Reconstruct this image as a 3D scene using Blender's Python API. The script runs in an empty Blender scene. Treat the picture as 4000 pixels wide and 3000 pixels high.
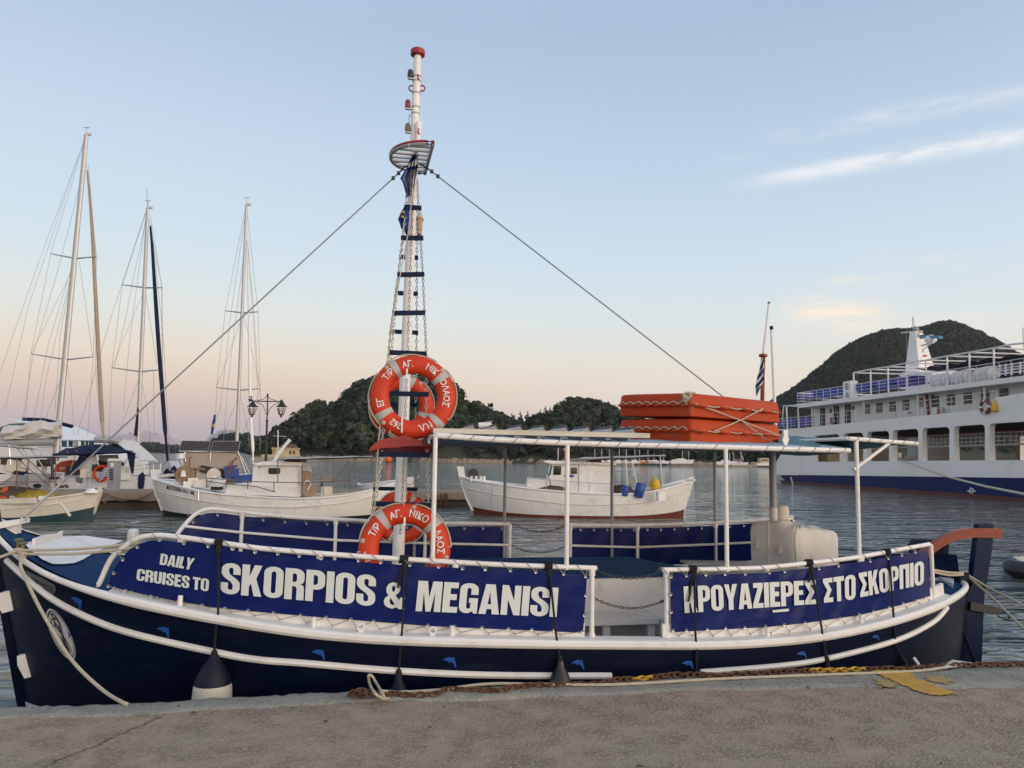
import bpy, math, random
import numpy as np
from mathutils import Vector, Matrix, Euler
from mathutils.geometry import tessellate_polygon
random.seed(7); RNG = np.random.default_rng(11)
R_ = math.radians
S = bpy.context.scene
# ------------------------------------------------------------------ camera
F = 3000.0; YAW = R_(11.86); PIT = math.atan(285/F); ROL = R_(.83); EYE = 2.1
cf = Vector((math.sin(YAW)*math.cos(PIT), math.cos(YAW)*math.cos(PIT), math.sin(PIT)))
cr0 = Vector((math.cos(YAW), -math.sin(YAW), 0)); cu0 = cr0.cross(cf)
cr = cr0*math.cos(ROL) + cu0*math.sin(ROL); cu = cu0*math.cos(ROL) - cr0*math.sin(ROL)
CAM = Vector((0, 0, EYE)); HF = Vector((math.sin(YAW), math.cos(YAW), 0))
cd = bpy.data.cameras.new('camera'); co = bpy.data.objects.new('camera', cd); S.collection.objects.link(co)
cd.sensor_width = 36; cd.lens = 36*F/4000; cd.clip_end = 20000; cd.clip_start = .05
m = Matrix((cr, cu, -cf)).transposed().to_4x4(); m.translation = CAM; co.matrix_world = m
S.camera = co
S.view_settings.view_transform = 'Standard'; S.view_settings.look = 'None'
S.view_settings.exposure = 0.0; S.view_settings.gamma = 1; S.view_settings.use_curve_mapping = False
S.cycles.use_denoising = True
S.cycles.max_bounces = 6; S.cycles.volume_bounces = 1; S.cycles.transparent_max_bounces = 6
def ray(px, py): return cf + cr*((px-2000)/F) + cu*((1500-py)/F)
def PY(px, py, Y): d = ray(px, py); return CAM + d*(Y/d.y)
def PZ(px, py, Z): d = ray(px, py); return CAM + d*((Z-EYE)/d.z)
def W(px, py, D): d = ray(px, py); return CAM + d*(D/d.dot(HF))
def PN(px, py, P, n): d = ray(px, py); return CAM + d*((P-CAM).dot(n)/d.dot(n))
def lin(c): return c/12.92 if c <= .04045 else ((c+.055)/1.055)**2.4
def rgb(r, g, b): return (lin(r/255), lin(g/255), lin(b/255), 1)
# ------------------------------------------------------------------ sky and sun
SUNAZ = YAW + R_(128); SUNEL = R_(9)
wd = bpy.data.worlds.new('World'); S.world = wd; wd.use_nodes = True
N = wd.node_tree.nodes; L = wd.node_tree.links; N.clear()
def sock(v, i):
    if hasattr(v, 'is_output'): L.new(v, i)
    else: i.default_value = v
def MA(op, a, b=0.0, c=None, clamp=False):
    n = N.new('ShaderNodeMath'); n.operation = op; n.use_clamp = clamp
    sock(a, n.inputs[0]); sock(b, n.inputs[1])
    if c is not None: sock(c, n.inputs[2])
    return n.outputs[0]
def DOT(a, v):
    n = N.new('ShaderNodeVectorMath'); n.operation = 'DOT_PRODUCT'; L.new(a, n.inputs[0]); n.inputs[1].default_value = tuple(v); return n.outputs['Value']
def SM(x, a, b):
    n = N.new('ShaderNodeMapRange'); n.interpolation_type = 'SMOOTHSTEP'; sock(x, n.inputs[0]); n.inputs[1].default_value = a; n.inputs[2].default_value = b; return n.outputs[0]
def MIX(f, a, b, mode='MIX'):
    n = N.new('ShaderNodeMix'); n.data_type = 'RGBA'; n.blend_type = mode; sock(f, n.inputs[0]); sock(a, n.inputs[6]); sock(b, n.inputs[7]); return n.outputs[2]
def RAMP(f, stops):
    n = N.new('ShaderNodeValToRGB'); e = n.color_ramp.elements
    while len(e) < len(stops): e.new(.5)
    for k, (p, c) in zip(e, stops): k.position = p; k.color = c
    L.new(f, n.inputs[0]); return n.outputs[0]
tc = N.new('ShaderNodeTexCoord').outputs['Generated']
dz = DOT(tc, (0, 0, 1))
el = MA('MULTIPLY', MA('MAXIMUM', dz, 0.0), 1.0)
left = RAMP(el, [(0, rgb(186, 158, 164)), (.035, rgb(206, 178, 172)), (.075, rgb(228, 201, 182)), (.12, rgb(233, 219, 201)), (.17, rgb(222, 227, 222)), (.25, rgb(206, 222, 233)), (.36, rgb(193, 211, 231)), (.50, rgb(171, 191, 217)), (1, rgb(172, 190, 218))])
right = RAMP(el, [(0, rgb(226, 205, 190)), (.06, rgb(236, 219, 201)), (.11, rgb(233, 225, 209)), (.17, rgb(217, 226, 226)), (.25, rgb(200, 218, 233)), (.36, rgb(183, 204, 226)), (.50, rgb(163, 184, 210)), (1, rgb(168, 187, 216))])
az = DOT(tc, cr0)
base = MIX(SM(az, -.5, .35), left, right)
# the western half of the sky, behind the viewer, keeps the afterglow
sd = Vector((math.sin(SUNAZ), math.cos(SUNAZ), 0))
glow = MA('MULTIPLY', SM(DOT(tc, sd), -.1, .8), SM(el, .9, 0.0))
base = MIX(MA('MULTIPLY', glow, .9), base, (2.3, 1.75, 1.3, 1))
# cirrus streaks
nz = N.new('ShaderNodeTexNoise'); nz.inputs['Scale'].default_value = 16; nz.inputs['Detail'].default_value = 7; nz.inputs['Roughness'].default_value = .6
mp = N.new('ShaderNodeMapping'); mp.inputs['Scale'].default_value = (1, 1, 4.5); mp.inputs['Rotation'].default_value = (0, R_(9), 0)
L.new(tc, mp.inputs[0]); L.new(mp.outputs[0], nz.inputs['Vector'])
nzf = nz.outputs[0]
def cloud(p0, p1, w, amt, lo, hi, a, b):
    d0 = ray(*p0).normalized(); d1 = ray(*p1).normalized(); n = d0.cross(d1).normalized(); t = (d1-d0).normalized()
    v = MA('ADD', DOT(tc, n), MA('MULTIPLY', MA('SUBTRACT', nzf, .5), w*1.6))
    g = MA('POWER', 2.718, MA('MULTIPLY', MA('POWER', MA('ABSOLUTE', MA('DIVIDE', v, w)), 2.0), -1.0))
    u = DOT(tc, t); u0, u1 = d0.dot(t), d1.dot(t)
    k = MA('MULTIPLY', SM(u, u0-a, u0+a), SM(u, u1+b, u1-b))
    front = SM(DOT(tc, cf), .3, .5)
    return MA('MULTIPLY', MA('MULTIPLY', MA('MULTIPLY', g, k), MA('MULTIPLY', SM(nzf, lo, hi), amt)), front)
c1 = cloud((2990, 705), (4150, 505), .0085, 1.0, .22, .58, .06, .06)
c2 = cloud((3080, 530), (4150, 330), .0095, .7, .28, .68, .06, .06)
c3 = cloud((3090, 1215), (3440, 1245), .015, 1.0, .3, .6, .035, .035)
c4 = cloud((3230, 1110), (3480, 1085), .010, .5, .3, .7, .04, .05)
c5 = cloud((3420, 1010), (3950, 1040), .010, .35, .35, .7, .05, .05)
c6 = cloud((3150, 1290), (3900, 1260), .014, .4, .3, .7, .06, .06)
c7 = cloud((2780, 640), (2950, 600), .010, .25, .3, .7, .05, .04)
c8 = cloud((3480, 860), (3900, 780), .012, .22, .35, .7, .05, .05)
c9 = cloud((1500, 1175), (1800, 1180), .006, .35, .3, .7, .04, .04)
c10 = cloud((1960, 1425), (2120, 1435), .004, .35, .3, .7, .04, .03)
col = base
for c, cc in ((c1, rgb(232, 234, 238)), (c2, rgb(216, 224, 234)), (c3, rgb(250, 236, 216)), (c4, rgb(248, 236, 214)), (c5, rgb(238, 232, 222)), (c6, rgb(252, 236, 214)), (c7, rgb(214, 222, 234)), (c8, rgb(214, 222, 232)), (c9, rgb(238, 238, 240)), (c10, rgb(246, 232, 222))):
    col = MIX(c, col, cc)
sky = N.new('ShaderNodeTexSky'); sky.sky_type = 'NISHITA'; sky.sun_disc = False; sky.sun_elevation = R_(3); sky.sun_rotation = SUNAZ
sky.air_density = 1.0; sky.dust_density = 2.0
col = MIX(1.0, col, MIX(1.0, sky.outputs[0], (.012, .012, .012, 1), 'MULTIPLY'), 'ADD')
bg = N.new('ShaderNodeBackground'); L.new(col, bg.inputs[0]); bg.inputs[1].default_value = 1.07
L.new(bg.outputs[0], N.new('ShaderNodeOutputWorld').inputs[0])
sl = bpy.data.lights.new('sun', 'SUN'); sl.energy = 1.0; sl.angle = R_(25); sl.color = (1, .87, .72)
so = bpy.data.objects.new('sun', sl); S.collection.objects.link(so)
so.rotation_euler = Vector((math.sin(SUNAZ)*math.cos(SUNEL), math.cos(SUNAZ)*math.cos(SUNEL), math.sin(SUNEL))).to_track_quat('Z', 'Y').to_euler()
# ------------------------------------------------------------------ helpers
COL = S.collection
class MB:
    def __init__(s): s.v = []; s.f = []; s.m = []; s.n = 0
    def add(s, vs, fs, mi=0):
        o = len(s.v); s.v += [tuple(v) for v in vs]; s.f += [tuple(i+o for i in f) for f in fs]; s.m += [mi]*len(fs); return s
    def box(s, c, d, rot=None, mi=0):
        vs = [Vector((x*d[0]/2, y*d[1]/2, z*d[2]/2)) for x in (-1, 1) for y in (-1, 1) for z in (-1, 1)]
        if rot is not None:
            r = rot if isinstance(rot, Matrix) else Euler(rot).to_matrix(); vs = [r @ v for v in vs]
        c = Vector(c)
        return s.add([v+c for v in vs], [(0, 1, 3, 2), (4, 6, 7, 5), (0, 4, 5, 1), (2, 3, 7, 6), (0, 2, 6, 4), (1, 5, 7, 3)], mi)
    def bar(s, a, b, w, h, up=(0, 0, 1), mi=0):
        a = Vector(a); b = Vector(b); d = (b-a); l = d.length; d.normalize(); u = Vector(up); x = u.cross(d).normalized(); u = d.cross(x)
        return s.box((a+b)/2, (l, w, h), Matrix((d, x, u)).transposed(), mi)
    def tube(s, pts, r, n=8, closed=False, caps=True, mi=0, up=(0, 0, 1), sq=1.0):
        pts = [Vector(p) for p in pts]; k = len(pts); rr = r if hasattr(r, '__len__') else [r]*k
        o = len(s.v); prev = None
        for i, p in enumerate(pts):
            if closed: t = pts[(i+1) % k]-pts[i-1]
            else: t = pts[min(i+1, k-1)]-pts[max(i-1, 0)]
            t.normalize()
            if prev is None:
                a = Vector(up) if abs(t.dot(Vector(up))) < .95 else Vector((1, 0, 0)); x = a.cross(t).normalized()
            else:
                x = prev - t*prev.dot(t)
                x = x.normalized() if x.length > 1e-6 else t.orthogonal().normalized()
            prev = x; y = t.cross(x)
            for j in range(n):
                a = 2*math.pi*j/n; s.v.append(tuple(p+x*(rr[i]*math.cos(a))+y*(rr[i]*sq*math.sin(a))))
        fs = []
        for i in range(k if closed else k-1):
            a, b = o+i*n, o+((i+1) % k)*n
            for j in range(n): fs.append((a+j, a+(j+1) % n, b+(j+1) % n, b+j))
        if caps and not closed: fs.append(tuple(o+j for j in range(n))[::-1]); fs.append(tuple(o+(k-1)*n+j for j in range(n)))
        s.f += fs; s.m += [mi]*len(fs); return s
    def lathe(s, prof, c=(0, 0, 0), ax=(0, 0, 1), n=12, mi=0, sx=1, caps=True):
        ax = Vector(ax).normalized(); x = ax.orthogonal().normalized() if abs(ax.z) < .99 else Vector((1, 0, 0)); y = ax.cross(x); c = Vector(c); o = len(s.v)
        for r, h in prof:
            for j in range(n):
                a = 2*math.pi*j/n; s.v.append(tuple(c+ax*h+x*(r*sx*math.cos(a))+y*(r*math.sin(a))))
        fs = []
        for i in range(len(prof)-1):
            for j in range(n): fs.append((o+i*n+j, o+i*n+(j+1) % n, o+(i+1)*n+(j+1) % n, o+(i+1)*n+j))
        if caps: fs.append(tuple(o+j for j in range(n))[::-1]); fs.append(tuple(o+(len(prof)-1)*n+j for j in range(n)))
        s.f += fs; s.m += [mi]*len(fs); return s
    def ball(s, c, r, n=10, k=6, sc=(1, 1, 1), mi=0):
        vs = []; c = Vector(c)
        for i in range(k+1):
            t = math.pi*i/k
            for j in range(n):
                a = 2*math.pi*j/n; vs.append(c+Vector((r*sc[0]*math.sin(t)*math.cos(a), r*sc[1]*math.sin(t)*math.sin(a), r*sc[2]*math.cos(t))))
        return s.add(vs, [(i*n+j, (i+1)*n+j, (i+1)*n+(j+1) % n, i*n+(j+1) % n) for i in range(k) for j in range(n)], mi)
    def grid(s, P, mi=0, closed_u=False, mfun=None):
        nu, nv = len(P), len(P[0]); o = len(s.v); s.v += [tuple(p) for r in P for p in r]
        for i in range(nu if closed_u else nu-1):
            for j in range(nv-1):
                i2 = (i+1) % nu; s.f.append((o+i*nv+j, o+i2*nv+j, o+i2*nv+j+1, o+i*nv+j+1)); s.m.append(mfun(i, j) if mfun else mi)
        return s
    def plate(s, outer, holes, to3, t0=0.0, t1=None, mi=0):
        """flat plate with holes; to3(u,v,d) places it; extruded from depth t0 to t1"""
        loops = [list(outer)]+[list(h) for h in holes]
        flat = [p for l in loops for p in l]
        tris = tessellate_polygon([[Vector((p[0], p[1], 0)) for p in l] for l in loops])
        s.add([to3(p[0], p[1], t0) for p in flat], tris, mi)
        if t1 is not None:
            s.add([to3(p[0], p[1], t1) for p in flat], [tuple(reversed(t)) for t in tris], mi)
            for l in loops:
                k = len(l); s.add([to3(p[0], p[1], t) for t in (t0, t1) for p in l], [(i, (i+1) % k, k+(i+1) % k, k+i) for i in range(k)], mi)
        return s
    def ext(s, poly, to3, t0, t1, mi=0): return s.plate(poly, [], to3, t0, t1, mi)
    def mesh(s, name, mats, smooth=35):
        me = bpy.data.meshes.new(name); me.from_pydata(s.v, [], s.f)
        for mm in (mats if isinstance(mats, (list, tuple)) else [mats]): me.materials.append(mm)
        if any(s.m): me.polygons.foreach_set('material_index', s.m)
        me.update()
        if smooth: me.shade_smooth(); me.set_sharp_from_angle(angle=R_(smooth))
        return me
    def build(s, name, mats, parent=None, wm=True, smooth=35, **kw): return link(name, s.mesh(name, mats, smooth), parent, wm, **kw)
def basis(o): return Matrix.LocRotScale(o.location, o.rotation_euler, o.scale)
def wbasis(o):
    b = o.matrix_parent_inverse @ basis(o) if o.parent else basis(o)
    return wbasis(o.parent) @ b if o.parent else b
def link(name, me, parent=None, wm=True, **kw):
    o = bpy.data.objects.new(name, me); COL.objects.link(o)
    if parent:
        o.parent = parent
        if wm: o.matrix_parent_inverse = wbasis(parent).inverted()
    tag(o, **kw); return o
def tag(o, label=None, cat=None, group=None, kind=None):
    if label: o['label'] = label
    if cat: o['category'] = cat
    if group: o['group'] = group
    if kind: o['kind'] = kind
    return o
def empty(name, loc, label=None, cat=None, group=None, rz=0):
    o = bpy.data.objects.new(name, None); COL.objects.link(o); o.location = loc; o.rotation_euler = (0, 0, rz); o.empty_display_size = .1
    return tag(o, label, cat, group)
def kids(o): return [c for c in bpy.data.objects if c.parent == o]
def copy_tree(o, parent=None, ch=None):
    if ch is None:
        ch = {}
        for c in bpy.data.objects:
            if c.parent: ch.setdefault(c.parent.name, []).append(c)
    c = o.copy(); COL.objects.link(c)
    if parent: c.parent = parent
    for k in ch.get(o.name, []): copy_tree(k, c, ch)
    return c
def lerp(a, b, t): return a+(b-a)*t
def smoothpts(pts, n=40):
    """Catmull-Rom through points"""
    P = [Vector(p) for p in pts]; out = []
    for i in range(len(P)-1):
        p0 = P[max(i-1, 0)]; p1 = P[i]; p2 = P[i+1]; p3 = P[min(i+2, len(P)-1)]; k = max(2, n//(len(P)-1))
        for j in range(k):
            t = j/k; out.append(.5*((2*p1)+(p2-p0)*t+(2*p0-5*p1+4*p2-p3)*t*t+(3*p1-p0-3*p2+p3)*t**3))
    out.append(P[-1]); return out
def sag(a, b, s, n=12):
    a = Vector(a); b = Vector(b); return [a.lerp(b, i/n)-Vector((0, 0, s*4*(i/n)*(1-i/n))) for i in range(n+1)]
# ------------------------------------------------------------------ materials
MATS = {}
def pm(name, c, rough=.5, metal=0, var=.12, vs=5.0, bump=0, bs=60, coat=0, spec=.5, dirt=None, da=0, ds=3, stretch=(1, 1, 1), alpha=1, trans=0, sheen=0):
    if name in MATS: return MATS[name]
    ma = bpy.data.materials.new(name); ma.use_nodes = True; nt = ma.node_tree; n = nt.nodes; l = nt.links; p = n['Principled BSDF']
    if len(c) == 3: c = (*c, 1)
    p.inputs['Roughness'].default_value = rough; p.inputs['Metallic'].default_value = metal; p.inputs['Specular IOR Level'].default_value = spec
    p.inputs['Coat Weight'].default_value = coat; p.inputs['Transmission Weight'].default_value = trans; p.inputs['Alpha'].default_value = alpha
    p.inputs['Sheen Weight'].default_value = sheen
    t = n.new('ShaderNodeTexCoord'); mpp = n.new('ShaderNodeMapping'); mpp.inputs['Scale'].default_value = stretch; l.new(t.outputs['Object'], mpp.inputs[0])
    no = n.new('ShaderNodeTexNoise'); no.inputs['Scale'].default_value = vs; no.inputs['Detail'].default_value = 6; no.inputs['Roughness'].default_value = .65; l.new(mpp.outputs[0], no.inputs['Vector'])
    mr = n.new('ShaderNodeMapRange'); mr.inputs[1].default_value = .25; mr.inputs[2].default_value = .75; mr.inputs[3].default_value = 1-var; mr.inputs[4].default_value = 1+var; l.new(no.outputs[0], mr.inputs[0])
    mx = n.new('ShaderNodeVectorMath'); mx.operation = 'SCALE'; mx.inputs[0].default_value = c[:3]; l.new(mr.outputs[0], mx.inputs['Scale'])
    out = mx.outputs[0]
    if dirt:
        n2 = n.new('ShaderNodeTexNoise'); n2.inputs['Scale'].default_value = ds; n2.inputs['Detail'].default_value = 8; n2.inputs['Roughness'].default_value = .7; l.new(mpp.outputs[0], n2.inputs['Vector'])
        m2 = n.new('ShaderNodeMapRange'); m2.inputs[1].default_value = .52; m2.inputs[2].default_value = .72; m2.inputs[4].default_value = da; l.new(n2.outputs[0], m2.inputs[0])
        mi = n.new('ShaderNodeMix'); mi.data_type = 'RGBA'; l.new(m2.outputs[0], mi.inputs[0]); l.new(out, mi.inputs[6]); mi.inputs[7].default_value = (*dirt[:3], 1); out = mi.outputs[2]
    l.new(out, p.inputs['Base Color'])
    if bump:
        n3 = n.new('ShaderNodeTexNoise'); n3.inputs['Scale'].default_value = bs; n3.inputs['Detail'].default_value = 4; l.new(mpp.outputs[0], n3.inputs['Vector'])
        b = n.new('ShaderNodeBump'); b.inputs['Strength'].default_value = bump; b.inputs['Distance'].default_value = .02; l.new(n3.outputs[0], b.inputs['Height']); l.new(b.outputs[0], p.inputs['Normal'])
    MATS[name] = ma; return ma
WHT = pm('white_paint', (.72, .72, .70), .38, var=.07, vs=3, dirt=(.42, .37, .30), da=.5, ds=3.5, bump=.05, bs=30)
WHT2 = pm('white_gloss_pipe', (.76, .76, .75), .32, var=.06, vs=8, dirt=(.42, .34, .25), da=.45, ds=7)
NAVY = pm('navy_hull_paint', (.0015, .005, .020), .36, var=.35, vs=3, spec=.14, bump=.05, bs=9, stretch=(.5, 1, 3), dirt=(.010, .016, .032), da=.7, ds=4)
NAVY2 = pm('navy_wood_paint', (.002, .010, .040), .5, var=.25, vs=8, bump=.12, bs=40, dirt=(.015, .033, .09), da=.4, ds=12, spec=.15)
BANB = pm('blue_banner_vinyl', (.0022, .011, .105), .34, var=.16, vs=3, bump=.32, bs=3.2, spec=.2, stretch=(1.2, 1, 2.2), dirt=(.012, .022, .11), da=.5, ds=2)
LETW = pm('banner_print_white', (.63, .68, .68), .4, var=.04, vs=6)
CARP = pm('blue_carpet', (.018, .055, .14), .95, var=.25, vs=120, bump=.5, bs=300, spec=.1, dirt=(.05, .09, .16), da=.3, ds=4)
REDB = pm('red_bottom_paint', (.13, .025, .018), .6, var=.2, vs=3)
ORNG = pm('orange_ring', (.54, .040, .010), .5, spec=.3, var=.08, vs=4, dirt=(.3, .05, .03), da=.3, ds=6)
REFL = pm('grey_reflective_tape', (.40, .41, .38), .35, var=.15, vs=60, bump=.1, bs=200)
ROPE = pm('cream_rope', (.52, .47, .36), .9, var=.3, vs=90, bump=.6, bs=220)
ROPEG = pm('grey_cord', (.30, .29, .26), .9, var=.5, vs=200)
BLK = pm('black_rope', (.008, .008, .009), .8, var=.3, vs=60, bump=.5, bs=200)
GALV = pm('galvanised_chain', (.50, .50, .49), .45, .6, var=.2, vs=40, dirt=(.25, .17, .1), da=.4, ds=20)
DARKCH = pm('dark_steel_chain', (.10, .09, .08), .5, .6, var=.3, vs=40)
RUST = pm('rusty_chain', (.10, .045, .025), .9, 0, var=.5, vs=25, bump=.5, bs=120, dirt=(.30, .20, .05), da=.7, ds=7)
YELCH = pm('yellow_painted_chain', (.48, .28, .03), .7, 0, var=.4, vs=25, dirt=(.10, .05, .03), da=1, ds=11)
STEEL = pm('stainless_steel', (.5, .5, .5), .3, .9, var=.1)
ALU = pm('aluminium', (.33, .34, .36), .5, .35, var=.12, vs=10)
CANV = pm('beige_canvas', (.58, .57, .535), .9, var=.10, vs=6, bump=.25, bs=14, spec=.2, dirt=(.33, .29, .22), da=.35, ds=5)
TEAL = pm('teal_canvas', (.09, .19, .22), .8, var=.15, vs=5, bump=.2, bs=15, spec=.2)
AWNU = pm('pale_blue_canvas', (.30, .38, .43), .8, var=.12, vs=4, bump=.15, bs=10, spec=.2)
WOOD = pm('varnished_mahogany', (.21, .036, .010), .4, var=.35, vs=9, stretch=(.3, 3, 3), coat=.05, spec=.3)
WEATH = pm('weathered_white_wood', (.55, .53, .45), .7, var=.15, vs=14, stretch=(.3, 3, 3), bump=.2, bs=60, dirt=(.3, .26, .2), da=.6, ds=8)
GALVG = pm('grey_painted_steel', (.26, .27, .30), .5, .2, var=.1)
REDP = pm('red_paint', (.30, .014, .016), .4, var=.12, vs=4)
CONC = None
BLACK = pm('black_plastic', (.012, .012, .013), .45, var=.2)
BRONZ = pm('verdigris_bronze', (.16, .17, .07), .6, .4, var=.3, vs=30)
GLASS = pm('dark_glass', (.02, .03, .03), .06, var=.1, spec=.8)
DBLUE = pm('dolphin_blue_print', (.010, .075, .33), .4, var=.1)
FBLUE = pm('flag_blue', (.015, .05, .22), .85, var=.15, spec=.2)
FWHT = pm('flag_white', (.62, .62, .62), .85, var=.06, spec=.2)
FYEL = pm('flag_yellow', (.55, .40, .03), .85, var=.1, spec=.2)
# ------------------------------------------------------------------ water
def water_mat():
    ma = bpy.data.materials.new('sea_water'); ma.use_nodes = True; nt = ma.node_tree; n = nt.nodes; l = nt.links; p = n['Principled BSDF']
    p.inputs['Base Color'].default_value = (.10, .125, .115, 1); p.inputs['Roughness'].default_value = .045; p.inputs['IOR'].default_value = 1.333; p.inputs['Specular IOR Level'].default_value = .5
    t = n.new('ShaderNodeTexCoord'); h = None
    def lay(scale, rot, st, det, amt, dist, h, ss=None):
        mp = n.new('ShaderNodeMapping'); mp.inputs['Rotation'].default_value = (0, 0, R_(rot)); mp.inputs['Scale'].default_value = st; l.new(t.outputs['Object'], mp.inputs[0])
        no = n.new('ShaderNodeTexNoise'); no.inputs['Scale'].default_value = scale; no.inputs['Detail'].default_value = det; no.inputs['Roughness'].default_value = .55; no.inputs['Distortion'].default_value = dist; l.new(mp.outputs[0], no.inputs['Vector'])
        src = no.outputs[0]
        if ss:
            sm = n.new('ShaderNodeMapRange'); sm.interpolation_type = 'SMOOTHSTEP'; l.new(src, sm.inputs[0]); sm.inputs[1].default_value = ss[0]; sm.inputs[2].default_value = ss[1]; src = sm.outputs[0]
        mm = n.new('ShaderNodeMath'); mm.operation = 'MULTIPLY'; l.new(src, mm.inputs[0]); mm.inputs[1].default_value = amt
        if h is None: return mm.outputs[0]
        a = n.new('ShaderNodeMath'); a.operation = 'ADD'; l.new(h, a.inputs[0]); l.new(mm.outputs[0], a.inputs[1]); return a.outputs[0]
    h = lay(.8, -12, (.5, 1.3, 1), 2, .42, .6, h, (.44, .62)); h = lay(1.9, -4, (.45, 1.2, 1), 2, .17, .5, h, (.45, .62))
    h = lay(.16, -20, (.5, 1.4, 1), 2, 1.4, .3, h)
    h = lay(4.2, -8, (.6, 1.3, 1), 2, .10, .4, h)
    b = n.new('ShaderNodeBump'); pn = n.new('ShaderNodeTexNoise'); pn.inputs['Scale'].default_value = .07; pn.inputs['Detail'].default_value = 3; mq = n.new('ShaderNodeMapping'); mq.inputs['Scale'].default_value = (.35, 1.3, 1); l.new(t.outputs['Object'], mq.inputs[0]); l.new(mq.outputs[0], pn.inputs['Vector'])
    pr = n.new('ShaderNodeMapRange'); pr.inputs[1].default_value = .38; pr.inputs[2].default_value = .62; pr.inputs[3].default_value = .35; pr.inputs[4].default_value = 1.0; l.new(pn.outputs[0], pr.inputs[0]); l.new(pr.outputs[0], b.inputs['Strength']); b.inputs['Distance'].default_value = .26; l.new(h, b.inputs['Height']); l.new(b.outputs[0], p.inputs['Normal'])
    return ma
mb = MB()
mb.add([(-9000, -60, 0), (9000, -60, 0), (9000, 14000, 0), (-9000, 14000, 0)], [(0, 1, 2, 3)])
mb.build('water', water_mat(), smooth=0, kind='structure')
# ------------------------------------------------------------------ quay
QZ = .58
def quay_mat(name, c, c2, pebble, crack=None):
    ma = bpy.data.materials.new(name); ma.use_nodes = True; nt = ma.node_tree; n = nt.nodes; l = nt.links; p = n['Principled BSDF']; p.inputs['Roughness'].default_value = .9; p.inputs['Specular IOR Level'].default_value = .25
    t = n.new('ShaderNodeTexCoord').outputs['Object']
    def noise(sc, det, ro=.6):
        k = n.new('ShaderNodeTexNoise'); k.inputs['Scale'].default_value = sc; k.inputs['Detail'].default_value = det; k.inputs['Roughness'].default_value = ro; l.new(t, k.inputs['Vector']); return k.outputs[0]
    def mrange(v, a, b, c=0, d=1):
        k = n.new('ShaderNodeMapRange'); l.new(v, k.inputs[0]); k.inputs[1].default_value = a; k.inputs[2].default_value = b; k.inputs[3].default_value = c; k.inputs[4].default_value = d; return k.outputs[0]
    def mixc(f, a, b):
        k = n.new('ShaderNodeMix'); k.data_type = 'RGBA'
        l.new(f, k.inputs[0])
        for v, i in ((a, 6), (b, 7)):
            if hasattr(v, 'is_output'): l.new(v, k.inputs[i])
            else: k.inputs[i].default_value = (*v[:3], 1)
        return k.outputs[2]
    def math2(op, a, b):
        k = n.new('ShaderNodeMath'); k.operation = op
        for v, i in ((a, 0), (b, 1)):
            if hasattr(v, 'is_output'): l.new(v, k.inputs[i])
            else: k.inputs[i].default_value = v
        return k.outputs[0]
    big = noise(.9, 5); med = noise(5, 6); fine = noise(70, 5, .7)
    colr = mixc(mrange(big, .38, .62), c, c2)
    colr = mixc(mrange(med, .5, .75, 0, .28), colr, [x*.72 for x in c])
    colr = mixc(mrange(fine, .35, .75, 0, .5), colr, [x*1.45 for x in c])
    vo = n.new('ShaderNodeTexVoronoi'); vo.inputs['Scale'].default_value = 42; l.new(t, vo.inputs['Vector'])
    v2 = n.new('ShaderNodeTexVoronoi'); v2.inputs['Scale'].default_value = 95; l.new(t, v2.inputs['Vector'])
    h = math2('ADD', math2('MULTIPLY', fine, .5), math2('MULTIPLY', med, .8))
    if pebble:
        pm_ = mrange(med, .35, .6)
        ph = math2('MULTIPLY', math2('ADD', mrange(vo.outputs['Distance'], .6, 0), math2('MULTIPLY', mrange(v2.outputs['Distance'], .6, 0), .6)), pm_)
        h = math2('ADD', h, math2('MULTIPLY', ph, pebble))
        colr = mixc(math2('MULTIPLY', mrange(vo.outputs['Distance'], .35, .6), math2('MULTIPLY', pm_, .55)), colr, [x*.5 for x in c])
        sp = n.new('ShaderNodeSeparateColor'); l.new(vo.outputs['Color'], sp.inputs[0])
        colr = mixc(math2('MULTIPLY', mrange(sp.outputs[0], .86, .9), math2('MULTIPLY', mrange(vo.outputs['Distance'], .34, .26), .5)), colr, (.42, .38, .33))
        colr = mixc(math2('MULTIPLY', mrange(sp.outputs[1], .9, .93), math2('MULTIPLY', mrange(vo.outputs['Distance'], .3, .22), .6)), colr, (.07, .05, .04))
    if crack:
        for (p0, p1, w) in crack:
            d = (Vector(p1)-Vector(p0)); d.z = 0; d.normalize(); nn = Vector((-d.y, d.x, 0))
            k = n.new('ShaderNodeVectorMath'); k.operation = 'DOT_PRODUCT'; l.new(t, k.inputs[0]); k.inputs[1].default_value = nn
            ku = n.new('ShaderNodeVectorMath'); ku.operation = 'DOT_PRODUCT'; l.new(t, ku.inputs[0]); ku.inputs[1].default_value = d
            dist = math2('ABSOLUTE', math2('ADD', math2('SUBTRACT', k.outputs['Value'], Vector(p0).dot(nn)), math2('MULTIPLY', math2('SUBTRACT', noise(7, 5, .7), .5), .16)), 0)
            msk = math2('MULTIPLY', mrange(dist, w, 0), mrange(ku.outputs['Value'], Vector(p1).dot(d), Vector(p1).dot(d)-.05))
            h = math2('SUBTRACT', h, math2('MULTIPLY', msk, 3)); colr = mixc(math2('MULTIPLY', msk, .8), colr, (.05, .04, .03))
    l.new(colr, p.inputs['Base Color'])
    b = n.new('ShaderNodeBump'); b.inputs['Strength'].default_value = .65; b.inputs['Distance'].default_value = .010; l.new(h, b.inputs['Height']); l.new(b.outputs[0], p.inputs['Normal'])
    return ma
edge_px = [(0, 2757), (423, 2744), (680, 2735), (904, 2716), (1356, 2697), (1800, 2680), (2353, 2655), (2904, 2630), (3450, 2612), (4000, 2594)]
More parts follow.
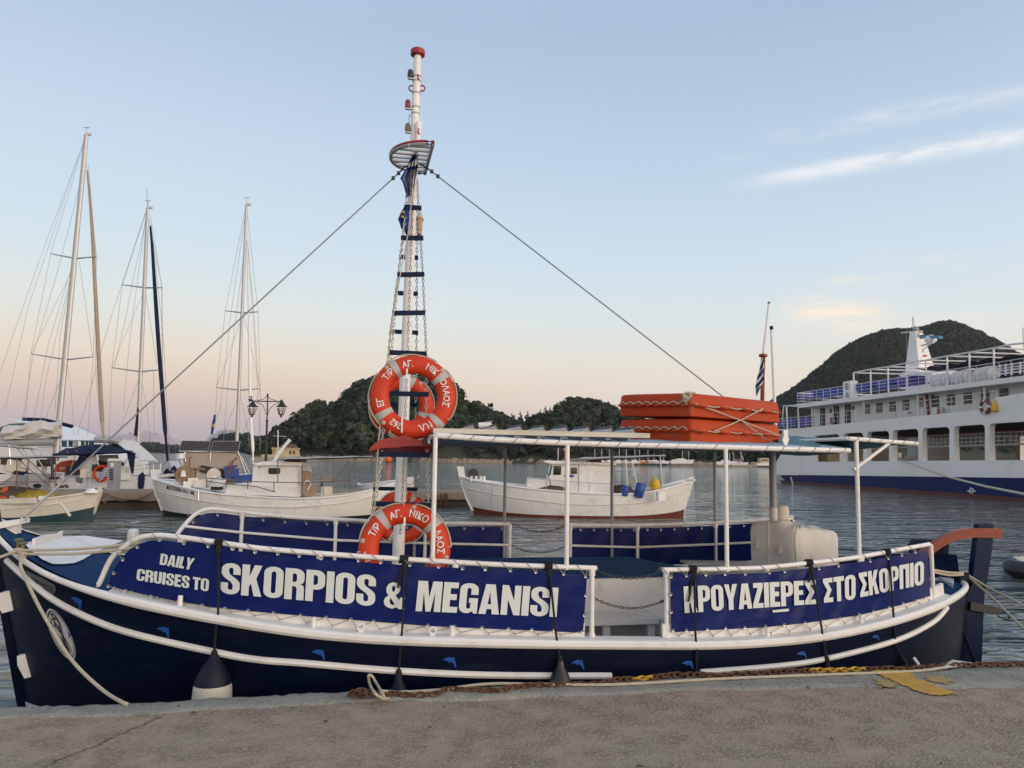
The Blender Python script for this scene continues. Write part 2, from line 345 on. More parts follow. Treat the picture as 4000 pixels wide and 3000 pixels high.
strip_px = [(0, 2807), (347, 2791), (1000, 2764), (1356, 2746), (2000, 2717), (2452, 2700), (2904, 2695), (3356, 2685), (4000, 2676)]
E0 = [PZ(x, y, QZ) for x, y in edge_px]; E1 = [PZ(x, y, QZ) for x, y in strip_px]
def ext_ends(P):
    a = P[0]+(P[0]-P[2]).normalized()*40; b = P[-1]+(P[-1]-P[-3]).normalized()*40
    a.y = P[0].y+.2; b.y = P[-1].y-.6; return [a]+P+[b]
E0 = ext_ends(E0); E1 = ext_ends(E1)
def resample(P, xs): return [Vector((x, float(np.interp(x, [p.x for p in P], [p.y for p in P])), QZ)) for x in xs]
xs = [-40, -20, -8, -4]+[i*.04-3 for i in range(230)]+[7, 9, 14, 25, 45]
e0 = resample(E0, xs); e1 = resample(E1, xs)
for i, p in enumerate(e0):
    p.y += .012*math.sin(p.x*9.3)*math.sin(p.x*3.1)+random.uniform(-.008, .008)
for p in e1: p.y += .02*math.sin(p.x*6.1)+.02*math.sin(p.x*2.3+1)+random.uniform(-.012, .012)
rows = []
for a, b in zip(e0, e1):
    j = random.uniform(-.004, .004)
    rows.append([Vector((a.x, a.y+.02, -1.5)), Vector((a.x, a.y, QZ-.06)), Vector((a.x, a.y-.004, QZ-.022)), Vector((a.x, a.y-.022, QZ-.004+j)), a.lerp(b, .3)+Vector((0, 0, j)), a.lerp(b, .7)+Vector((0, 0, j*.5)), Vector((b.x, b.y, QZ-.002)), Vector((b.x, b.y-.02, QZ-.03))])
mb = MB().grid(rows)
cem = quay_mat('quay_edge_cement', (.25, .25, .215), (.29, .28, .235), .5)
mb.build('quay_edge', cem, kind='structure', smooth=60)
mb = MB()
gx = [-40, -12, -5]+[i*.1-4 for i in range(115)]+[9, 15, 40]; gy = [-40, -10, 0]+[1+i*.1 for i in range(41)]
def hq(x, y): return QZ-.008+.006*math.sin(x*1.7+y*.6)+.004*math.sin(x*3.1-y*2.2)
mb.grid([[Vector((x, min(y, 1e9), hq(x, y))) for y in gy]+[Vector((x, float(np.interp(x, [p.x for p in E1], [p.y for p in E1]))+.06, QZ-.012))] for x in gx])
slab = quay_mat('quay_concrete', (.325, .260, .190), (.28, .245, .188), 1.7, [(PZ(170, 2990, QZ), PZ(640, 2790, QZ), .012)])
mb.build('quay_paving', slab, kind='structure', smooth=60)
# yellow painted bay line and patches on the quay edge
YP = pm('worn_yellow_paint', (.52, .29, .035), .8, var=.25, vs=12, dirt=(.30, .25, .17), da=.9, ds=7, bump=.3, bs=90)
YP2 = pm('faded_yellow_paint', (.36, .26, .10), .85, var=.2, vs=14, dirt=(.26, .245, .20), da=1, ds=8, bump=.3, bs=90)
def paint(name, pxs, z=.006, jt=.012):
    c = [PZ(x, y, QZ+z) for x, y in pxs]; out = []
    for i, p in enumerate(c):
        q = c[(i+1) % len(c)]
        for k in range(8): out.append(p.lerp(q, k/8)+Vector((random.uniform(-jt, jt), random.uniform(-jt, jt), 0)))
    mb = MB().plate([(p.x, p.y) for p in out], [], lambda u, v, d: Vector((u, v, QZ+z)))
    mb.build(name, YP if name == 'painted_line' else YP2, kind='structure', smooth=0)
paint('painted_line', [(3405, 2618), (3535, 2612), (3590, 2650), (3690, 2690), (3742, 2710), (3640, 2716), (3560, 2690), (3470, 2650)])
paint('painted_patch', [(3410, 2656), (3470, 2652), (3510, 2672), (3490, 2684), (3440, 2682)], .007, .03)
paint('painted_patch', [(3620, 2640), (3690, 2642), (3735, 2662), (3700, 2672), (3640, 2660)], .007, .03)
# ------------------------------------------------------------------ hills, mountains, woods
def prof(pts): 
    xs = [p[0] for p in pts]; ys = [p[1] for p in pts]; return lambda x: float(np.interp(x, xs, ys))
def zat(px, py, D): return W(px, py, D).z
ROCK = pm('shore_rock', (.24, .19, .13), .95, var=.3, vs=.35, bump=.5, bs=2, dirt=(.07, .07, .04), da=.7, ds=.2)
GROUND = pm('wood_floor', (.035, .04, .022), 1, var=.3, vs=.3)
def hill(name, ridge, D0, D1, mat, tree_h, n=90, shore=1.0, back=1.6):
    x0, x1 = ridge[0][0], ridge[-1][0]; f = prof(ridge); rows = []
    for i in range(n+1):
        px = lerp(x0, x1, i/n); zr = max(zat(px, f(px), D1)-tree_h, .3); r = []
        for t in (-.04, 0, .03, .1, .2, .35, .5, .65, .8, .9, 1, back):
            D = lerp(D0, D1, t)
            h = -1.5 if t < 0 else (shore*(.3+.7*min(t/.03, 1)) + max(zr-shore, 0)*math.sin(min(t, 1)*math.pi/2)**1.05 if t <= 1 else -1)
            p = W(px, 1700, D); r.append(Vector((p.x, p.y, h)))
        rows.append(r)
    mb = MB().grid(rows); mb.build(name, mat, kind='structure', smooth=80)
    def pos(px, t):
        D = lerp(D0, D1, t); zr = max(zat(px, f(px), D1)-tree_h, .3); p = W(px, 1700, D)
        return Vector((p.x, p.y, shore + max(zr-shore, 0)*math.sin(t*math.pi/2)**1.05))
    return pos
def leaf_cloud(C, Rr, n, size, rng, squash=1.0):
    """random leaf clump faces filling crowns at C with radii Rr (k,3)"""
    k = len(C); lobes = 7
    ld = rng.normal(size=(k, lobes, 3)); ld /= np.linalg.norm(ld, axis=2, keepdims=True); ld *= .62; ld[..., 2] *= .8
    which = rng.integers(0, lobes, size=(k, n))
    base = np.take_along_axis(ld, which[..., None].repeat(3, 2), axis=1)
    d = rng.normal(size=(k, n, 3)); d /= np.linalg.norm(d, axis=2, keepdims=True); d *= rng.uniform(.6, 1, size=(k, n, 1))*.42
    ctr = C[:, None, :]+(base+d)*Rr[:, None, :]
    nrm = d+base*.5+rng.normal(size=d.shape)*.22; nrm /= np.linalg.norm(nrm, axis=2, keepdims=True)
    a = np.cross(nrm, rng.normal(size=d.shape)); a /= np.linalg.norm(a, axis=2, keepdims=True); b = np.cross(nrm, a)
    s = (Rr.mean(1)[:, None, None]*size*rng.uniform(.6, 1.3, size=(k, n, 1)))
    V = np.stack([ctr+a*s, ctr-a*s*.5+b*s*.86, ctr-a*s*.5-b*s*.86], axis=2).reshape(-1, 3)
    return V
def cloud_mesh(name, V, mats, rng, per):
    nf = len(V)//3; me = bpy.data.meshes.new(name); me.vertices.add(len(V)); me.vertices.foreach_set('co', V.astype(np.float32).ravel())
    me.loops.add(len(V)); me.loops.foreach_set('vertex_index', np.arange(len(V), dtype=np.int32)); me.polygons.add(nf)
    me.polygons.foreach_set('loop_start', np.arange(0, len(V), 3, dtype=np.int32))
    for mm in mats: me.materials.append(mm)
    kt = rng.integers(0, len(mats), size=nf//per+1).repeat(per)[:nf]; flip = rng.random(nf) < .25; kt[flip] = rng.integers(0, len(mats), flip.sum())
    me.polygons.foreach_set('material_index', kt.astype(np.int32)); me.update(); me.validate(); return me
def fol(name, c): return pm(name, c, .85, var=.35, vs=.6, spec=.15)
G1 = [fol('pine_green', (.028, .046, .026)), fol('pine_dark', (.018, .032, .020)), fol('olive_green', (.048, .062, .034)), fol('oak_green', (.034, .055, .030)), fol('dusty_green', (.062, .070, .050))]
G2 = [fol('far_green', (.022, .036, .024)), fol('far_dark', (.014, .025, .018)), fol('far_olive', (.034, .043, .028)), fol('far_pale', (.048, .054, .040))]
BARK = pm('bark', (.06, .045, .035), .95, var=.3, vs=3)
isl = [(1020, 1778), (1045, 1752), (1067, 1715), (1099, 1668), (1144, 1650), (1189, 1608), (1215, 1580), (1257, 1586), (1284, 1604), (1310, 1580), (1340, 1572), (1370, 1525), (1400, 1506), (1455, 1492), (1520, 1484), (1600, 1482), (1680, 1484), (1730, 1492), (1766, 1504), (1784, 1540), (1800, 1562), (1894, 1578), (1924, 1598), (1998, 1628), (2048, 1640), (2078, 1618), (2123, 1620), (2172, 1592), (2197, 1566), (2237, 1551), (2297, 1554), (2346, 1566), (2411, 1590), (2500, 1625), (2620, 1665), (2800, 1700), (2950, 1720), (3080, 1735), (3200, 1750)]
posI = hill('wooded_island', isl, 262, 330, GROUND, 5.5, 130)
mb = MB(); rows = []
for i in range(200):
    px = lerp(1035, 3160, i/199); r = []
    for t, z in ((0, -.4), (.4, .45+random.uniform(-.3, .35)), (1.2, 1.1+random.uniform(-.3, .7)), (2.5, 1.2)):
        p = W(px, 1700, 259+t*2+3*math.sin(px*.013)+random.uniform(-.4, .4)); r.append(Vector((p.x, p.y, z)))
    rows.append(r)
mb.grid(rows).build('rocky_shore', ROCK, kind='structure', smooth=0)
rng = np.random.default_rng(5)
pts = []; rad = []
fi = prof(isl)
for i in range(2300):
    px = rng.uniform(1030, 3190); t = rng.random()**.8
    if px < 1190 and t < .12: continue
    p = posI(px, max(t, .015)); h = rng.choice([2.6, 3.6, 4.6, 6.0, 7.2])*rng.uniform(.85, 1.1)*(1.15 if px < 1800 else .85); w = h*rng.uniform(.34, .6)
    top_lim = zat(px, fi(px)-4, lerp(262, 330, t)); 
    pts.append((p.x, p.y, p.z+h*.5)); rad.append((w, w, h*.55))
mats4 = G1
me = cloud_mesh('woodland', leaf_cloud(np.array(pts), np.array(rad), 170, .24, rng), G1, rng, 170)
link('woodland', me, kind='stuff')
# pines that can be told apart on the skyline and along the shore
def tree_mesh(kind, seed):
    r = np.random.default_rng(seed)
    if kind == 'cypress':
        zs = np.linspace(.12, .98, 9); C = np.array([(0, 0, z) for z in zs]); rr = .17*np.sin(np.clip((1.02-zs)*2.6, 0, 1.57))+.01
        Rr = np.stack([rr, rr, np.full(9, .09)], 1); n = 60
    elif kind == 'pine':
        n = 110; C = [(r.normal()*.16, r.normal()*.16, z) for z in (.45, .58, .7, .8, .9)]; C = np.array(C); w = np.array([.26, .34, .36, .28, .18])*r.uniform(.8, 1.2, 5)
        Rr = np.stack([w, w, np.full(5, .11)], 1)
    else:
        n = 110; C = np.array([(r.normal()*.2, r.normal()*.2, z) for z in (.4, .55, .68, .8)]); w = r.uniform(.25, .4, 4); Rr = np.stack([w, w, w*.6], 1)
    crown = cloud_mesh('crown', leaf_cloud(C, Rr, n, .26, r), [G1[1], G1[0]] if kind != 'broad' else [G1[2], G1[3]], r, 40)
    mb = MB(); b = Vector((r.normal()*.03, r.normal()*.03, .5)); mb.tube([(0, 0, -.05), b*.5, b, (b.x*1.3, b.y*1.3, .85)], [.035, .028, .02, .008], 6)
    for k in range(4):
        z = r.uniform(.3, .7); a = r.uniform(0, 6.3); q = .2 if kind != 'cypress' else .04; mb.tube([(b.x*z*1.6, b.y*z*1.6, z), (q*math.cos(a), q*math.sin(a), z+.12)], [.012, .005], 5)
    return crown, mb.mesh('trunk', BARK)
TM = {k: [tree_mesh(k, 30+i+j*7) for i in range(4)] for j, k in enumerate(('pine', 'broad', 'cypress'))}
ORD = 'first second third fourth fifth sixth seventh eighth ninth tenth eleventh twelfth thirteenth fourteenth fifteenth sixteenth seventeenth eighteenth nineteenth twentieth twenty-first twenty-second twenty-third twenty-fourth twenty-fifth twenty-sixth'.split()
def tree(kind, name, loc, h, label, group, w=1):
    c, t = random.choice(TM[kind]); e = empty(name, loc, label, 'tree', group, random.uniform(0, 6.28)); e.scale = (h*w, h*w, h)
    link('crown', c, e, wm=False); link('trunk', t, e, wm=False)
for i, px in enumerate([1070, 1100, 1128, 1160, 1192, 1214, 1240, 1262, 1290, 1312, 1338, 1362, 1384, 1402, 1430, 1455, 1478, 1500, 1530, 1565, 1600, 1640, 1690, 1735, 1758, 1775]):
    p = posI(px, .93); top = zat(px, fi(px)-random.uniform(0, 14), lerp(262, 330, .93)); tree('pine', 'pine_tree', p, max(top-p.z, 4)+.5, ORD[i]+' tall dark pine from the left on the island skyline', 'pines on the island skyline', random.uniform(.8, 1.15))
for i, px in enumerate([1800, 1830, 1865, 1893, 1920, 1950, 1985, 2020, 2072, 2100, 2125, 2165, 2195, 2225, 2240, 2262, 2290, 2320, 2350, 2380, 2410]):
    p = posI(px, .95); top = zat(px, fi(px)-random.uniform(-2, 8), lerp(262, 330, .95)); tree('broad', 'evergreen_tree', p, max(top-p.z, 3.5)+.3, ORD[i]+' rounded tree from the left on the hill skyline right of the mast', 'rounded trees on the hill skyline', random.uniform(.8, 1.1))
for i, (px, py) in enumerate(sorted([(1998, 1614), (2007, 1618), (2031, 1608), (2060, 1606), (2109, 1600), (2130, 1586), (2148, 1590), (2167, 1580), (2138, 1640), (2150, 1655), (2176, 1640)])):
    p = posI(px, .9); top = zat(px, py, lerp(262, 330, .9)); tree('cypress', 'cypress_tree', p, top-p.z, ORD[i]+' slim cypress from the left in the dip between the wooded hills', 'cypresses between the hills', 1.0)
# big hill behind the ferry
big = [(2300, 1800), (2600, 1760), (2750, 1725), (2900, 1650), (3039, 1562), (3100, 1530), (3155, 1490), (3230, 1430), (3290, 1382), (3380, 1332), (3480, 1302), (3560, 1299), (3596, 1296), (3649, 1286), (3683, 1274), (3724, 1269), (3753, 1276), (3789, 1291), (3820, 1304), (3852, 1312), (3869, 1327), (3910, 1345), (3946, 1368), (4000, 1400), (4150, 1490), (4400, 1640), (4600, 1760)]
posB = hill('wooded_mountain', big, 520, 820, GROUND, 3, 120)
pts = []; rad = []
for i in range(9500):
    px = rng.uniform(2900, 4350); t = rng.uniform(.03, 1)**.85; p = posB(px, t); h = rng.uniform(3.5, 6.5); w = h*rng.uniform(.5, .8); pts.append((p.x, p.y, p.z+h*.3)); rad.append((w, w, h*.5))
link('mountain_woodland', cloud_mesh('mountain_woodland', leaf_cloud(np.array(pts), np.array(rad), 56, .36, rng), G2, rng, 56), kind='stuff')
# low far shores at the left
def farwood(nm, wn, ridge, D0, D1, th, n, fa=34):
    ps = hill(nm, ridge, D0, D1, GROUND, th, 60); P = []; Q = []
    for i in range(n):
        px = rng.uniform(ridge[0][0], ridge[-1][0]); t = rng.uniform(.03, 1); p = ps(px, t); h = rng.uniform(.8, 1.3)*th*1.3; w = h*.6; P.append((p.x, p.y, p.z+h*.35)); Q.append((w, w, h*.55))
    link(wn, cloud_mesh(wn, leaf_cloud(np.array(P), np.array(Q), fa, .4, rng), G2, rng, fa), kind='stuff')
farwood('far_hill', 'far_hill_woodland', [(760, 1775), (790, 1750), (827, 1727), (862, 1711), (892, 1698), (919, 1699), (965, 1699), (995, 1711), (1035, 1725), (1100, 1745), (1180, 1765)], 620, 700, 6, 900)
farwood('far_shore', 'far_shore_woodland', [(-900, 1740), (-300, 1735), (200, 1738), (420, 1738), (550, 1735), (585, 1729), (631, 1735), (702, 1744), (760, 1750), (830, 1757), (900, 1768)], 1150, 1250, 8, 1100)
MTN = pm('sunset_pink_limestone', (.58, .41, .39), 1, var=.12, vs=.004, dirt=(.40, .31, .31), da=.6, ds=.003)  # pink of the sunset light is put into the pale rock colour
def mountain(name, pts, D):
    f = prof(pts); x0, x1 = pts[0][0], pts[-1][0]; rows = []; r = np.random.default_rng(int(D)); n = 140; T = (0, .12, .25, .4, .55, .7, .85, 1, 1.5)
    for i in range(n+1):
        px = lerp(x0, x1, i/n); row = []; zr = zat(px, f(px)+r.normal()*1.2, D)
        for t in T:
            p = W(px, 1700, D*(.8+.2*t)); z = zr*math.sin(min(t, 1)*math.pi/2)*(1+(r.normal()*.09 if 0 < t < 1 else 0)) if t <= 1 else 0
            row.append(Vector((p.x, p.y, z if t else -5)))
        rows.append(row)
    MB().grid(rows).build(name, MTN, kind='structure', smooth=60)
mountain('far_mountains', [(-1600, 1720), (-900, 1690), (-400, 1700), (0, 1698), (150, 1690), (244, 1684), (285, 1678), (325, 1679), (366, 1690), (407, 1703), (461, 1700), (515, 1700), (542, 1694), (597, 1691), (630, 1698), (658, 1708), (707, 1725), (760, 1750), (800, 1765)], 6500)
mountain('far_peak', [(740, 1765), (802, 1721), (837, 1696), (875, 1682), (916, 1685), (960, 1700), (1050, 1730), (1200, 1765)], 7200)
# ------------------------------------------------------------------ tour boat: shape
YC = 6.85; BM = 1.42; XB = -2.75; XE = 6.14
def interp(x, P): return float(np.interp(x, [p[0] for p in P], [p[1] for p in P]))
def beam_t(t):
    t = min(max(t, 0), 1); return BM*(1-abs(2*t-1)**2.6)**.75
def beam(X): return beam_t((X-XB)/(XE-XB))
def near(px, py, inset=0.0, side=-1):
    X = 1.0
    for i in range(50):
        p = PY(px, py, YC+side*max(beam(X)-inset, 0.0)); X = .5*X+.5*p.x
    return PY(px, py, YC+side*max(beam(X)-inset, 0.0))
gun_px = [(22, 2160), (55, 2192), (95, 2214), (217, 2279), (352, 2327), (542, 2378), (760, 2422), (1000, 2465), (1190, 2495), (1480, 2519), (1900, 2531), (2186, 2536), (2523, 2538), (2800, 2539), (2935, 2532), (3170, 2514), (3405, 2467), (3582, 2414), (3699, 2367), (3758, 2326)]
SH = [(p.x, p.z+interp(p.x, [(-2.75, .016), (-1.9, .022), (-1.4, .035)])) for p in (near(x, y) for x, y in gun_px)]
SH = [(XB, 1.57)]+[s for s in SH if s[0] > XB+.1]+[(XE+.02, .90)]
SH.sort()
def sheer(X): return interp(X, SH)
sx = [XB+(XE-XB)*i/60 for i in range(61)]
for _ in range(6): SH = [(x, (sheer(x-.12)+2*sheer(x)+sheer(x+.12))/4 if XB+.2 < x < XE-.2 else sheer(x)) for x in sx]
def xst(z): return XB+.235*(1.56-z)
def xen(z): return XE-.10*(.9-z)
ZK = -.55
def ff(t, s): return 1-(.16+.55*abs(2*t-1)**2)*max(s, 0)**1.8
def hullY(X, z, side=-1):
    t = (X-xst(z))/(xen(z)-xst(z)); t = min(max(t, 0), 1); zs = sheer(X); s = (zs-z)/(zs-ZK)
    return YC+side*beam_t(t)*ff(t, s)
def onhull(px, py, off=0.0):
    Y = YC-1.2
    for i in range(60):
        p = PY(px, py, Y); Y = .5*Y+.5*(hullY(p.x, p.z)-off)
    return PY(px, py, Y)
boat = empty('tour_boat', (1.5, YC, 0), 'navy blue wooden excursion boat with white rails and cruise banners moored at the quay', 'boat')
def hull_rows(levels, n=96):
    rows = []
    for i in range(n+1):
        t = .5-.5*math.cos(math.pi*i/n); r = []
        for s in levels: r.append((t, s))
        rows.append(r)
    return rows
def hull_part(name, zf0, zf1, m, mat, side_both=True, n=96):
    rows = []
    for i in range(n+1):
        t = .5-.5*math.cos(math.pi*i/n); X0 = XB+t*(XE-XB); a = []
        z0 = zf0(sheer(X0)); z1 = zf1(sheer(X0))
        for k in range(m+1):
            z = lerp(z0, z1, k/m); X = xst(z)+t*(xen(z)-xst(z)); zs = sheer(X); s = min(max((zs-z)/(zs-ZK), 0), 1); a.append((X, beam_t(t)*ff(t, s), z))
        rows.append([Vector((x, YC-b, z)) for x, b, z in a]+[Vector((x, YC+b, z)) for x, b, z in reversed(a)])
    h = m+1; mb = MB()
    mb.grid([r[:h] for r in rows]); mb.grid([r[h:] for r in rows])
    return mb.build(name, mat, boat)
hull_part('hull', lambda s: s, lambda s: .16, 14, NAVY)
hull_part('boot_stripe', lambda s: .16, lambda s: .07, 1, WHT)
hull_part('bottom', lambda s: .07, lambda s: ZK, 6, REDB)
# stem post and stern post
def ctr(pts, w, name, mat):
    mb = MB().plate([(p[0], p[1]) for p in pts], [], lambda u, v, d: Vector((u, YC+d, v)), -w/2, w/2); return mb.build(name, mat, boat, smooth=20)
ctr([(xst(z)-.035, z) for z in (-.5, .2, .9, 1.5, 1.66)]+[(xst(z)+.06, z) for z in (1.66, 1.5, .9, .2, -.5)], .09, 'stem_post', NAVY)
ctr([(xen(z)+.05, z) for z in (-.5, .2, .6, 1.0)]+[(xen(z)-.06, z) for z in (1.0, .6, .2, -.5)], .09, 'stern_post', NAVY)
# gunwale rails and rub strakes
def xr(a, b, n): return [lerp(a, b, i/(n-1)) for i in range(n)]
for side in (-1, 1):
    pts = [Vector((x, YC+side*beam(x), sheer(x)-.0)) for x in xr(XB+.005, XE-.005, 120)]
    MB().tube(pts, [interp(p.x, [(-2.75, .017), (-1.9, .022), (-1.4, .036), (5, .036), (6.1, .026)]) for p in pts], 10).build('gunwale_rail', WHT, boat)
rub = [(27, 2189), (108, 2262), (217, 2347), (380, 2428), (543, 2481), (814, 2542), (1000, 2576), (1190, 2591), (1527, 2619), (1900, 2637), (2388, 2640)]
RP = smoothpts([onhull(x, y, .008) for x, y in rub], 80)
MB().tube(RP, .024, 8, sq=1).build('rub_strake', WHT, boat)
rub2 = [(2735, 2626), (3035, 2602), (3229, 2573), (3493, 2504), (3640, 2433), (3699, 2374)]
RP2 = smoothpts([onhull(x, y, .008) for x, y in rub2], 50)
MB().tube(RP2, .022, 8).build('rub_strake', WHT, boat)
RF = [Vector((p.x, 2*YC-p.y, p.z)) for p in RP]; MB().tube(RF, .024, 8).build('rub_strake', WHT, boat)
# low bulwark (white) with waterway
def bulwark(x0, x1, side, name='bulwark'):
    rows = []
    for x in xr(x0, x1, 50):
        b = beam(x); z = sheer(x); Y = lambda i: YC+side*max(b-i, 0)
        rows.append([Vector((x, Y(-.0), z+.030)), Vector((x, Y(.098), z+.034)), Vector((x, Y(.102), z+.125)), Vector((x, Y(.135), z+.127)), Vector((x, Y(.14), z-.12))])
    MB().grid(rows).build(name, WHT, boat)
GX0 = near(2300, 2515).x; GX1 = near(2610, 2515).x
bulwark(-1.62, GX0, -1); bulwark(GX1, 5.45, -1); bulwark(-1.62, 5.45, 1)
rows = [[Vector((x, YC-beam(x), sheer(x)+.03)), Vector((x, YC-beam(x)+.13, sheer(x)+.033)), Vector((x, YC-beam(x)+.135, .5))] for x in xr(GX0, GX1, 6)]
MB().grid(rows).build('gangway_sill', WHT, boat)
# decks
def deck(x0, x1, zf, inset, name, mat, n=30, camber=.03):
    rows = []
    for x in xr(x0, x1, n):
        b = max(min(beam(x)-inset, YC-hullY(x, zf(x)-.02)-.03), .004); rows.append([Vector((x, YC+b*k/6, zf(x)+camber*(1-(k/6)**2))) for k in range(-6, 7)])
    MB().grid(rows).build(name, mat, boat)
deck(XB+.03, -1.3, lambda x: sheer(x)+.008, .012, 'foredeck', CARP)
deck(4.72, XE-.05, lambda x: sheer(x)-.02, .03, 'afterdeck', CARP)
deck(-1.35, 5.3, lambda x: .56, .1, 'deck', CARP, 20, 0)
rows = [[Vector((-1.3, YC+(beam(-1.3)*.6)*k/6, .56)), Vector((-1.3, YC+(beam(-1.3)-.06)*k/6, sheer(-1.3)))] for k in range(-6, 7)]
MB().grid(rows).build('bulkhead', WHT, boat)
# fore hatch: raised white coaming with a rounded patch of white deck
ht = [(176, 2122), (300, 2085), (480, 2104), (430, 2138), (360, 2172), (320, 2193), (270, 2201), (205, 2201), (160, 2175), (125, 2145)]
def ondeck(px, py, off=0.0):
    z = 1.2
    for i in range(40):
        p = PZ(px, py, z); z = .5*z+.5*(sheer(p.x)-.005+.03*(1-min(((p.y-YC)/max(beam(p.x)-.03, .05))**2, 1))+off)
    return PZ(px, py, z)
ht = [(95, 2122), (180, 2098), (330, 2092), (480, 2112), (420, 2135), (370, 2158), (325, 2185), (290, 2199), (245, 2203), (205, 2202), (165, 2185), (120, 2150)]
P = [ondeck(x, y, .03) for x, y in ht]; c = sum(P, Vector())/len(P)
mb = MB(); mb.add([c]+P, [(0, i+1, (i+1) % len(P)+1) for i in range(len(P))]); mb.build('white_deck_patch', WHT, boat)
cp = [ondeck(x, y, .028) for x, y in ((130, 2130), (180, 2112), (225, 2108), (240, 2096), (330, 2092), (470, 2108))]
mb = MB()
for a, b in zip(cp[:3], cp[1:4]): mb.bar(a+Vector((0, 0, .02)), b+Vector((0, 0, .02)), .02, .06)
mb.build('hatch_coaming', WHT, boat)
mb = MB(); q = ondeck(518, 2118, 0)
mb.tube([q+Vector((0, 0, .0)), q+Vector((0, 0, .06)), q+Vector((0, 0, .115)), q+Vector((0, 0, .13))], [.055, .06, .055, .03], 10, sq=.9)
mb.build('vent_cowl', WHT, boat)
# stem blocks
for pts in ([(-6, 2318), (36, 2307), (52, 2384), (8, 2396), (-4, 2375)], [(66, 2563), (114, 2550), (131, 2641), (95, 2651), (68, 2600)]):
    P = [PY(x, y, YC-.20) for x, y in pts]; mb = MB(); n = len(P); vs = P+[p+Vector((0, .4, 0)) for p in P]
    mb.add(vs, [tuple(range(n)), tuple(range(2*n-1, n-1, -1))]+[(i, n+i, n+(i+1) % n, (i+1) % n) for i in range(n)]); mb.build('stem_block', WHT, boat, smooth=0)
# stem head plate with shackle
mb = MB(); a = PY(-160, 2058, YC); b = PY(98, 2026, YC); b2 = PY(96, 2044, YC); a2 = PY(-160, 2100, YC)
mb.add([v+Vector((0, s*.1, 0)) for s in (-1, 1) for v in (a, b, b2, a2)], [(0, 1, 2, 3), (7, 6, 5, 4), (0, 4, 5, 1), (1, 5, 6, 2), (2, 6, 7, 3), (3, 7, 4, 0)])
mb.build('bowsprit_plate', WHT, boat, smooth=0)
mb = MB(); p = PY(20, 2052, YC); mb.box(p-Vector((0, 0, .05)), (.2, .1, .12)); mb.build('bowsprit_bracket', WHT, boat, smooth=0)
sh0 = PY(95, 2022, YC)
mb = MB(); mb.tube([sh0+Vector((.02*math.cos(a), 0, .025*math.sin(a))) for a in np.linspace(0, 6.28, 13)[:-1]], .006, 6, closed=True); mb.build('shackle', GALV, boat)
# bow bollards
for i, (x, y) in enumerate(((70, 2146), (87, 2160))):
    p = ondeck(x, y+8, 0); mb = MB().lathe([(.016, -.03), (.015, .075), (.03, .08), (.032, .088), (.022, .096)], p, n=12); mb.build('bollard', BRONZ, boat)
# rudder, tiller
rp = [(3814, 2047), (3838, 2043), (3870, 2045), (3868, 2120), (3850, 2240), (3834, 2332), (3825, 2560), (3815, 2700), (3700, 2720), (3700, 2420), (3745, 2375), (3787, 2280)]
P = [PY(x, y, YC) for x, y in rp]; mb = MB().plate([(p.x, p.z) for p in P], [], lambda u, v, d: Vector((u, YC+d, v)), -.035, .035); mb.build('rudder_blade', NAVY2, boat, smooth=20)
P = [PY(x, y, YC-.03) for x, y in ((3798, 2275), (3804, 2125), (3660, 2120), (3640, 2150), (3700, 2290))]
mb = MB().plate([(p.x, p.z) for p in P], [], lambda u, v, d: Vector((u, YC+d, v)), .3, .33); mb.build('stern_board', NAVY2, boat, smooth=20)
tp = smoothpts([PY(x, y, YC) for x, y in ((3590, 2178), (3680, 2112), (3750, 2085), (3815, 2080), (3902, 2082))], 24)
mb = MB()
for k in range(len(tp)): pass
rows = []
for i, p in enumerate(tp):
    f = i/(len(tp)-1); hw = lerp(.035, .045, f); hh = lerp(.045, .048, f); rows.append([p+Vector((0, -hw, -hh)), p+Vector((0, hw, -hh)), p+Vector((0, hw, hh)), p+Vector((0, -hw, hh)), p+Vector((0, -hw, -hh))])
mb.grid(rows); mb.add(rows[0][:4], [(0, 1, 2, 3)]); mb.add(rows[-1][:4], [(3, 2, 1, 0)]); mb.build('tiller', WOOD, boat, smooth=30)
a = PY(3785, 2365, YC-.06)
mb = MB().bar(PY(3788, 2366, YC-.06), PY(3900, 2388, YC-.06), .03, .08); mb.tube([PY(x, y, YC-.06) for x, y in ((3898, 2380), (3935, 2395), (3946, 2412), (3935, 2420), (3898, 2408))], .011, 6); mb.build('rudder_bracket', BLACK, boat, smooth=20)
MB().tube([PY(3718, 2368, YC-.05), PY(3812, 2585, YC-.05)], .008, 6).build('rudder_stay', NAVY2, boat)
sd_ = near(3767, 2262, .1)
MB().lathe([(.014, -.03), (.013, .06), (.028, .064), (.03, .072), (.02, .08), (.012, .09)], near(3767, 2268, .12), n=12).build('bollard', BRONZ, boat)
rows = [[Vector((x, YC+max(beam(x)-.03, .0), sheer(x)-.02)), Vector((x, YC+max(beam(x)-.0, .0), sheer(x)+interp(x, [(4.7, .02), (5.2, .22), (6.14, .27)]))), Vector((x, YC+max(beam(x)+.02, .0), sheer(x)-.02))] for x in xr(4.7, XE-.01, 24)]
MB().grid(rows).build('stern_washboard', NAVY2, boat)
# white seat locker on the afterdeck
P = [PZ(x, y, .93) for x, y in ((3640, 2172), (3680, 2178), (3725, 2205), (3730, 2235), (3722, 2280), (3640, 2240))]
mb = MB().plate([(p.x, p.y) for p in P], [], lambda u, v, d: Vector((u, v, d)), .78, .93); mb.build('stern_locker', WHT, boat, smooth=20)
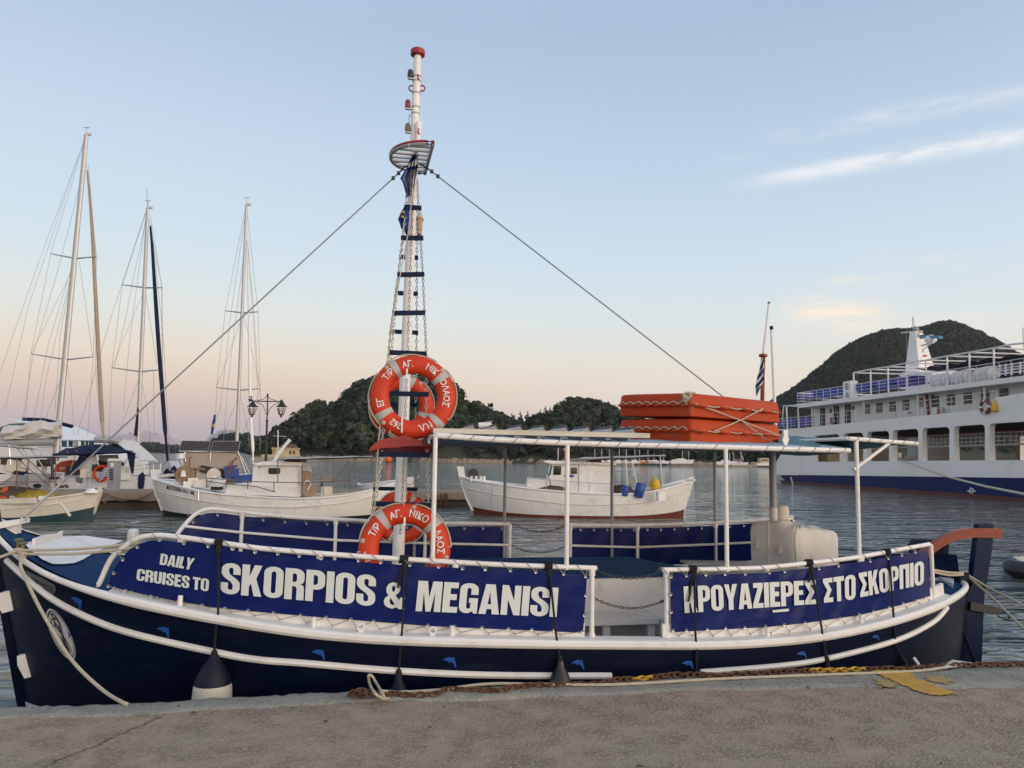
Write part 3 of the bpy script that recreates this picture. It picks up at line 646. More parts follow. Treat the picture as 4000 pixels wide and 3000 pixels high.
# ------------------------------------------------------------------ near rails
RR = .0185
rl = [(390, 2275), (434, 2183), (488, 2134), (543, 2102), (613, 2091), (689, 2097), (846, 2118), (1000, 2140), (1141, 2153), (1382, 2172), (1623, 2187), (1900, 2203), (2089, 2211), (2330, 2219)]
rp0 = [near(*p, .115) for p in rl]; b0 = Vector((rp0[0].x-.015, rp0[0].y, sheer(rp0[0].x)+.03))
MB().tube(smoothpts([b0]+rp0, 90), RR, 10).build('rail', WHT2, boat)
rr = [(2586, 2226), (2800, 2223), (2982, 2217), (3170, 2198), (3346, 2177), (3523, 2145), (3629, 2126)]
rp1 = [near(*p, .115) for p in rr]
MB().tube(smoothpts(rp1, 60), RR, 10).build('rail', WHT2, boat)
def railz(x): return interp(x, [(p.x, p.z) for p in rp0]+[(p.x, p.z) for p in rp1])
def post(x, side, z1, r=RR, name='rail_post', z0=None, inset=.115, mat=WHT2):
    Y = YC+side*(beam(x)-inset); mb = MB(); zb = (sheer(x)+.03) if z0 is None else z0
    mb.tube([(x, Y, zb), (x, Y, z1)], r, 10); mb.tube([(x, Y, zb), (x, Y, zb+.025)], r*1.35, 10)
    if z1-zb < .8: mb.tube([(x, Y, z1-.055), (x, Y, z1-.012)], r*1.3, 10)
    return mb.build(name, mat, boat)
for px in (705, 1250, 1780): x = near(px, 2150, .115).x; post(x, -1, railz(x))
xg0 = rp0[-1].x-.035; xg1 = rp1[0].x+.035
post(xg0, -1, railz(xg0)); post(xg1, -1, railz(xg1))
for px in (2995, 3365): x = near(px, 2200, .115).x; post(x, -1, railz(x))
q = near(3643, 2352, .115); a = rp1[-1]; MB().tube([a+Vector((-.01, 0, .005)), a+Vector((.02, 0, -.01)), Vector((a.x+.025, a.y, sheer(a.x)+.03))], RR, 10).build('rail_post', WHT2, boat)
# short stub fittings under the banner
for px in (700, 1225, 1765, 2995, 3362):
    x = near(px, 2440, .06).x; Y = YC-beam(x)+.05; MB().tube([(x, Y, sheer(x)+.02), (x, Y, sheer(x)+.1)], .017, 8).build('rail_socket', WHT2, boat)
# mooring eyes on the waterway
for x, y in ((1411, 2452), (1548, 2465), (1690, 2465)):
    p = near(x, y, .03); mb = MB().tube([p+Vector((.024*math.cos(a), -.005, .022*math.sin(a)+.005)) for a in np.linspace(0, 6.28, 17)[:-1]], .007, 6, closed=True); mb.box(p+Vector((0, 0, -.035)), (.04, .03, .03)); mb.build('mooring_eye', WHT2, boat)
# ------------------------------------------------------------------ far rails
fl = [(689, 2091), (735, 2035), (775, 2002), (814, 1989), (860, 1990), (958, 2003), (1150, 2021), (1310, 2028), (1500, 2038), (1700, 2043), (1990, 2047)]
fp0 = [near(*p, .115, 1) for p in fl]
MB().tube(smoothpts(fp0, 70), RR, 10).build('rail', WHT2, boat)
fr_ = [(2224, 2051), (2480, 2052), (2640, 2048), (2790, 2042), (2980, 2030), (3100, 2018)]
fp1 = [near(*p, .115, 1) for p in fr_]
MB().tube(smoothpts(fp1, 50), RR, 10).build('rail', WHT2, boat)
def fz(x): return interp(x, [(p.x, p.z) for p in fp0[3:]]+[(p.x, p.z) for p in fp1])
for px in (945, 1312, 1662, 1992): x = near(px, 2030, .115, 1).x; post(x, 1, fz(x))
for px in (2228, 2490, 2795): x = near(px, 2045, .115, 1).x; post(x, 1, fz(x))
def fmid(pts): return [near(x, y, .125, 1) for x, y in pts]
MB().tube(fmid([(715, 2055), (940, 2080), (1310, 2110), (1660, 2122), (1985, 2129)]), .013, 8).build('mid_rail', WHT2, boat)
MB().tube(fmid([(2228, 2131), (2490, 2138), (2790, 2126), (2960, 2118)]), .013, 8).build('mid_rail', WHT2, boat)
# ------------------------------------------------------------------ deckhouse, benches, helm
DH = PZ(2450, 2487, .56).y; x0 = PY(1480, 2250, DH).x; x1 = PY(2740, 2250, DH).x
zt = PY(2450, 2247, DH).z
mb = MB(); T = [(x0, DH), (x1-.12, DH), (x1, DH+.3), (x1-.28, DH+1.1), (x0, DH+1.2)]
mb.plate(T, [], lambda u, v, d: Vector((u, v, d)), .56, zt-.02); mb.build('deckhouse_side', WHT, boat, smooth=20)
mb = MB(); c = Vector((sum(p[0] for p in T)/5, sum(p[1] for p in T)/5)); T2 = [((u-c.x)*1.015+c.x, (v-c.y)*1.03+c.y) for u, v in T]
mb.plate(T2, [], lambda u, v, d: Vector((u, v, d)), zt-.018, zt+.012); mb.build('deckhouse_top', CARP, boat, smooth=20)
bp = PY(2440, 2428, DH-.30); bx0 = PY(2280, 2430, DH-.3).x; bx1 = PY(2572, 2430, DH-.3).x
bench = MB().bar((bx0, DH-.31, bp.z), (bx1, DH-.31, bp.z), .025, .045).build('bench', WHT, boat)
for k in range(4): MB().box(((bx0+bx1)/2+.05, DH-.27+k*.068, bp.z+.012), (bx1-bx0+.25, .058, .02)).build('slat', WHT, bench)
for x in (bx0+.2, bx1-.06): MB().box((x, DH-.27, (bp.z+.56)/2-.01), (.06, .05, bp.z-.56-.04)).build('bench_leg', WHT, bench)
MB().box((bx1+.1, DH-.16, bp.z), (.16, .3, .05)).build('bench_end', WHT, bench)
# slatted seat behind the deckhouse
s0 = PZ(2690, 2180, 1.0); s1 = PZ(2950, 2172, 1.0); sl_ = MB().bar((s0.x, s0.y-.02, .9), (s1.x+.3, s0.y-.02, .9), .03, .12).build('seat', WHT, boat)
for k in range(5): MB().box(((s0.x+s1.x)/2+.1, s0.y-.35+k*.11, .985), (s1.x-s0.x+.5, .095, .022)).build('slat', WHT, sl_)
# side locker seats along the far rail
# canvas cover over the helm console
hc = empty('helm_cover', PZ(3060, 2230, .7), 'pale canvas cover tied over the helm console near the stern', 'cover')
YH = YC+.05
def hp(x, y, dy=0): return PY(x, y, YH+dy)
PL = [(2931, -.02), (3020, -.20), (3098, -.36), (3112, -.37), (3128, -.34), (3200, -.16), (3262, .0), (3272, .03), (3268, .08), (3170, .42), (3140, .46), (3000, .34), (2945, .06)]
TZ = [(2931, 2040), (3020, 2034), (3105, 2062), (3200, 2062), (3272, 2074)]
out = []
for i, (px_, dy) in enumerate(PL):
    q = PL[(i+1) % len(PL)]
    for k in range(5):
        f = k/5; out.append((lerp(px_, q[0], f), lerp(dy, q[1], f)))
cen = sum((PY(x, 2100, YH+d) for x, d in out), Vector())/len(out)
rows = []
for lv, ins in ((0, 0), (.35, .006), (.7, 0), (.88, .0), (.95, .012), (.985, .04), (1.0, .09), (1.0, .6)):
    r = []
    for j, (x, d) in enumerate(out):
        top = PY(min(x, 3272), interp(x, TZ), YH+min(d, .05)).z; base = PY(x, 2100, YH+d); z0 = .75
        f = .010*math.sin(j*1.1+lv*3)+.006*math.sin(j*2.7+lv*9); di = Vector((cen.x-base.x, cen.y-base.y, 0)); L_ = di.length; di.normalize()
        p = base+di*(ins if ins < .5 else L_*ins)+di*f*(1-lv*.6); p.z = lerp(z0, top, lv)+(.006*math.sin(j*1.3) if lv > .9 else 0); r.append(p)
    rows.append(r+[r[0]])
mb = MB().grid(rows); mb.add(rows[-1][:-1], [tuple(range(len(out)))]); mb.build('cover_body', CANV, hc, smooth=60)
mb = MB()
for (x, y) in ((2957, 2120), (3045, 2140)):
    p = hp(x, y, -.10 if x < 3000 else -.27); mb.add([p+Vector((0, -.01, .05)), p+Vector((-.025, -.01, -.05)), p+Vector((.025, -.01, -.05)), p+Vector((0, -.04, -.05))], [(0, 1, 3), (0, 3, 2), (1, 2, 3)])
mb.tube([hp(3003, 2040, -.185), hp(3001, 2210, -.185)], .006, 5); mb.build('tie_flap', CANV, hc)
pb = hp(3055, 2060, .15); mb = MB().lathe([(.075, 0), (.075, .17), (.068, .215), (.03, .225)], hp(3052, 2062, .15), n=12); mb.build('cover_top', CANV, hc)
# mast of grey pipe standing in the console (exhaust) with its clamp
a = PY(3022, 2035, YH); b = PY(3017, 1752, YH); MB().tube([a, b], .034, 12).build('exhaust_pipe', GALVG, boat)
MB().tube([a-Vector((0, 0, .02)), a+Vector((0, 0, .13))], .038, 12).build('pipe_lagging', CANV, boat)
MB().tube([hp(3070, 2030, .3), hp(3095, 2025, .3), hp(3100, 2040, .3)], .012, 8).build('console_handle', WHT2, boat)
# ------------------------------------------------------------------ roof frame
nr = [(1706, 1701), (1968, 1719), (2222, 1731), (2500, 1739), (2800, 1746), (3046, 1753), (3318, 1760)]
base_px = [(1690, 2190), (2213, 2214), (2840, 2222), (3357, 2177)]
B = [near(x, y, .115) for x, y in base_px]
def roofpt(px, py):
    X = 1.0
    for i in range(40):
        Yn = interp(X, [(b.x, b.y) for b in B]); p = PY(px, py, Yn); X = .5*X+.5*p.x
    return p
NR = [roofpt(*p) for p in nr]; zr = sum(p.z for p in NR)/len(NR)
MB().tube(smoothpts(NR, 60), .021, 10).build('roof_rail', WHT2, boat)
for b in B[:3]:
    top = roofpt(*{0: (1706, 1701), 1: (2222, 1731), 2: (2840, 1747)}[B.index(b)])
    MB().tube([(b.x, b.y, b.z-.02), (b.x, b.y, top.z)], .017, 10).build('roof_post', WHT2, boat)
b = B[3]; t = roofpt(3316, 1713); MB().tube([(b.x, b.y, b.z-.04), (b.x, b.y, t.z)], .0185, 10).build('roof_post', WHT2, boat)
FRp = []
for px, py, bx, by in ((1630, 1735, 1620, 2040), (1970, 1740, 1970, 2045), (2395, 1748, 2390, 2052), (2783, 1756, 2795, 2150)):
    bb = near(bx, by, .115, 1); zz = PY(px, py, bb.y).z; FRp.append(Vector((bb.x, bb.y, zz))); MB().tube([(bb.x, bb.y, sheer(bb.x)), (bb.x, bb.y, zz)], .017, 10).build('roof_post', GALVG, boat)
e = near(3060, 2030, .115, 1); FRp.append(Vector((e.x+.2, e.y-.05, FRp[-1].z)))
MB().tube(FRp, .02, 10).build('roof_rail', GALVG, boat)
MB().tube([PY(2783, 1800, FRp[3].y), PY(2862, 1758, FRp[3].y-.3)], .012, 8).build('roof_brace', GALVG, boat)
MB().tube([NR[0], FRp[0]+Vector((NR[0].x-FRp[0].x, 0, 0))], .02, 10).build('roof_crossbar', WHT2, boat)
# awning canvas
def awn(nearl, farl, crown, name, mat, n=40, m=14, zoff=.012):
    rows = []
    for i in range(n+1):
        a = nearl(i/n); b = farl(i/n); r = []
        for k in range(m+1):
            s = k/m; p = a.lerp(b, s); r.append(p+Vector((0, 0, zoff+crown*math.sin(math.pi*s)**.8+.008*math.sin(i*1.3)*math.sin(k*.9))))
        rows.append(r)
    lo = [[p-Vector((0, 0, .006)) for p in r] for r in rows]
    MB().grid(rows).grid(lo).build(name, mat, boat, smooth=60)
def along(P):
    def f(t):
        x = lerp(P[0].x, P[-1].x, t); return Vector((x, interp(x, [(p.x, p.y) for p in P]), interp(x, [(p.x, p.z) for p in P])))
    return f
nl = along(NR); fx0, fx1 = NR[0].x, NR[-1].x
def farl(t): x = lerp(fx0, fx1, t); return Vector((x, YC+beam(x)-.115, interp(x, [(p.x, p.z) for p in FRp])))
awn(nl, farl, .055, 'awning_canvas', AWNU)
# aft bimini: pole, brace and teal canvas
t2 = roofpt(3583, 1733); t2.y = t.y+.12; t2 = PY(3583, 1733, t.y+.12)
MB().tube([t, t2], .0175, 10).build('bimini_pole', WHT2, boat)
MB().tube([PY(3334, 1835, b.y), PY(3479, 1727, t.y+.08)], .015, 10).build('bimini_brace', WHT2, boat)
MB().tube([t, Vector((t.x, 2*YC-t.y, t.z-.03))], .016, 8).build('bimini_crossbar', WHT2, boat)
def bil(P00, P10, P11, P01, sagv, name, mat, n=16, m=14):
    rows = [[P00.lerp(P10, i/n).lerp(P01.lerp(P11, i/n), j/m)-Vector((0, 0, sagv*math.sin(math.pi*i/n)*math.sin(math.pi*j/m)+.006*math.sin(i*1.9+j*.7))) for j in range(m+1)] for i in range(n+1)]
    MB().grid(rows).grid([[p-Vector((0, 0, .005)) for p in r] for r in rows]).build(name, mat, boat, smooth=60)
fy = 2*YC-t.y
bil(t+Vector((.02, .01, .01)), t2+Vector((-.02, .01, 0)), Vector((t2.x-.35, fy-.2, t2.z-.02)), Vector((t.x, fy, t.z-.06)), .10, 'bimini_canvas', TEAL)
pA = PY(3050, 1718, YC-.35); pB = PY(3318, 1742, YC-.8)
bil(PY(3040, 1748, B[3].y+.10), PY(3316, 1750, B[3].y+.1), PY(3316, 1722, YC+.5), PY(3040, 1698, YC+.3), -.03, 'awning_flap', TEAL)
# cord lashings spiralling round the roof rail and bimini pole
def lash(P, r, n, name, mat=ROPEG, parent=None, cr_=.0035, turn=.55):
    mb = MB()
    L_ = [0]
    for i in range(1, len(P)): L_.append(L_[-1]+(P[i]-P[i-1]).length)
    def at(s):
        k = min(max(np.searchsorted(L_, s)-1, 0), len(P)-2); return P[k].lerp(P[k+1], (s-L_[k])/(L_[k+1]-L_[k]))
    for q in range(n):
        s0_ = L_[-1]*(q+.3)/n; pts = []
        for k in range(9):
            a = -1.9+turn*2*math.pi*k/8; c = at(min(s0_+.05*k/8*1.6, L_[-1])); pts.append(c+Vector((0, -math.cos(a), math.sin(a)))*(r+.002))
        mb.tube(pts, cr_, 4)
    return mb.build(name, mat, parent or boat)
lash(NR, .021, 22, 'awning_lashing'); lash([t, t2], .0175, 6, 'awning_lashing')
# ------------------------------------------------------------------ lettering
def arcp(cx, cy, rx, ry, a0, a1, n=5): return [(cx+rx*math.cos(R_(lerp(a0, a1, i/n))), cy+ry*math.sin(R_(lerp(a0, a1, i/n)))) for i in range(n+1)]
def rrect(x0, y0, x1, y1, rx, ry): return arcp(x1-rx, y1-ry, rx, ry, 0, 90)+arcp(x0+rx, y1-ry, rx, ry, 90, 180)+arcp(x0+rx, y0+ry, rx, ry, 180, 270)+arcp(x1-rx, y0+ry, rx, ry, 270, 360)
CO = [(.54, .62), (.33, .62)]+arcp(.27, .78, .06, .07, 0, 180)+arcp(.27, .22, .06, .07, 180, 360)
GL = {
 'O': (.54, rrect(0, 0, .54, 1, .25, .2), [rrect(.205, .15, .335, .85, .06, .07)]),
 'D': (.54, [(0, 0), (0, 1), (.28, 1)]+arcp(.28, .78, .26, .22, 90, 0)+arcp(.28, .22, .26, .22, 0, -90), [[(.21, .17), (.21, .83)]+arcp(.26, .76, .07, .07, 90, 0)+arcp(.26, .24, .07, .07, 0, -90)]),
 'A': (.60, [(0, 0), (.16, 1), (.44, 1), (.6, 0), (.39, 0), (.37, .17), (.23, .17), (.21, 0)], [[(.252, .33), (.348, .33), (.30, .76)]]),
 'L': (.40, [(0, 0), (0, 1), (.21, 1), (.21, .19), (.4, .19), (.4, 0)], []),
 'Y': (.57, [(.18, 0), (.18, .4), (0, 1), (.21, 1), (.285, .62), (.36, 1), (.57, 1), (.39, .4), (.39, 0)], []),
 'C': (.54, CO+[(.33, .40), (.54, .40)]+arcp(.29, .2, .25, .2, 0, -90)+arcp(.25, .2, .25, .2, -90, -180)+arcp(.25, .8, .25, .2, 180, 90)+arcp(.29, .8, .25, .2, 90, 0), []),
 'G': (.54, CO+[(.33, .35), (.28, .35), (.28, .51), (.54, .51), (.54, 0), (.43, 0), (.40, .07)]+arcp(.23, .2, .23, .2, -80, -180)+arcp(.25, .8, .25, .2, 180, 90)+arcp(.29, .8, .25, .2, 90, 0), []),
 'R': (.54, [(0, 0), (0, 1), (.3, 1)]+arcp(.3, .8, .24, .2, 90, 0)+[(.54, .66), (.51, .55), (.43, .51), (.51, .47), (.54, .38), (.54, 0), (.335, 0), (.335, .36), (.30, .43), (.21, .43), (.21, 0)], [[(.21, .57), (.21, .84), (.29, .84), (.33, .79), (.33, .62), (.29, .57)]]),
 'U': (.54, [(0, 1), (.21, 1)]+arcp(.27, .22, .06, .07, 180, 360)+[(.33, 1), (.54, 1)]+arcp(.29, .2, .25, .2, 0, -90)+arcp(.25, .2, .25, .2, -90, -180), []),
 'S': (.53, [(.53, .64), (.33, .64)]+arcp(.268, .8, .062, .06, 0, 180)+[(.206, .72), (.25, .63), (.44, .49), (.51, .41), (.53, .32)]+arcp(.28, .2, .25, .2, 0, -90)+arcp(.25, .2, .25, .2, -90, -180)+[(0, .37), (.2, .37)]+arcp(.266, .2, .066, .06, 180, 360)+[(.332, .30), (.28, .39), (.08, .54), (.02, .62), (0, .70)]+arcp(.25, .8, .25, .2, 180, 90)+arcp(.28, .8, .25, .2, 90, 0), []),
 'E': (.44, [(0, 0), (0, 1), (.43, 1), (.43, .81), (.21, .81), (.21, .61), (.40, .61), (.40, .42), (.21, .42), (.21, .19), (.44, .19), (.44, 0)], []),
 'T': (.52, [(.155, 0), (.155, .81), (0, .81), (0, 1), (.52, 1), (.52, .81), (.365, .81), (.365, 0)], []),
 'K': (.57, [(0, 0), (0, 1), (.21, 1), (.21, .62), (.34, 1), (.55, 1), (.40, .56), (.57, 0), (.355, 0), (.26, .40), (.21, .30), (.21, 0)], []),
 'P': (.53, [(0, 0), (0, 1), (.3, 1)]+arcp(.3, .8, .23, .2, 90, 0)+arcp(.3, .57, .23, .19, 0, -90)+[(.21, .38), (.21, 0)], [[(.21, .53), (.21, .84), (.28, .84), (.33, .79), (.33, .58), (.28, .53)]]),
 'M': (.72, [(0, 0), (0, 1), (.28, 1), (.36, .45), (.44, 1), (.72, 1), (.72, 0), (.53, 0), (.53, .66), (.43, 0), (.29, 0), (.19, .66), (.19, 0)], []),
 'N': (.56, [(0, 0), (0, 1), (.19, 1), (.37, .48), (.37, 1), (.56, 1), (.56, 0), (.38, 0), (.19, .52), (.19, 0)], []),
 'I': (.21, [(0, 0), (0, 1), (.21, 1), (.21, 0)], []),
 'Z': (.45, [(0, 0), (0, .17), (.22, .81), (.02, .81), (.02, 1), (.45, 1), (.45, .84), (.23, .19), (.45, .19), (.45, 0)], []),
 'Σ': (.48, [(0, 0), (0, .16), (.2, .5), (0, .85), (0, 1), (.47, 1), (.47, .81), (.25, .81), (.42, .5), (.24, .19), (.48, .19), (.48, 0)], []),
 'Π': (.56, [(0, 0), (0, 1), (.56, 1), (.56, 0), (.35, 0), (.35, .82), (.21, .82), (.21, 0)], []),
 '&': (.62, [(.62, 0), (.44, 0), (.38, .06), (.25, -.01), (.12, .03), (.03, .11), (0, .26), (.04, .39), (.13, .49), (.07, .61), (.06, .78), (.12, .92), (.24, 1), (.38, .98), (.47, .88), (.48, .72), (.43, .6), (.34, .52), (.45, .33), (.48, .44), (.62, .44), (.59, .29), (.53, .19)], [[(.25, .65), (.22, .76), (.25, .87), (.31, .85), (.33, .74), (.29, .63)], [(.2, .40), (.17, .28), (.2, .17), (.27, .13), (.32, .18)]]),
}
def word(txt, quad, parent, surf, mat=LETW):
    """txt stretched into quad TL,TR,BR,BL; every letter its own part"""
    w = sum(.17 if c == ' ' else GL[c][0]+.045 for c in txt)-.045; x = 0
    TL, TR, BR, BL = quad
    def to3(u, v, d):
        u = u/w; a = (lerp(TL[0], TR[0], u), lerp(TL[1], TR[1], u)); b = (lerp(BL[0], BR[0], u), lerp(BL[1], BR[1], u))
        return surf(lerp(b[0], a[0], v), lerp(b[1], a[1], v))
    for c in txt:
        if c == ' ': x += .17; continue
        g = GL[c]; sh = lambda l: [(p[0]+x, p[1]) for p in l]
        MB().plate(sh(g[1]), [sh(h) for h in g[2]], to3).build('letter', mat, parent, smooth=0); x += g[0]+.045
_tc = {}
def text_mesh(s, bold=.025):
    if (s, bold) in _tc: return _tc[(s, bold)]
    c = bpy.data.curves.new('t', 'FONT'); c.body = s; c.align_x = 'CENTER'; c.offset = bold; c.resolution_u = 3
    o = bpy.data.objects.new('t', c); COL.objects.link(o); dg = bpy.context.evaluated_depsgraph_get(); me = bpy.data.meshes.new_from_object(o.evaluated_get(dg))
    V = [tuple(v.co) for v in me.vertices]; Fc = [tuple(p.vertices) for p in me.polygons]
    bpy.data.objects.remove(o); bpy.data.curves.remove(c); bpy.data.meshes.remove(me); _tc[(s, bold)] = (V, Fc); return V, Fc
def text_on(mb, s, to3, bold=.025, mi=0, sub=0):
    V, Fc = text_mesh(s, bold)
    if not sub: mb.add([to3(v[0], v[1]) for v in V], Fc, mi); return
    T = [(V[f[0]], V[f[i]], V[f[i+1]]) for f in Fc for i in range(1, len(f)-1)]
    for _ in range(sub):
        Q = []
        for a, b, c in T:
            ab, bc, ca = [tuple((p+q)/2 for p, q in zip(u, w)) for u, w in ((a, b), (b, c), (c, a))]; Q += [(a, ab, ca), (ab, b, bc), (ca, bc, c), (ab, bc, ca)]
        T = Q
    mb.add([to3(p[0], p[1]) for t in T for p in t], [(3*i, 3*i+1, 3*i+2) for i in range(len(T))], mi)
# ------------------------------------------------------------------ mast
MBs = PY(1555, 2188, YC); MTp = PY(1632, 208, YC)
def mastp(py, dx=0, dy=0): t = (py-208)/(2188-208); p = PY(lerp(1632, 1555, t)+dx, py, YC+dy); return p
mast = MB().tube([Vector((MBs.x, MBs.y, .5)), MBs, mastp(1300), mastp(700), MTp], [.054, .053, .046, .040, .034], 20).build('mast', WHT2, boat)
MB().lathe([(.05, -.03), (.066, -.02), (.068, .02), (.06, .032), (.02, .036)], MTp, n=20).build('mast_cap', REDP, mast)
for y, c, m_ in ((290, 0, pm('lamp_violet', (.03, .02, .05), .3)), (408, 1, pm('lamp_red', (.22, .02, .05), .3)), (500, 2, pm('lamp_amber', (.16, .12, .08), .3))):
    p = mastp(y, {0: -26, 1: -31, 2: -28}[c]); mb = MB().lathe([(.026, -.035), (.026, .0), (.024, .03), (.017, .042)], p, n=12); mb.build('mast_lamp', m_, mast)
    MB().box(p+Vector((.035, 0, -.043)), (.11, .03, .01)).build('lamp_bracket', STEEL, mast)
MB().tube([mastp(455, -19), mastp(448, -24), mastp(500, -24), mastp(512, -17)], .006, 6).build('aerial_bracket', STEEL, mast)
for dx in (-18, 22): MB().tube([mastp(345, dx)+Vector((.027*math.cos(a), 0, .027*math.sin(a))) for a in np.linspace(0, 6.28, 15)[:-1]], .007, 6, closed=True).build('halyard_eye', REDP, mast)
for y in (300, 318, 365, 420, 445, 560): MB().lathe([(.040, -.006), (.040, .006)], mastp(y), n=16).build('mast_clamp', ALU, mast)
MB().tube([PY(1636, 478, YC-.06), PY(1632, 560, YC-.09), PY(1625, 645, YC-.10)], [.030, .018, .014], 8).build('gaff', WHT2, mast)
for (x, y) in ((1634, 303), (1635, 515)): MB().tube([PY(x, y-12, YC-.09), PY(x-2, y+2, YC-.10), PY(x+4, y+10, YC-.10)], .008, 5).build('halyard_cleat', REDP, mast)
# crow's nest: half round slatted platform
zc = PY(1610, 618, YC).z; xe_ = PY(1676, 610, YC).x; ry_ = .36; rx_ = .35
cn = [(xe_-rx_*math.sin(a), YC-ry_*math.cos(a)) for a in np.linspace(0, math.pi, 19)]
nest = MB().tube([Vector((x, y, zc)) for x, y in cn], .014, 8, closed=True, sq=1.3).build('crows_nest', GALVG, mast)
MB().tube([Vector((x, y, zc+.024)) for x, y in cn], .013, 6, closed=True).build('nest_rim', REDP, nest)
for k in range(7):
    y = YC-ry_*.8+k*ry_*1.6/6; w = rx_*math.sqrt(max(1-((y-YC)/ry_)**2, 0)); MB().bar((xe_-w, y, zc), (xe_, y, zc), .035, .018).build('slat', WHT2, nest)
# stays
stay = lambda pts, n, **k: MB().tube(pts, .0065, 6).build(n, GALVG, boat)
hd = PY(1566, 668, YC); stay([hd, sh0], 'forestay'); MB().tube([hd, PY(1580, 652, YC-.02), mastp(640)], .008, 6).build('stay_strop', BLACK, mast)
hb = PY(1676, 662, YC); stay([hb, PY(2812, 1540, YC), PY(3030, 1716, YC)], 'backstay'); MB().tube([hb, PY(1650, 645, YC-.02), mastp(632)], .008, 6).build('stay_strop', BLACK, mast)
for p, q in ((hd, sh0), (hb, PY(2812, 1540, YC))):
    d = (q-p).normalized()
    for k in (.03, .10): MB().box(p+d*k, (.03, .025, .03)).build('wire_clip', BLACK, mast)
# bottlescrew at the foot of the forestay
d = (hd-sh0).normalized(); MB().tube([sh0+d*.02, sh0+d*.05, sh0+d*.35, sh0+d*.38], [.005, .011, .011, .005], 8).build('bottlescrew', GALV, boat)
# ------------------------------------------------------------------ chain ratline ladders
zT = PY(1600, 720, YC).z; zB = .95
def chain_mesh(name, L_=.043, w=.026, r=.0044, mat=GALV, n=8, k=4):
    pts = []
    for i in range(n):
        a = 2*math.pi*i/n; pts.append(Vector((math.cos(a)*w/2*.75, 0, math.sin(a)*L_/2)))
    return MB().tube(pts, r, k, closed=True, up=(0, 1, 0)).mesh(name, mat, 60)
def lay_chain(me, P, pitch, parent, name='chain_link', jitter=0, cap=300, twist0=0):
    L_ = [0]
    for i in range(1, len(P)): L_.append(L_[-1]+(P[i]-P[i-1]).length)
    n = int(L_[-1]/pitch); out = []
    for i in range(min(n, cap)):
        s = (i+.5)*pitch; k = min(max(int(np.searchsorted(L_, s))-1, 0), len(P)-2); c = P[k].lerp(P[k+1], (s-L_[k])/max(L_[k+1]-L_[k], 1e-6)); d = (P[k+1]-P[k]).normalized()
        q = d.to_track_quat('Z', 'Y') @ Euler((0, 0, twist0+(0 if i % 2 else math.pi/2)+random.uniform(-jitter, jitter))).to_quaternion()
        o = bpy.data.objects.new(name, me); COL.objects.link(o); o.parent = parent; o.matrix_parent_inverse = wbasis(parent).inverted(); o.location = c; o.rotation_mode = 'QUATERNION'; o.rotation_quaternion = q; out.append(o)
    return out
LINK = chain_mesh('chain_link')
def ladpt(side):
    yb = YC+side*(beam(.1)-.12); n = Vector((0, (zT-zB), -(YC-yb)*(-1)*-1)); 
    a = Vector((0, YC+side*.06, zT)); b = Vector((0, yb, zB)); d = (b-a).normalized(); n = d.cross(Vector((1, 0, 0)))
    return lambda px, py: PN(px, py, a, n)
def ladder(side, chains, rungs, label):
    L = ladpt(side); root = empty('chain_ladder', L(*chains[0][-1]), label, 'rope ladder', 'chain ladders up the mast')
    for c in chains: lay_chain(LINK, [L(*p) for p in c], .036, root)
    for x0, x1, y0, y1 in rungs:
        a = L(x0, y0); b = L(x1, y1); MB().bar(a+Vector((0, -.005, 0)), b+Vector((0, -.005, 0)), .03, .038, (0, 0, 1)).build('rung', NAVY2, root, smooth=0)
    return L
LN = ladder(-1, [[(1594, 700), (1585, 817), (1556, 1073), (1530, 1368), (1508, 1540), (1488, 1789), (1463, 2000), (1452, 2130)], [(1630, 700), (1636, 825), (1652, 1073), (1665, 1374), (1665, 1621), (1669, 1789), (1674, 1970), (1680, 2130)]],
   [(1579, 1646, 809, 814), (1566, 1653, 930, 931), (1552, 1657, 1074, 1072), (1534, 1660, 1224, 1222), (1521, 1666, 1377, 1383), (1507, 1674, 1537, 1541), (1481, 1677, 1774, 1778), (1458, 1680, 1967, 1975)], 'chain ladder with navy wooden rungs on the near side of the mast')
LF = ladder(1, [[(1588, 800), (1566, 1002), (1545, 1150), (1526, 1293), (1500, 1560), (1470, 1794), (1455, 1990), (1450, 2100)], [(1624, 800), (1629, 943), (1628, 1150), (1628, 1297), (1625, 1500), (1621, 1700), (1619, 1900), (1618, 2110)]],
   [(1559, 1633, 1004, 1008), (1545, 1632, 1145, 1148), (1524, 1633, 1295, 1300), (1514, 1630, 1437, 1441), (1500, 1630, 1581, 1583), (1478, 1630, 1745, 1747), (1458, 1630, 1908, 1911)], 'chain ladder behind the mast with shorter navy rungs')
hal = empty('halyard_chain', mastp(2090, 0, -.1), 'thin chain hanging down the front of the white mast', 'chain')
lay_chain(LINK, [PY(1612, 700, YC-.13), PY(1611, 825, YC-.13), PY(1592, 1390, YC-.13), PY(1577, 1789, YC-.13), PY(1571, 1952, YC-.13), PY(1562, 2095, YC-.13)], .036, hal)
MB().tube([PY(1620, 650, YC-.1), PY(1596, 900, YC-.25), LN(1540, 1200)+Vector((0, -.03, 0)), LN(1505, 1470)+Vector((0, -.03, 0)), LN(1478, 1720)+Vector((0, -.04, 0)), LN(1455, 2120)+Vector((0, -.03, 0))], .005, 5).build('flag_halyard', ROPE, boat)
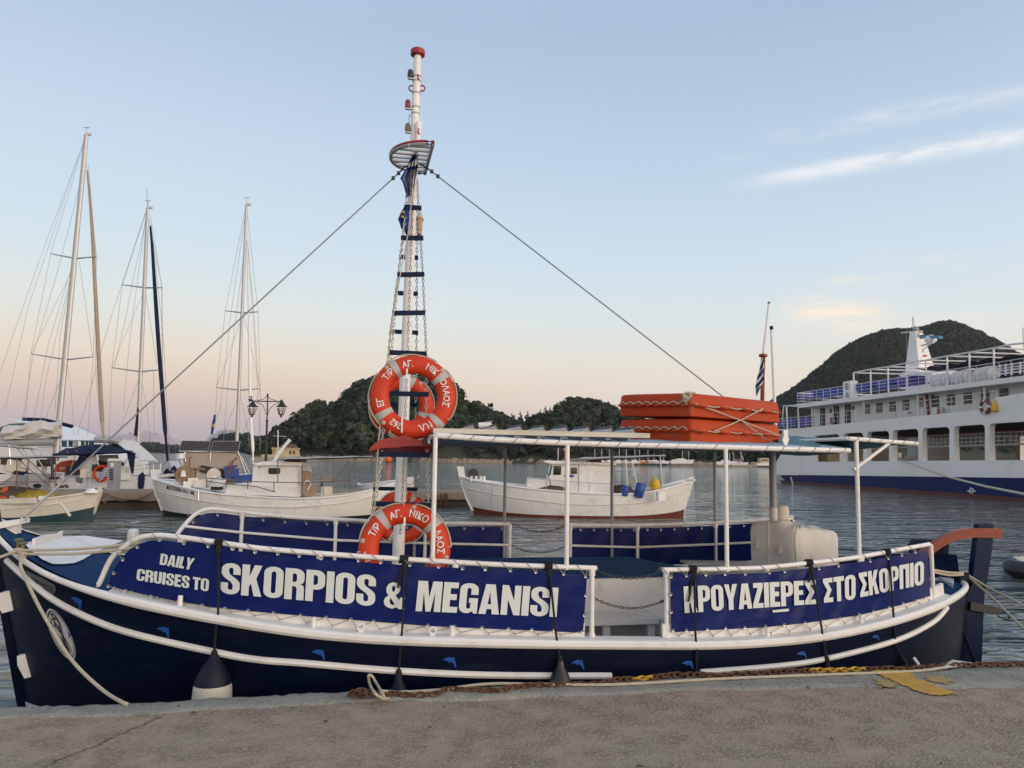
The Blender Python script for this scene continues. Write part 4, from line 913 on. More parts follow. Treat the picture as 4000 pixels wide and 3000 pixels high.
# wooden smoke float hanging among the chains
sf = empty('float_light', LN(1640, 905), 'wooden float light with grey cap hanging beside the mast', 'signal light')
a = LN(1640, 830); b = LN(1638, 918); d = (b-a); l = d.length
MB().lathe([(.012, 0), (.022, .02*l/.2), (.028, .25*l), (.034, .28*l)], a, d, 12).build('cap', REFL, sf); MB().lathe([(.034, .28*l), (.036, .34*l), (.027, .38*l), (.026, .78*l), (.018, .82*l), (.022, 1.0*l)], a, d, 12).build('handle', pm('pale_wood', (.36, .25, .14), .6, var=.2, vs=20), sf)
# ------------------------------------------------------------------ flags
def cloth(name, pts_rows, mats, mfun, label, cat='flag', loc=None):
    mb = MB(); mb.grid(pts_rows, mfun=mfun); o = mb.build(name, mats, smooth=60); tag(o, label, cat); return o
# Greek flag gathered in folds against the mast
L_e = [(1592, 640), (1590, 668), (1576, 668), (1562, 694), (1576, 716), (1584, 745), (1588, 770)]; R_e = [(1632, 575), (1634, 640), (1632, 660), (1626, 700), (1622, 730), (1616, 752), (1612, 762)]
L_e = [(1600, 625), (1592, 650), (1580, 668), (1563, 696), (1574, 716), (1582, 745), (1588, 771)]
rows = []
for i in range(29):
    t = i/28*6; k = min(int(t), 5); f = t-k; a = (lerp(L_e[k][0], L_e[k+1][0], f), lerp(L_e[k][1], L_e[k+1][1], f)); b = (lerp(R_e[k][0], R_e[k+1][0], f), lerp(R_e[k][1], R_e[k+1][1], f))
    rows.append([PY(lerp(a[0], b[0], j/18), lerp(a[1], b[1], j/18), YC-.10+.05*math.sin(j*1.25+i*.12)*(1-.3*i/28)) for j in range(19)])
fl_ = cloth('greek_flag', rows, [FBLUE, FWHT], lambda i, j: (1 if (i < 9 and (i//3) % 2 == 1) or (i >= 9 and ((j//3) % 2 == 1)) else 0), 'blue and white striped flag hanging limp in folds below the mast platform')
L2 = [(1582, 800), (1566, 830), (1554, 856), (1562, 876), (1567, 893), (1580, 905), (1592, 925)]; R2 = [(1600, 803), (1599, 830), (1599, 856), (1598, 876), (1597, 893), (1597, 905), (1596, 926)]
rows = [[PY(lerp(a[0], b[0], j/8), lerp(a[1], b[1], j/8), YC-.16+.03*math.sin(j*1.3+i*.6)) for j in range(9)] for a, b in zip([p for p in L2 for _ in (0, 1)], [p for p in R2 for _ in (0, 1)])]
eu = cloth('european_flag', rows, [FBLUE], lambda i, j: 0, 'dark blue flag with yellow stars hanging limp beside the mast')
for x, y in ((1576, 828), (1572, 846)):
    p = PY(x, y, YC-.21); MB().add([p+Vector((.016*(1 if k % 2 == 0 else .42)*math.sin(k*math.pi/5), 0, .016*(1 if k % 2 == 0 else .42)*math.cos(k*math.pi/5))) for k in range(10)], [tuple(range(10))]).build('star', FYEL, eu, smooth=0)
# stern flag and poles behind the rafts
YS = YC+.55
st = empty('stern_flagpole', PY(2980, 1700, YS), 'white flag pole with brown knob standing behind the orange rafts', 'flagpole')
MB().tube([PY(3003, 1186, YS), PY(2982, 1390, YS)], [.011, .019], 8).build('pole', WHT2, st); MB().tube([PY(2982, 1395, YS), PY(2979, 1470, YS), PY(2976, 1740, YS)], .022, 8).build('pole_foot', WOOD, st)
MB().lathe([(.02, -.02), (.045, -.012), (.045, .012), (.02, .02)], PY(2981, 1389, YS), n=12).build('truck', WOOD, st); MB().tube([PY(3003, 1186, YS), PY(3004, 1180, YS)], .014, 8).build('pole_tip', BLACK, st)
rows = []
for i in range(25):
    t = i/24; y = lerp(1398, 1545, t); xl = interp(t, [(0, 2974), (.3, 2968), (.55, 2958), (.8, 2950), (1, 2953)]); xr_ = interp(t, [(0, 2984), (.3, 2985), (.55, 2985), (.72, 2972), (1, 2956)])
    rows.append([PY(lerp(xl, xr_, j/8), y+(j-4)*1.5, YS-.05+.03*math.sin(j*1.4+i*.5)) for j in range(9)])
cloth('greek_flag', rows, [FBLUE, FWHT], lambda i, j: ((i+j) // 3) % 2, 'small blue and white striped flag drooping from the stern pole')
p2 = empty('boat_hook', PY(3032, 1700, YS+.1), 'slim white pole with blue tip upright behind the orange rafts', 'pole')
MB().tube([PY(3033, 1750, YS+.1), PY(3014, 1288, YS+.1)], .017, 8).build('shaft', WHT2, p2); MB().tube([PY(3014, 1288, YS+.1), PY(3013, 1274, YS+.1)], .019, 8).build('tip', NAVY2, p2)
# ------------------------------------------------------------------ life rings
def life_ring(c, R, r, yaw, pitch, texts, bands, label, group, rope=True, rot0=0):
    root = empty('life_ring', c, label, 'life ring', group)
    M = Euler((pitch, 0, yaw)).to_matrix(); dep = r*.70
    def P(rad, ang, off): return c+M @ Vector((rad*math.sin(ang), -off, rad*math.cos(ang)))
    def secring(a0, a1, k, rr_, closed):
        n = int(k)
        return [[P(R+rr_*math.cos(b), lerp(a0, a1, i/n), rr_/r*dep*math.sin(b)) for b in [2*math.pi*j/14 for j in range(15)]] for i in range(n if closed else n+1)]
    MB().grid(secring(0, 2*math.pi, 56, r, True), closed_u=True).build('ring_body', ORNG, root, smooth=80)
    for b in bands: MB().grid(secring(R_(b-5.5), R_(b+5.5), 4, r*1.015, False)).build('reflective_band', REFL, root, smooth=80)
    for ang, s, h in texts:
        mb = MB()
        def to3(x, y):
            rad = R+(y-.36)*h; d = min(abs(rad-R)/r, .97); return P(rad, R_(ang)+x*h*.86/R, dep*math.sqrt(1-d*d)+.0035)
        text_on(mb, s, to3, .018, sub=2); mb.build('lettering', LETW, root, smooth=0, kind='stuff')
    if rope:
        for q in range(4):
            a0 = R_(rot0+q*90+8); a1 = R_(rot0+q*90+82); pts = [P(R+r+.002+.012*math.sin(math.pi*i/14)*(.6+.4*math.sin(q)), lerp(a0, a1, i/14), .01+.02*math.sin(i*.5)) for i in range(15)]
            MB().tube([P(R+r*.6, a0, dep*.6)]+pts+[P(R+r*.6, a1, dep*.6)], .006, 6).build('grab_rope', ROPE, root)
            MB().ball(P(R+r*.62, a0-.03, dep*.62), .02, 8, 5).build('rope_knot', ROPE, root)
    return root
TX = [(-50, 'Τ/Ρ', .072), (-11, 'AΓ.', .072), (33, 'ΝΙΚ', .072), (83, 'OΛAOΣ', .072), (158, 'Ν.Λ.', .072), (210, '262', .072), (257, 'ΕΓ', .072)]
c1 = LN(1611, 1554)+Vector((0, -.08, 0)); sc = (c1-CAM).dot(HF)
life_ring(c1, .281*333/3000*sc/.72, .079*333/3000*sc/.72, -R_(4), R_(-6), TX, (-33, 54, 136, 237), 'bright orange life ring high on the mast front with full white lettering', 'orange life rings on the mast', rot0=40)
c2 = LN(1577, 2140)+Vector((0, -.10, 0)); sc = (c2-CAM).dot(HF)
life_ring(c2, .281*352/3000*sc/.72, .079*352/3000*sc/.72, -R_(4), R_(-8), [(-58, 'Τ/Ρ', .072), (-16, 'AΓ.', .072), (22, 'ΝΙΚΟ', .072), (78, 'ΛAOΣ', .072), (158, 'Ν.Λ.', .072), (210, '262', .072), (259, 'ΕΓ', .072)], (-37, 49, 140, 230), 'orange life ring low on the mast, its lower part behind the blue banner', 'orange life rings on the mast', rot0=5)
c3 = LF(1567, 1590)+Vector((0, -.12, 0)); sc = (c3-CAM).dot(HF)
life_ring(c3, .281*246/3000*sc/.72, .079*246/3000*sc/.72, 0, R_(6), [], (-70, 20, 110, 200), 'darker life ring behind the mast, seen through the upper ring', 'orange life rings on the mast', rot0=30)
c4 = LF(1564, 2016)+Vector((0, -.12, 0)); sc = (c4-CAM).dot(HF)
life_ring(c4, .281*205/3000*sc/.72, .079*205/3000*sc/.72, 0, R_(6), [], (-60, 30, 120, 205), 'smallest life ring behind the mast, half hidden by the lower ring', 'orange life rings on the mast', rot0=20)
# hooks that carry the rings
for x, y0, y1, D in ((1590, 1440, 1480, c1.y-.075), (1571, 1632, 1690, c1.y-.08), (1581, 2020, 2055, c2.y-.075)):
    MB().bar(PY(x, y0, D), PY(x-2, y1, D), .012, .022, (0, 1, 0)).build('ring_hook', WHT2, boat)
# red port side light board
cv = lambda P: [(x/3.318+1350, y/3.318+1350) for x, y in P]
lb = cv([(303, 1366), (330, 1312), (380, 1262), (440, 1222), (520, 1205), (660, 1188), (770, 1160), (830, 1180), (880, 1205), (960, 1222), (1030, 1205), (1098, 1170), (1104, 1092), (1124, 1108), (1124, 1300), (760, 1304), (700, 1318), (500, 1326), (420, 1338)])
yl = LN(1570, 1745).y-.06
P = [PY(x, y, yl) for x, y in lb]
board = MB().plate([(p.x, p.z) for p in P], [], lambda u, v, d: Vector((u, yl+d, v)), 0, .02).build('side_light_board', REDP, boat, smooth=20)
lo = cv([(303, 1366), (420, 1338), (500, 1326), (700, 1318), (760, 1304), (1124, 1300), (1116, 1400), (1090, 1386), (300, 1386)])
P0 = [PY(x, y, yl-.002) for x, y in lo[:6]]; P1 = [PY(x, y, yl+.12) for x, y in ((1442, 1768), (1470, 1768), (1500, 1768), (1560, 1768), (1580, 1768), (1688, 1768))]
MB().add(P0+P1, [(i, i+1, 7+i, 6+i) for i in range(5)]).build('board_base', REDP, board, smooth=0)
lp = PY(1668, 1722, yl-.03); MB().box(lp, (.055, .05, .055)).build('side_light', BLACK, board, smooth=0); MB().box(lp+Vector((.012, -.027, 0)), (.018, .01, .042)).build('light_lens', LETW, board, smooth=0)
# ------------------------------------------------------------------ buoyant rafts on the roof
RB = PY(2700, 1728, 6.02); RB.z = zr+.03; RC = PY(3050, 1738, 6.66); RC.z = RB.z+.02
bc = Vector((RC.x-RB.x, RC.y-RB.y)); n2 = Vector((-bc.y, bc.x)).normalized()
dl = ray(2418, 1690); t_ = ((RB.x)*bc.x+(RB.y)*bc.y)/(dl.x*bc.x+dl.y*bc.y); RA = Vector((dl.x*t_, dl.y*t_, RB.z+.03))
lab = abs((RA.xy-RB.xy).length); ex = (RA.xy-RB.xy).normalized(); ey = bc.normalized(); lbc = bc.length
zU = PY(2700, 1533, RB.y).z; hb = (zU-RB.z)/2-.004
RORG = pm('raft_orange', (.39, .043, .005), .5, var=.14, vs=2.5, bump=.06, bs=30, dirt=(.30, .09, .05), da=.6, ds=3, spec=.2)
def raft(z0, label, tilt):
    c = RB.xy+ex*lab/2+ey*lbc/2; root = empty('buoyant_raft', (c.x, c.y, z0), label, 'life raft', 'orange rafts stacked on the roof')
    pr = [(-.04, 0), (-.012, .012), (0, .05), (.0, .42), (.022, .47), (.026, .52), (0, .56), (-.008, .90), (-.022, .965), (-.06, 1)]
    rows = []
    for off, f in pr:
        r = []; a = lab/2+off; b = lbc/2+off; rc_ = .028+max(off, 0)
        for (sx_, sy_, a0) in ((1, 1, 0), (-1, 1, 90), (-1, -1, 180), (1, -1, 270)):
            for k in range(5):
                an = R_(a0+90*k/4); u = sx_*(a-rc_)+rc_*math.cos(an); v = sy_*(b-rc_)+rc_*math.sin(an); q = c+ex*u+ey*v; r.append(Vector((q.x, q.y, z0+f*hb+tilt*(u+lab/2))))
        r.append(r[0]); rows.append(r)
    mb = MB().grid(rows); mb.add(rows[-1][:-1], [tuple(range(20))]); mb.add(rows[0][:-1], [tuple(range(19, -1, -1))]); mb.build('raft_body', RORG, root, smooth=50)
    def pt(u, v, f, off=0):
        q = c+ex*u+ey*v; return Vector((q.x, q.y, z0+f*hb+tilt*(u+lab/2)))
    # looped grab lines through moulded sleeves: long left face (v=-b) and right face (u=-a)
    for s in range(2):
        ln = lab if s == 0 else lbc; n_ = 8 if s == 0 else 4
        def q_(t, f, o): return pt(-lab/2+t*lab, -lbc/2-o, f) if s == 0 else pt(-lab/2-o, -lbc/2+t*lbc, f)
        pts = []
        for k in range(n_):
            for j in range(6): t = (k+j/6)/n_; pts.append(q_(min(.02+t*.96, 1), (.52+.12*math.sin(math.pi*j/6) if s == 0 else .5+.035*math.sin(j)), .03))
        MB().tube(pts, .0052, 6).build('grab_line', ROPE, root)
        for k in range(n_): MB().tube([q_((k+.0)/n_*.96+.03, .5, .03), q_((k+.40)/n_*.96+.03, .47, .034)], .014, 6).build('line_sleeve', RORG, root)
    return pt
pu = raft(RB.z, 'orange plastic raft, lower of the two stacked on the boat roof', .02)
pt2 = raft(RB.z+hb+.008, 'orange plastic raft, upper of the two stacked on the boat roof', .035)
lsh = empty('raft_lashing', PY(2908, 1633, 6.3), 'white rope lashing crossed over the two orange rafts', 'rope')
off = .035
for pts in ([pt2(-lab/2-off, -lbc/2+.02, .55), pt2(-lab/2-off, -.02, .0), pu(-lab/2-off, lbc/2-.05, .45)], [pt2(-lab/2-off, lbc*.25, .60), pt2(-lab/2-off, -.01, .02), pu(-lab/2-off, -lbc*.3, .5)], [pt2(-lab/2-off, -.01, .0), pu(-lab/2-off-.02, lbc*.25, .3), PY(3052, 1750, 5.95)]):
    MB().tube(pts, .0055, 6).build('lashing_line', ROPE, lsh)
kn = pt2(-lab/2+.02, -lbc/2-.04, .72)
for k in range(4): MB().tube([kn+Vector((.025*math.cos(a+k)*(1+.2*k), -.01*k+.01*math.sin(a*2), .02*math.sin(a+k)+.012*k)) for a in np.linspace(0, 5.5, 10)], .0075, 5).build('rope_knot', ROPE, lsh)
MB().tube([kn, pt2(-lab/2+.01, -lbc/2-.035, 1.0), pt2(-lab/2+.03, -lbc/2+.1, 1.02)], .007, 5).build('lashing_line', ROPE, lsh)
# ------------------------------------------------------------------ boarding ladder, camera, paddle on the roof
y0 = 5.62
gp = empty('boarding_ladder', PY(2100, 1692, y0), 'long white wooden boarding ladder with ribbed grey treads lying on the roof', 'ladder')
a = PY(1692, 1682, y0); b = PY(2536, 1702, y0)
for dy in (0, .42): MB().bar(a+Vector((0, dy, 0)), b+Vector((0, dy, 0)), .03, .037).build('side_rail', WEATH, gp, smooth=0)
for cx in (245, 418, 605, 780, 955, 1125, 1300, 1468):
    px = 1700+cx/2.011; yy = 1688+(px-1822)*.02; p = PY(px, yy, y0+.21); M_ = Euler((0, R_(-24), 0)).to_matrix()
    tr = MB().box(p, (.075, .38, .07), M_).build('tread', ALU, gp, smooth=0)
    for k in range(5): MB().box(p+M_ @ Vector((-.03+k*.015, -.192, 0)), (.004, .006, .082), M_).build('rib', GALVG, tr, smooth=0)
    MB().box(p+M_ @ Vector((.045, 0, 0)), (.014, .384, .09), M_).build('end_cap', BLACK, tr, smooth=0)
cm = empty('security_camera', PY(1893, 1668, 5.9), 'small white security camera on the roof behind the white ladder', 'camera')
p = PY(1893, 1661, 5.9); MB().lathe([(.022, -.05), (.026, -.045), (.024, .05), (.012, .055)], p, (1, -.1, .12), 12).build('body', WHT2, cm); MB().tube([p-Vector((0, 0, .02)), p-Vector((0, 0, .07))], .009, 6).build('stalk', WHT2, cm); MB().bar(p+Vector((.01, 0, .026)), p+Vector((.06, 0, .034)), .05, .006).build('visor', GALVG, cm)
pdl = [(3062, 1680), (3079, 1680), (3078, 1702), (3083, 1716), (3075, 1737), (3072, 1756), (3067, 1756), (3065, 1737), (3058, 1718), (3063, 1702)]
yp = B[3].y+.1; P = [PY(x, y, yp) for x, y in pdl]; pd_ = MB().plate([(q.x, q.z) for q in P], [], lambda u, v, d: Vector((u, yp+d, v)), 0, .022).build('paddle', WHT2, smooth=30); tag(pd_, 'short white paddle standing upright at the right end of the rafts', 'paddle')
for x0_, x1_, yb in ((2040, 2108, 1742), (2548, 2618, 1764)):
    pts = [PY(x0_, yb-12, 5.75), PY(lerp(x0_, x1_, .3), yb, 5.75), PY(lerp(x0_, x1_, .7), yb, 5.75), PY(x1_, yb-12, 5.75)]
    MB().tube(smoothpts(pts, 14), .008, 5).build('cable_loop', BLACK, boat); MB().tube([q+Vector((0, .03, -.012)) for q in smoothpts(pts, 14)], .006, 5).build('cable_loop', BLACK, boat)
# ------------------------------------------------------------------ banners
EYE_M = MB().tube([Vector((.009*math.cos(a), 0, .009*math.sin(a))) for a in np.linspace(0, 6.2832, 11)[:-1]], .0035, 5, closed=True, up=(0, 1, 0)).mesh('eyelet', STEEL)
INS = .082
def bsurf(px, py, off=0.0, ins=INS): return near(px, py, ins-off)
def interp_px(pts, x): return interp(x, pts)
def banner(topL, botL, x0, x1, eyes_top, eyes_bot, label, nx=90, ny=9, left_edge=None):
    root = empty('banner', bsurf((x0[0]+x1[0])/2, 2330), label, 'banner', 'blue cruise banners tied to the near rail')
    rows = []
    for i in range(nx+1):
        f = i/nx; r = []
        for j in range(ny+1):
            s = j/ny; xt = lerp(x0[0], x1[0], f) if isinstance(x0, tuple) else lerp(x0, x1, f); xb = lerp(x0[1], x1[1], f) if isinstance(x0, tuple) else xt
            yt = interp(xt, topL); yb = interp(xb, botL); x = lerp(xt, xb, s); y = lerp(yt, yb, s)
            wv = .0035*math.sin(f*31+s*3)*math.cos(s*5+f*7)+.002*math.sin(f*83+s*11)
            r.append((x, y, wv))
        rows.append([bsurf(x, y, wv-.004) for x, y, wv in r])
    MB().grid(rows).build('banner_sheet', BANB, root, smooth=80)
    return root
def eyes(root, pts, side, dirz, z_to, skip=()):
    mb = MB(); prev = None
    for k, (x, y) in enumerate(pts):
        p = bsurf(x, y, .006); o = link('eyelet', EYE_M, root); o.location = p
        if dirz > 0:   # up to the rail, round it and back
            q = p+Vector((-.055, -.018, 0)); q.z = railz(q.x)+.012; q.y = YC-beam(q.x)+.115-RR-.004
            top = q+Vector((-.012, .02, .012)); bk = q+Vector((-.03, .036, -.02))
            mb.tube([p, q, top, bk], .0028, 4)
            mb.tube([p+Vector((0, .004, 0)), p+Vector((.02, .02, (railz(p.x)-p.z)*.8))], .0026, 4)
        else:
            q = Vector((p.x+.045, YC-beam(p.x+.045)+.075, sheer(p.x+.045)+.048)); mb.tube([p, q], .0026, 4)
            if k < len(pts)-1: p2_ = bsurf(*pts[k+1], .006); mb.tube([q, p2_], .0026, 4)
            mb.box(q+Vector((0, -.002, 0)), (.008, .008, .016))
    o = mb.build('lacing_cord', ROPEG, root); o['kind'] = 'stuff'
cv1 = lambda P: [(x/1.843, y/1.843+1950) for x, y in P]; cv2 = lambda P: [(x/2.074+900, y/2.074+1950) for x, y in P]; cv3 = lambda P: [(x/2.074+1800, y/2.074+1950) for x, y in P]; cv4 = lambda P: [(x/1.7015+2700, y/1.7015+1950) for x, y in P]
topL = [(424, 2285), (436, 2245), (452, 2212), (476, 2178), (505, 2148), (540, 2125), (590, 2111), (640, 2110), (689, 2116), (846, 2140), (1000, 2164), (1141, 2176), (1382, 2194), (1623, 2210), (1900, 2224), (2089, 2233), (2294, 2246)]
botL = [(424, 2291), (591, 2333), (789, 2368), (971, 2387), (1175, 2405), (1370, 2421), (1671, 2445), (1884, 2455), (2080, 2463), (2278, 2472)]
bl = banner(topL, botL, (424, 424), (2294, 2278), None, None, 'long blue banner reading daily cruises to Skorpios and Meganisi on the rail', 150)
et = cv1([(885, 437), (990, 347), (1150, 295), (1325, 318), (1500, 340), (1678, 358), (1836, 382)])+cv2([(15, 402), (203, 428), (385, 443), (560, 461), (734, 481), (1038, 498), (1220, 513), (1455, 535), (1688, 549), (1882, 562), (2065, 570)])+cv3([(200, 570), (403, 578), (609, 591), (834, 606), (1012, 626)])
eb = cv1([(780, 627), (903, 660), (1087, 700), (1279, 740), (1455, 765), (1620, 786), (1787, 802)])+cv2([(145, 903), (349, 922), (567, 940), (775, 958), (977, 973), (1160, 988), (1380, 1008), (1600, 1022), (1817, 1033), (2040, 1040)])+cv3([(175, 1041), (387, 1050), (577, 1057), (757, 1062), (990, 1072)])
eyes(bl, et, 1, 1, 0); eyes(bl, eb, 1, -1, 0)
sf2 = lambda x, y: bsurf(x, y, .0085)
word('DAILY', ((629, 2162), (762, 2182), (747, 2226), (623, 2205)), bl, sf2); word('CRUISES TO', ((537, 2221), (817, 2262), (814, 2311), (532, 2266)), bl, sf2)
word('SKORPIOS', ((868, 2197), (1470, 2247), (1464, 2369), (860, 2318)), bl, sf2); word('&', ((1503, 2272), (1583, 2278), (1581, 2381), (1497, 2374)), bl, sf2)
word('MEGANISI', ((1635, 2268), (2182, 2296), (2174, 2410), (1623, 2387)), bl, sf2)
topR = [(2617, 2244), (2800, 2244), (2982, 2238), (3170, 2218), (3346, 2197), (3523, 2166), (3624, 2150)]
botR = [(2622, 2470), (2765, 2462), (2991, 2450), (3147, 2434), (3358, 2403), (3532, 2360), (3634, 2328)]
br = banner(topR, botR, (2617, 2622), (3624, 3634), None, None, 'shorter blue banner with Greek lettering on the stern half of the rail', 90)
et = cv3([(1705, 628), (1828, 620), (1985, 612)])+cv4([(97, 503), (225, 499), (360, 497), (520, 489), (622, 481), (850, 462), (980, 443), (1190, 412), (1310, 393), (1400, 372), (1490, 352)])
eb = cv3([(1720, 1064), (1830, 1063), (1998, 1056)])+cv4([(110, 866), (230, 857), (358, 853), (495, 845), (620, 834), (757, 821), (868, 810), (992, 792), (1118, 765), (1212, 746), (1314, 720), (1410, 694), (1498, 675), (1560, 655)])
eyes(br, et, 1, 1, 0); eyes(br, eb, 1, -1, 0)
for root, pts in ((bl, cv3([(1012, 780), (1000, 940)])), (br, cv3([(1702, 770), (1706, 914)])), (bl, cv1([(820, 533)]))):
    for x, y in pts: link('eyelet', EYE_M, root).location = bsurf(x, y, .006)
word('KPOYAZIEPEΣ', ((2670, 2291), (3186, 2266), (3188, 2359), (2675, 2395)), br, sf2); word('ΣTO', ((3214, 2261), (3342, 2243), (3342, 2341), (3219, 2355)), br, sf2); word('ΣKOPΠIO', ((3354, 2239), (3609, 2190), (3609, 2283), (3361, 2333)), br, sf2)
mb = MB(); q = [(3017, 2384), (3080, 2377), (3083, 2384), (3078, 2388), (3020, 2393)]; mb.add([sf2(*p) for p in q], [tuple(range(5))]); mb.build('white_tape', LETW, br, smooth=0)
# far banners, seen from inside
def farban(P, xs0, xs1, h, label, arc=None):
    root = empty('banner', (xs0, YC+beam(xs0)-.1, 1.2), label, 'banner', 'blue banners tied to the far rail'); rows = []
    for i in range(61):
        x = lerp(xs0, xs1, i/60); zt_ = interp(x, [(p.x, p.z) for p in P])-.035; zb_ = min(fz(x)-h, zt_-.01); r = []
        for j in range(7): s = j/6; r.append(Vector((x, YC+beam(x)-.098+.004*math.sin(i*.9+j), lerp(zt_, zb_, s))))
        rows.append(r)
    MB().grid(rows).build('banner_sheet', BANB, root, smooth=80)
    mb = MB()
    for k in range(16):
        x = lerp(xs0+.1, xs1-.05, k/15); zt_ = interp(x, [(p.x, p.z) for p in P]); y = YC+beam(x)-.105
        o = link('eyelet', EYE_M, root); o.location = (x, y-.004, zt_-.055); mb.tube([(x, y-.006, zt_-.055), (x-.05, y-.02, zt_+.018), (x-.06, y+.01, zt_+.02)], .0028, 4)
    o = mb.build('lacing_cord', ROPEG, root); o['kind'] = 'stuff'
farban(fp0, fp0[0].x+.03, fp0[-1].x-.03, .46, 'plain blue back of the forward banner on the far rail')
farban(fp1, fp1[0].x+.03, fp1[-1].x, .44, 'plain blue back of the stern banner on the far rail')
# ------------------------------------------------------------------ chains across the gangways
LK2 = chain_mesh('gate_link', .034, .022, .0034, DARKCH)
def gatechain(a, b, sg, label):
    e = empty('gate_chain', (a+b)/2, label, 'chain', 'dark chains across the gangways'); lay_chain(LK2, sag(a, b, sg, 16), .027, e)
a = near(2327, 2225, .115); b_ = near(2590, 2228, .115)
gatechain(a, b_, .062, 'dark chain sagging across the near gangway at rail height'); gatechain(near(2320, 2336, .115), near(2595, 2345, .115), .065, 'dark chain sagging across the near gangway above the bench')
gatechain(near(2003, 2048, .115, 1), near(2214, 2050, .115, 1), .075, 'dark chain sagging across the far gangway at rail height'); gatechain(near(1998, 2130, .115, 1), near(2214, 2131, .115, 1), .075, 'dark chain sagging across the far gangway, lower one')
# ------------------------------------------------------------------ decals on the hull
def dolphin(cx, cy, s, rot, surf, parent, name='dolphin_print', flip=1):
    o = [(-1, .05), (-.72, .16), (-.55, .30), (-.2, .42), (.05, .44), (.32, .36), (.62, .46), (.58, .28), (.66, .1), (.78, -.25), (.80, -.62), (.98, -.86), (.80, -.80), (.66, -.95), (.60, -.66), (.46, -.44), (.24, -.22), (.02, -.14), (-.04, -.36), (-.26, -.12), (-.55, -.06), (-.8, -.04)]
    r = R_(rot); f = lambda u, v, d: surf(cx+s*(flip*u*math.cos(r)-v*math.sin(r)), cy-s*(flip*u*math.sin(r)+v*math.cos(r)))
    MB().plate(o, [], f).build(name, DBLUE, parent, smooth=0)
oh = lambda x, y: onhull(x, y, .012)
for x, y, s, rot in ((300, 2348, 30, -25), (640, 2462, 30, -12), (1245, 2550, 30, -5), (1758, 2580, 30, -3), (2258, 2590, 28, 0), (2687, 2592, 26, 0), (3131, 2554, 22, 6), (3420, 2488, 16, 10)): dolphin(x, y, s, rot, oh, boat)
dolphin(2583, 2352, 18, 30, lambda x, y: near(x, y, .13), boat)
# bow emblem: white disc with dark scrollwork
em = empty('bow_emblem', oh(238, 2478), 'round white bow emblem with dark fish-scale figure and blue dolphin', 'emblem')
EMW = pm('emblem_white', (.50, .50, .50), .4, var=.1); EMK = pm('emblem_ink', (.015, .015, .03), .5)
def emp(u, v, k=0): return onhull(238+u*52-v*24, 2478-v*93+u*38, .006+k)
circ = [(math.cos(a), math.sin(a)) for a in np.linspace(0, 6.283, 41)[:-1]]
MB().plate(circ, [], lambda u, v, d: emp(u, v)).build('disc', EMW, em, smooth=0)
MB().plate([(.93*u, .93*v) for u, v in circ], [[(.88*u, .88*v) for u, v in circ]], lambda u, v, d: emp(u, v, .002)).build('border', EMK, em, smooth=0)
def stroke(pts, w, name='scroll'):
    P = [Vector((p[0], p[1], 0)) for p in pts]; P = smoothpts(P, 24); Lf = []; Rt = []
    for i, p in enumerate(P):
        t = (P[min(i+1, len(P)-1)]-P[max(i-1, 0)]).normalized(); n = Vector((-t.y, t.x, 0)); ww = w*(.35+.65*math.sin(math.pi*min(max(i/(len(P)-1), .08), .92))); Lf.append(p+n*ww); Rt.append(p-n*ww)
    mb = MB(); k = len(P); mb.add([emp(p.x, p.y, .003) for p in Lf+Rt], [(i, i+1, k+i+1, k+i) for i in range(k-1)]); mb.build(name, EMK, em, smooth=0)
for s in ([(-.75, .45), (-.55, .7), (-.3, .55), (-.1, .62), (.05, .45)], [(-.6, .4), (-.35, .45), (-.15, .3), (.1, .3), (.2, .1)], [(-.5, .62), (-.2, .75), (.1, .6), (.25, .35)], [(-.45, .2), (-.2, .15), (.05, .05), (.2, -.2), (.35, -.45)], [(-.3, .35), (0, .2), (.2, -.05), (.45, -.3), (.6, -.55)], [(-.55, .05), (-.65, .25), (-.8, .2)], [(-.2, -.1), (.05, -.3), (.3, -.6), (.5, -.7)], [(0, -.05), (.15, -.35), (.45, -.55)], [(-.35, .5), (-.3, .3), (-.4, .15)], [(.05, .5), (.1, .25), (0, .1)], [(-.1, -.25), (.1, -.5), (.3, -.75)]): stroke(s, .045)
dolphin(270, 2478, 12, -60, lambda x, y: onhull(x, y, .010), em)
# carved name plate on the bow
npl = cv1([(160, 500), (235, 535), (320, 572), (395, 620), (402, 655), (385, 688), (300, 655), (215, 612), (170, 545)])
MB().plate(npl, [], lambda u, v, d: onhull(u, v, .007)).build('name_plate', pm('plate_grey', (.10, .11, .12), .5, var=.3, vs=30), boat, smooth=0)
mb = MB(); text_on(mb, 'ΑΓ.ΝΙΚΟΛΑΟΣ', lambda u, v: onhull(150+u*17.5, 2283+u*8.0-v*19, .010), .02); text_on(mb, 'Ν.Λ. 262', lambda u, v: onhull(190+u*11, 2311+u*5.2-v*11, .010), .02); mb.build('name_lettering', EMK, boat, smooth=0, kind='stuff')
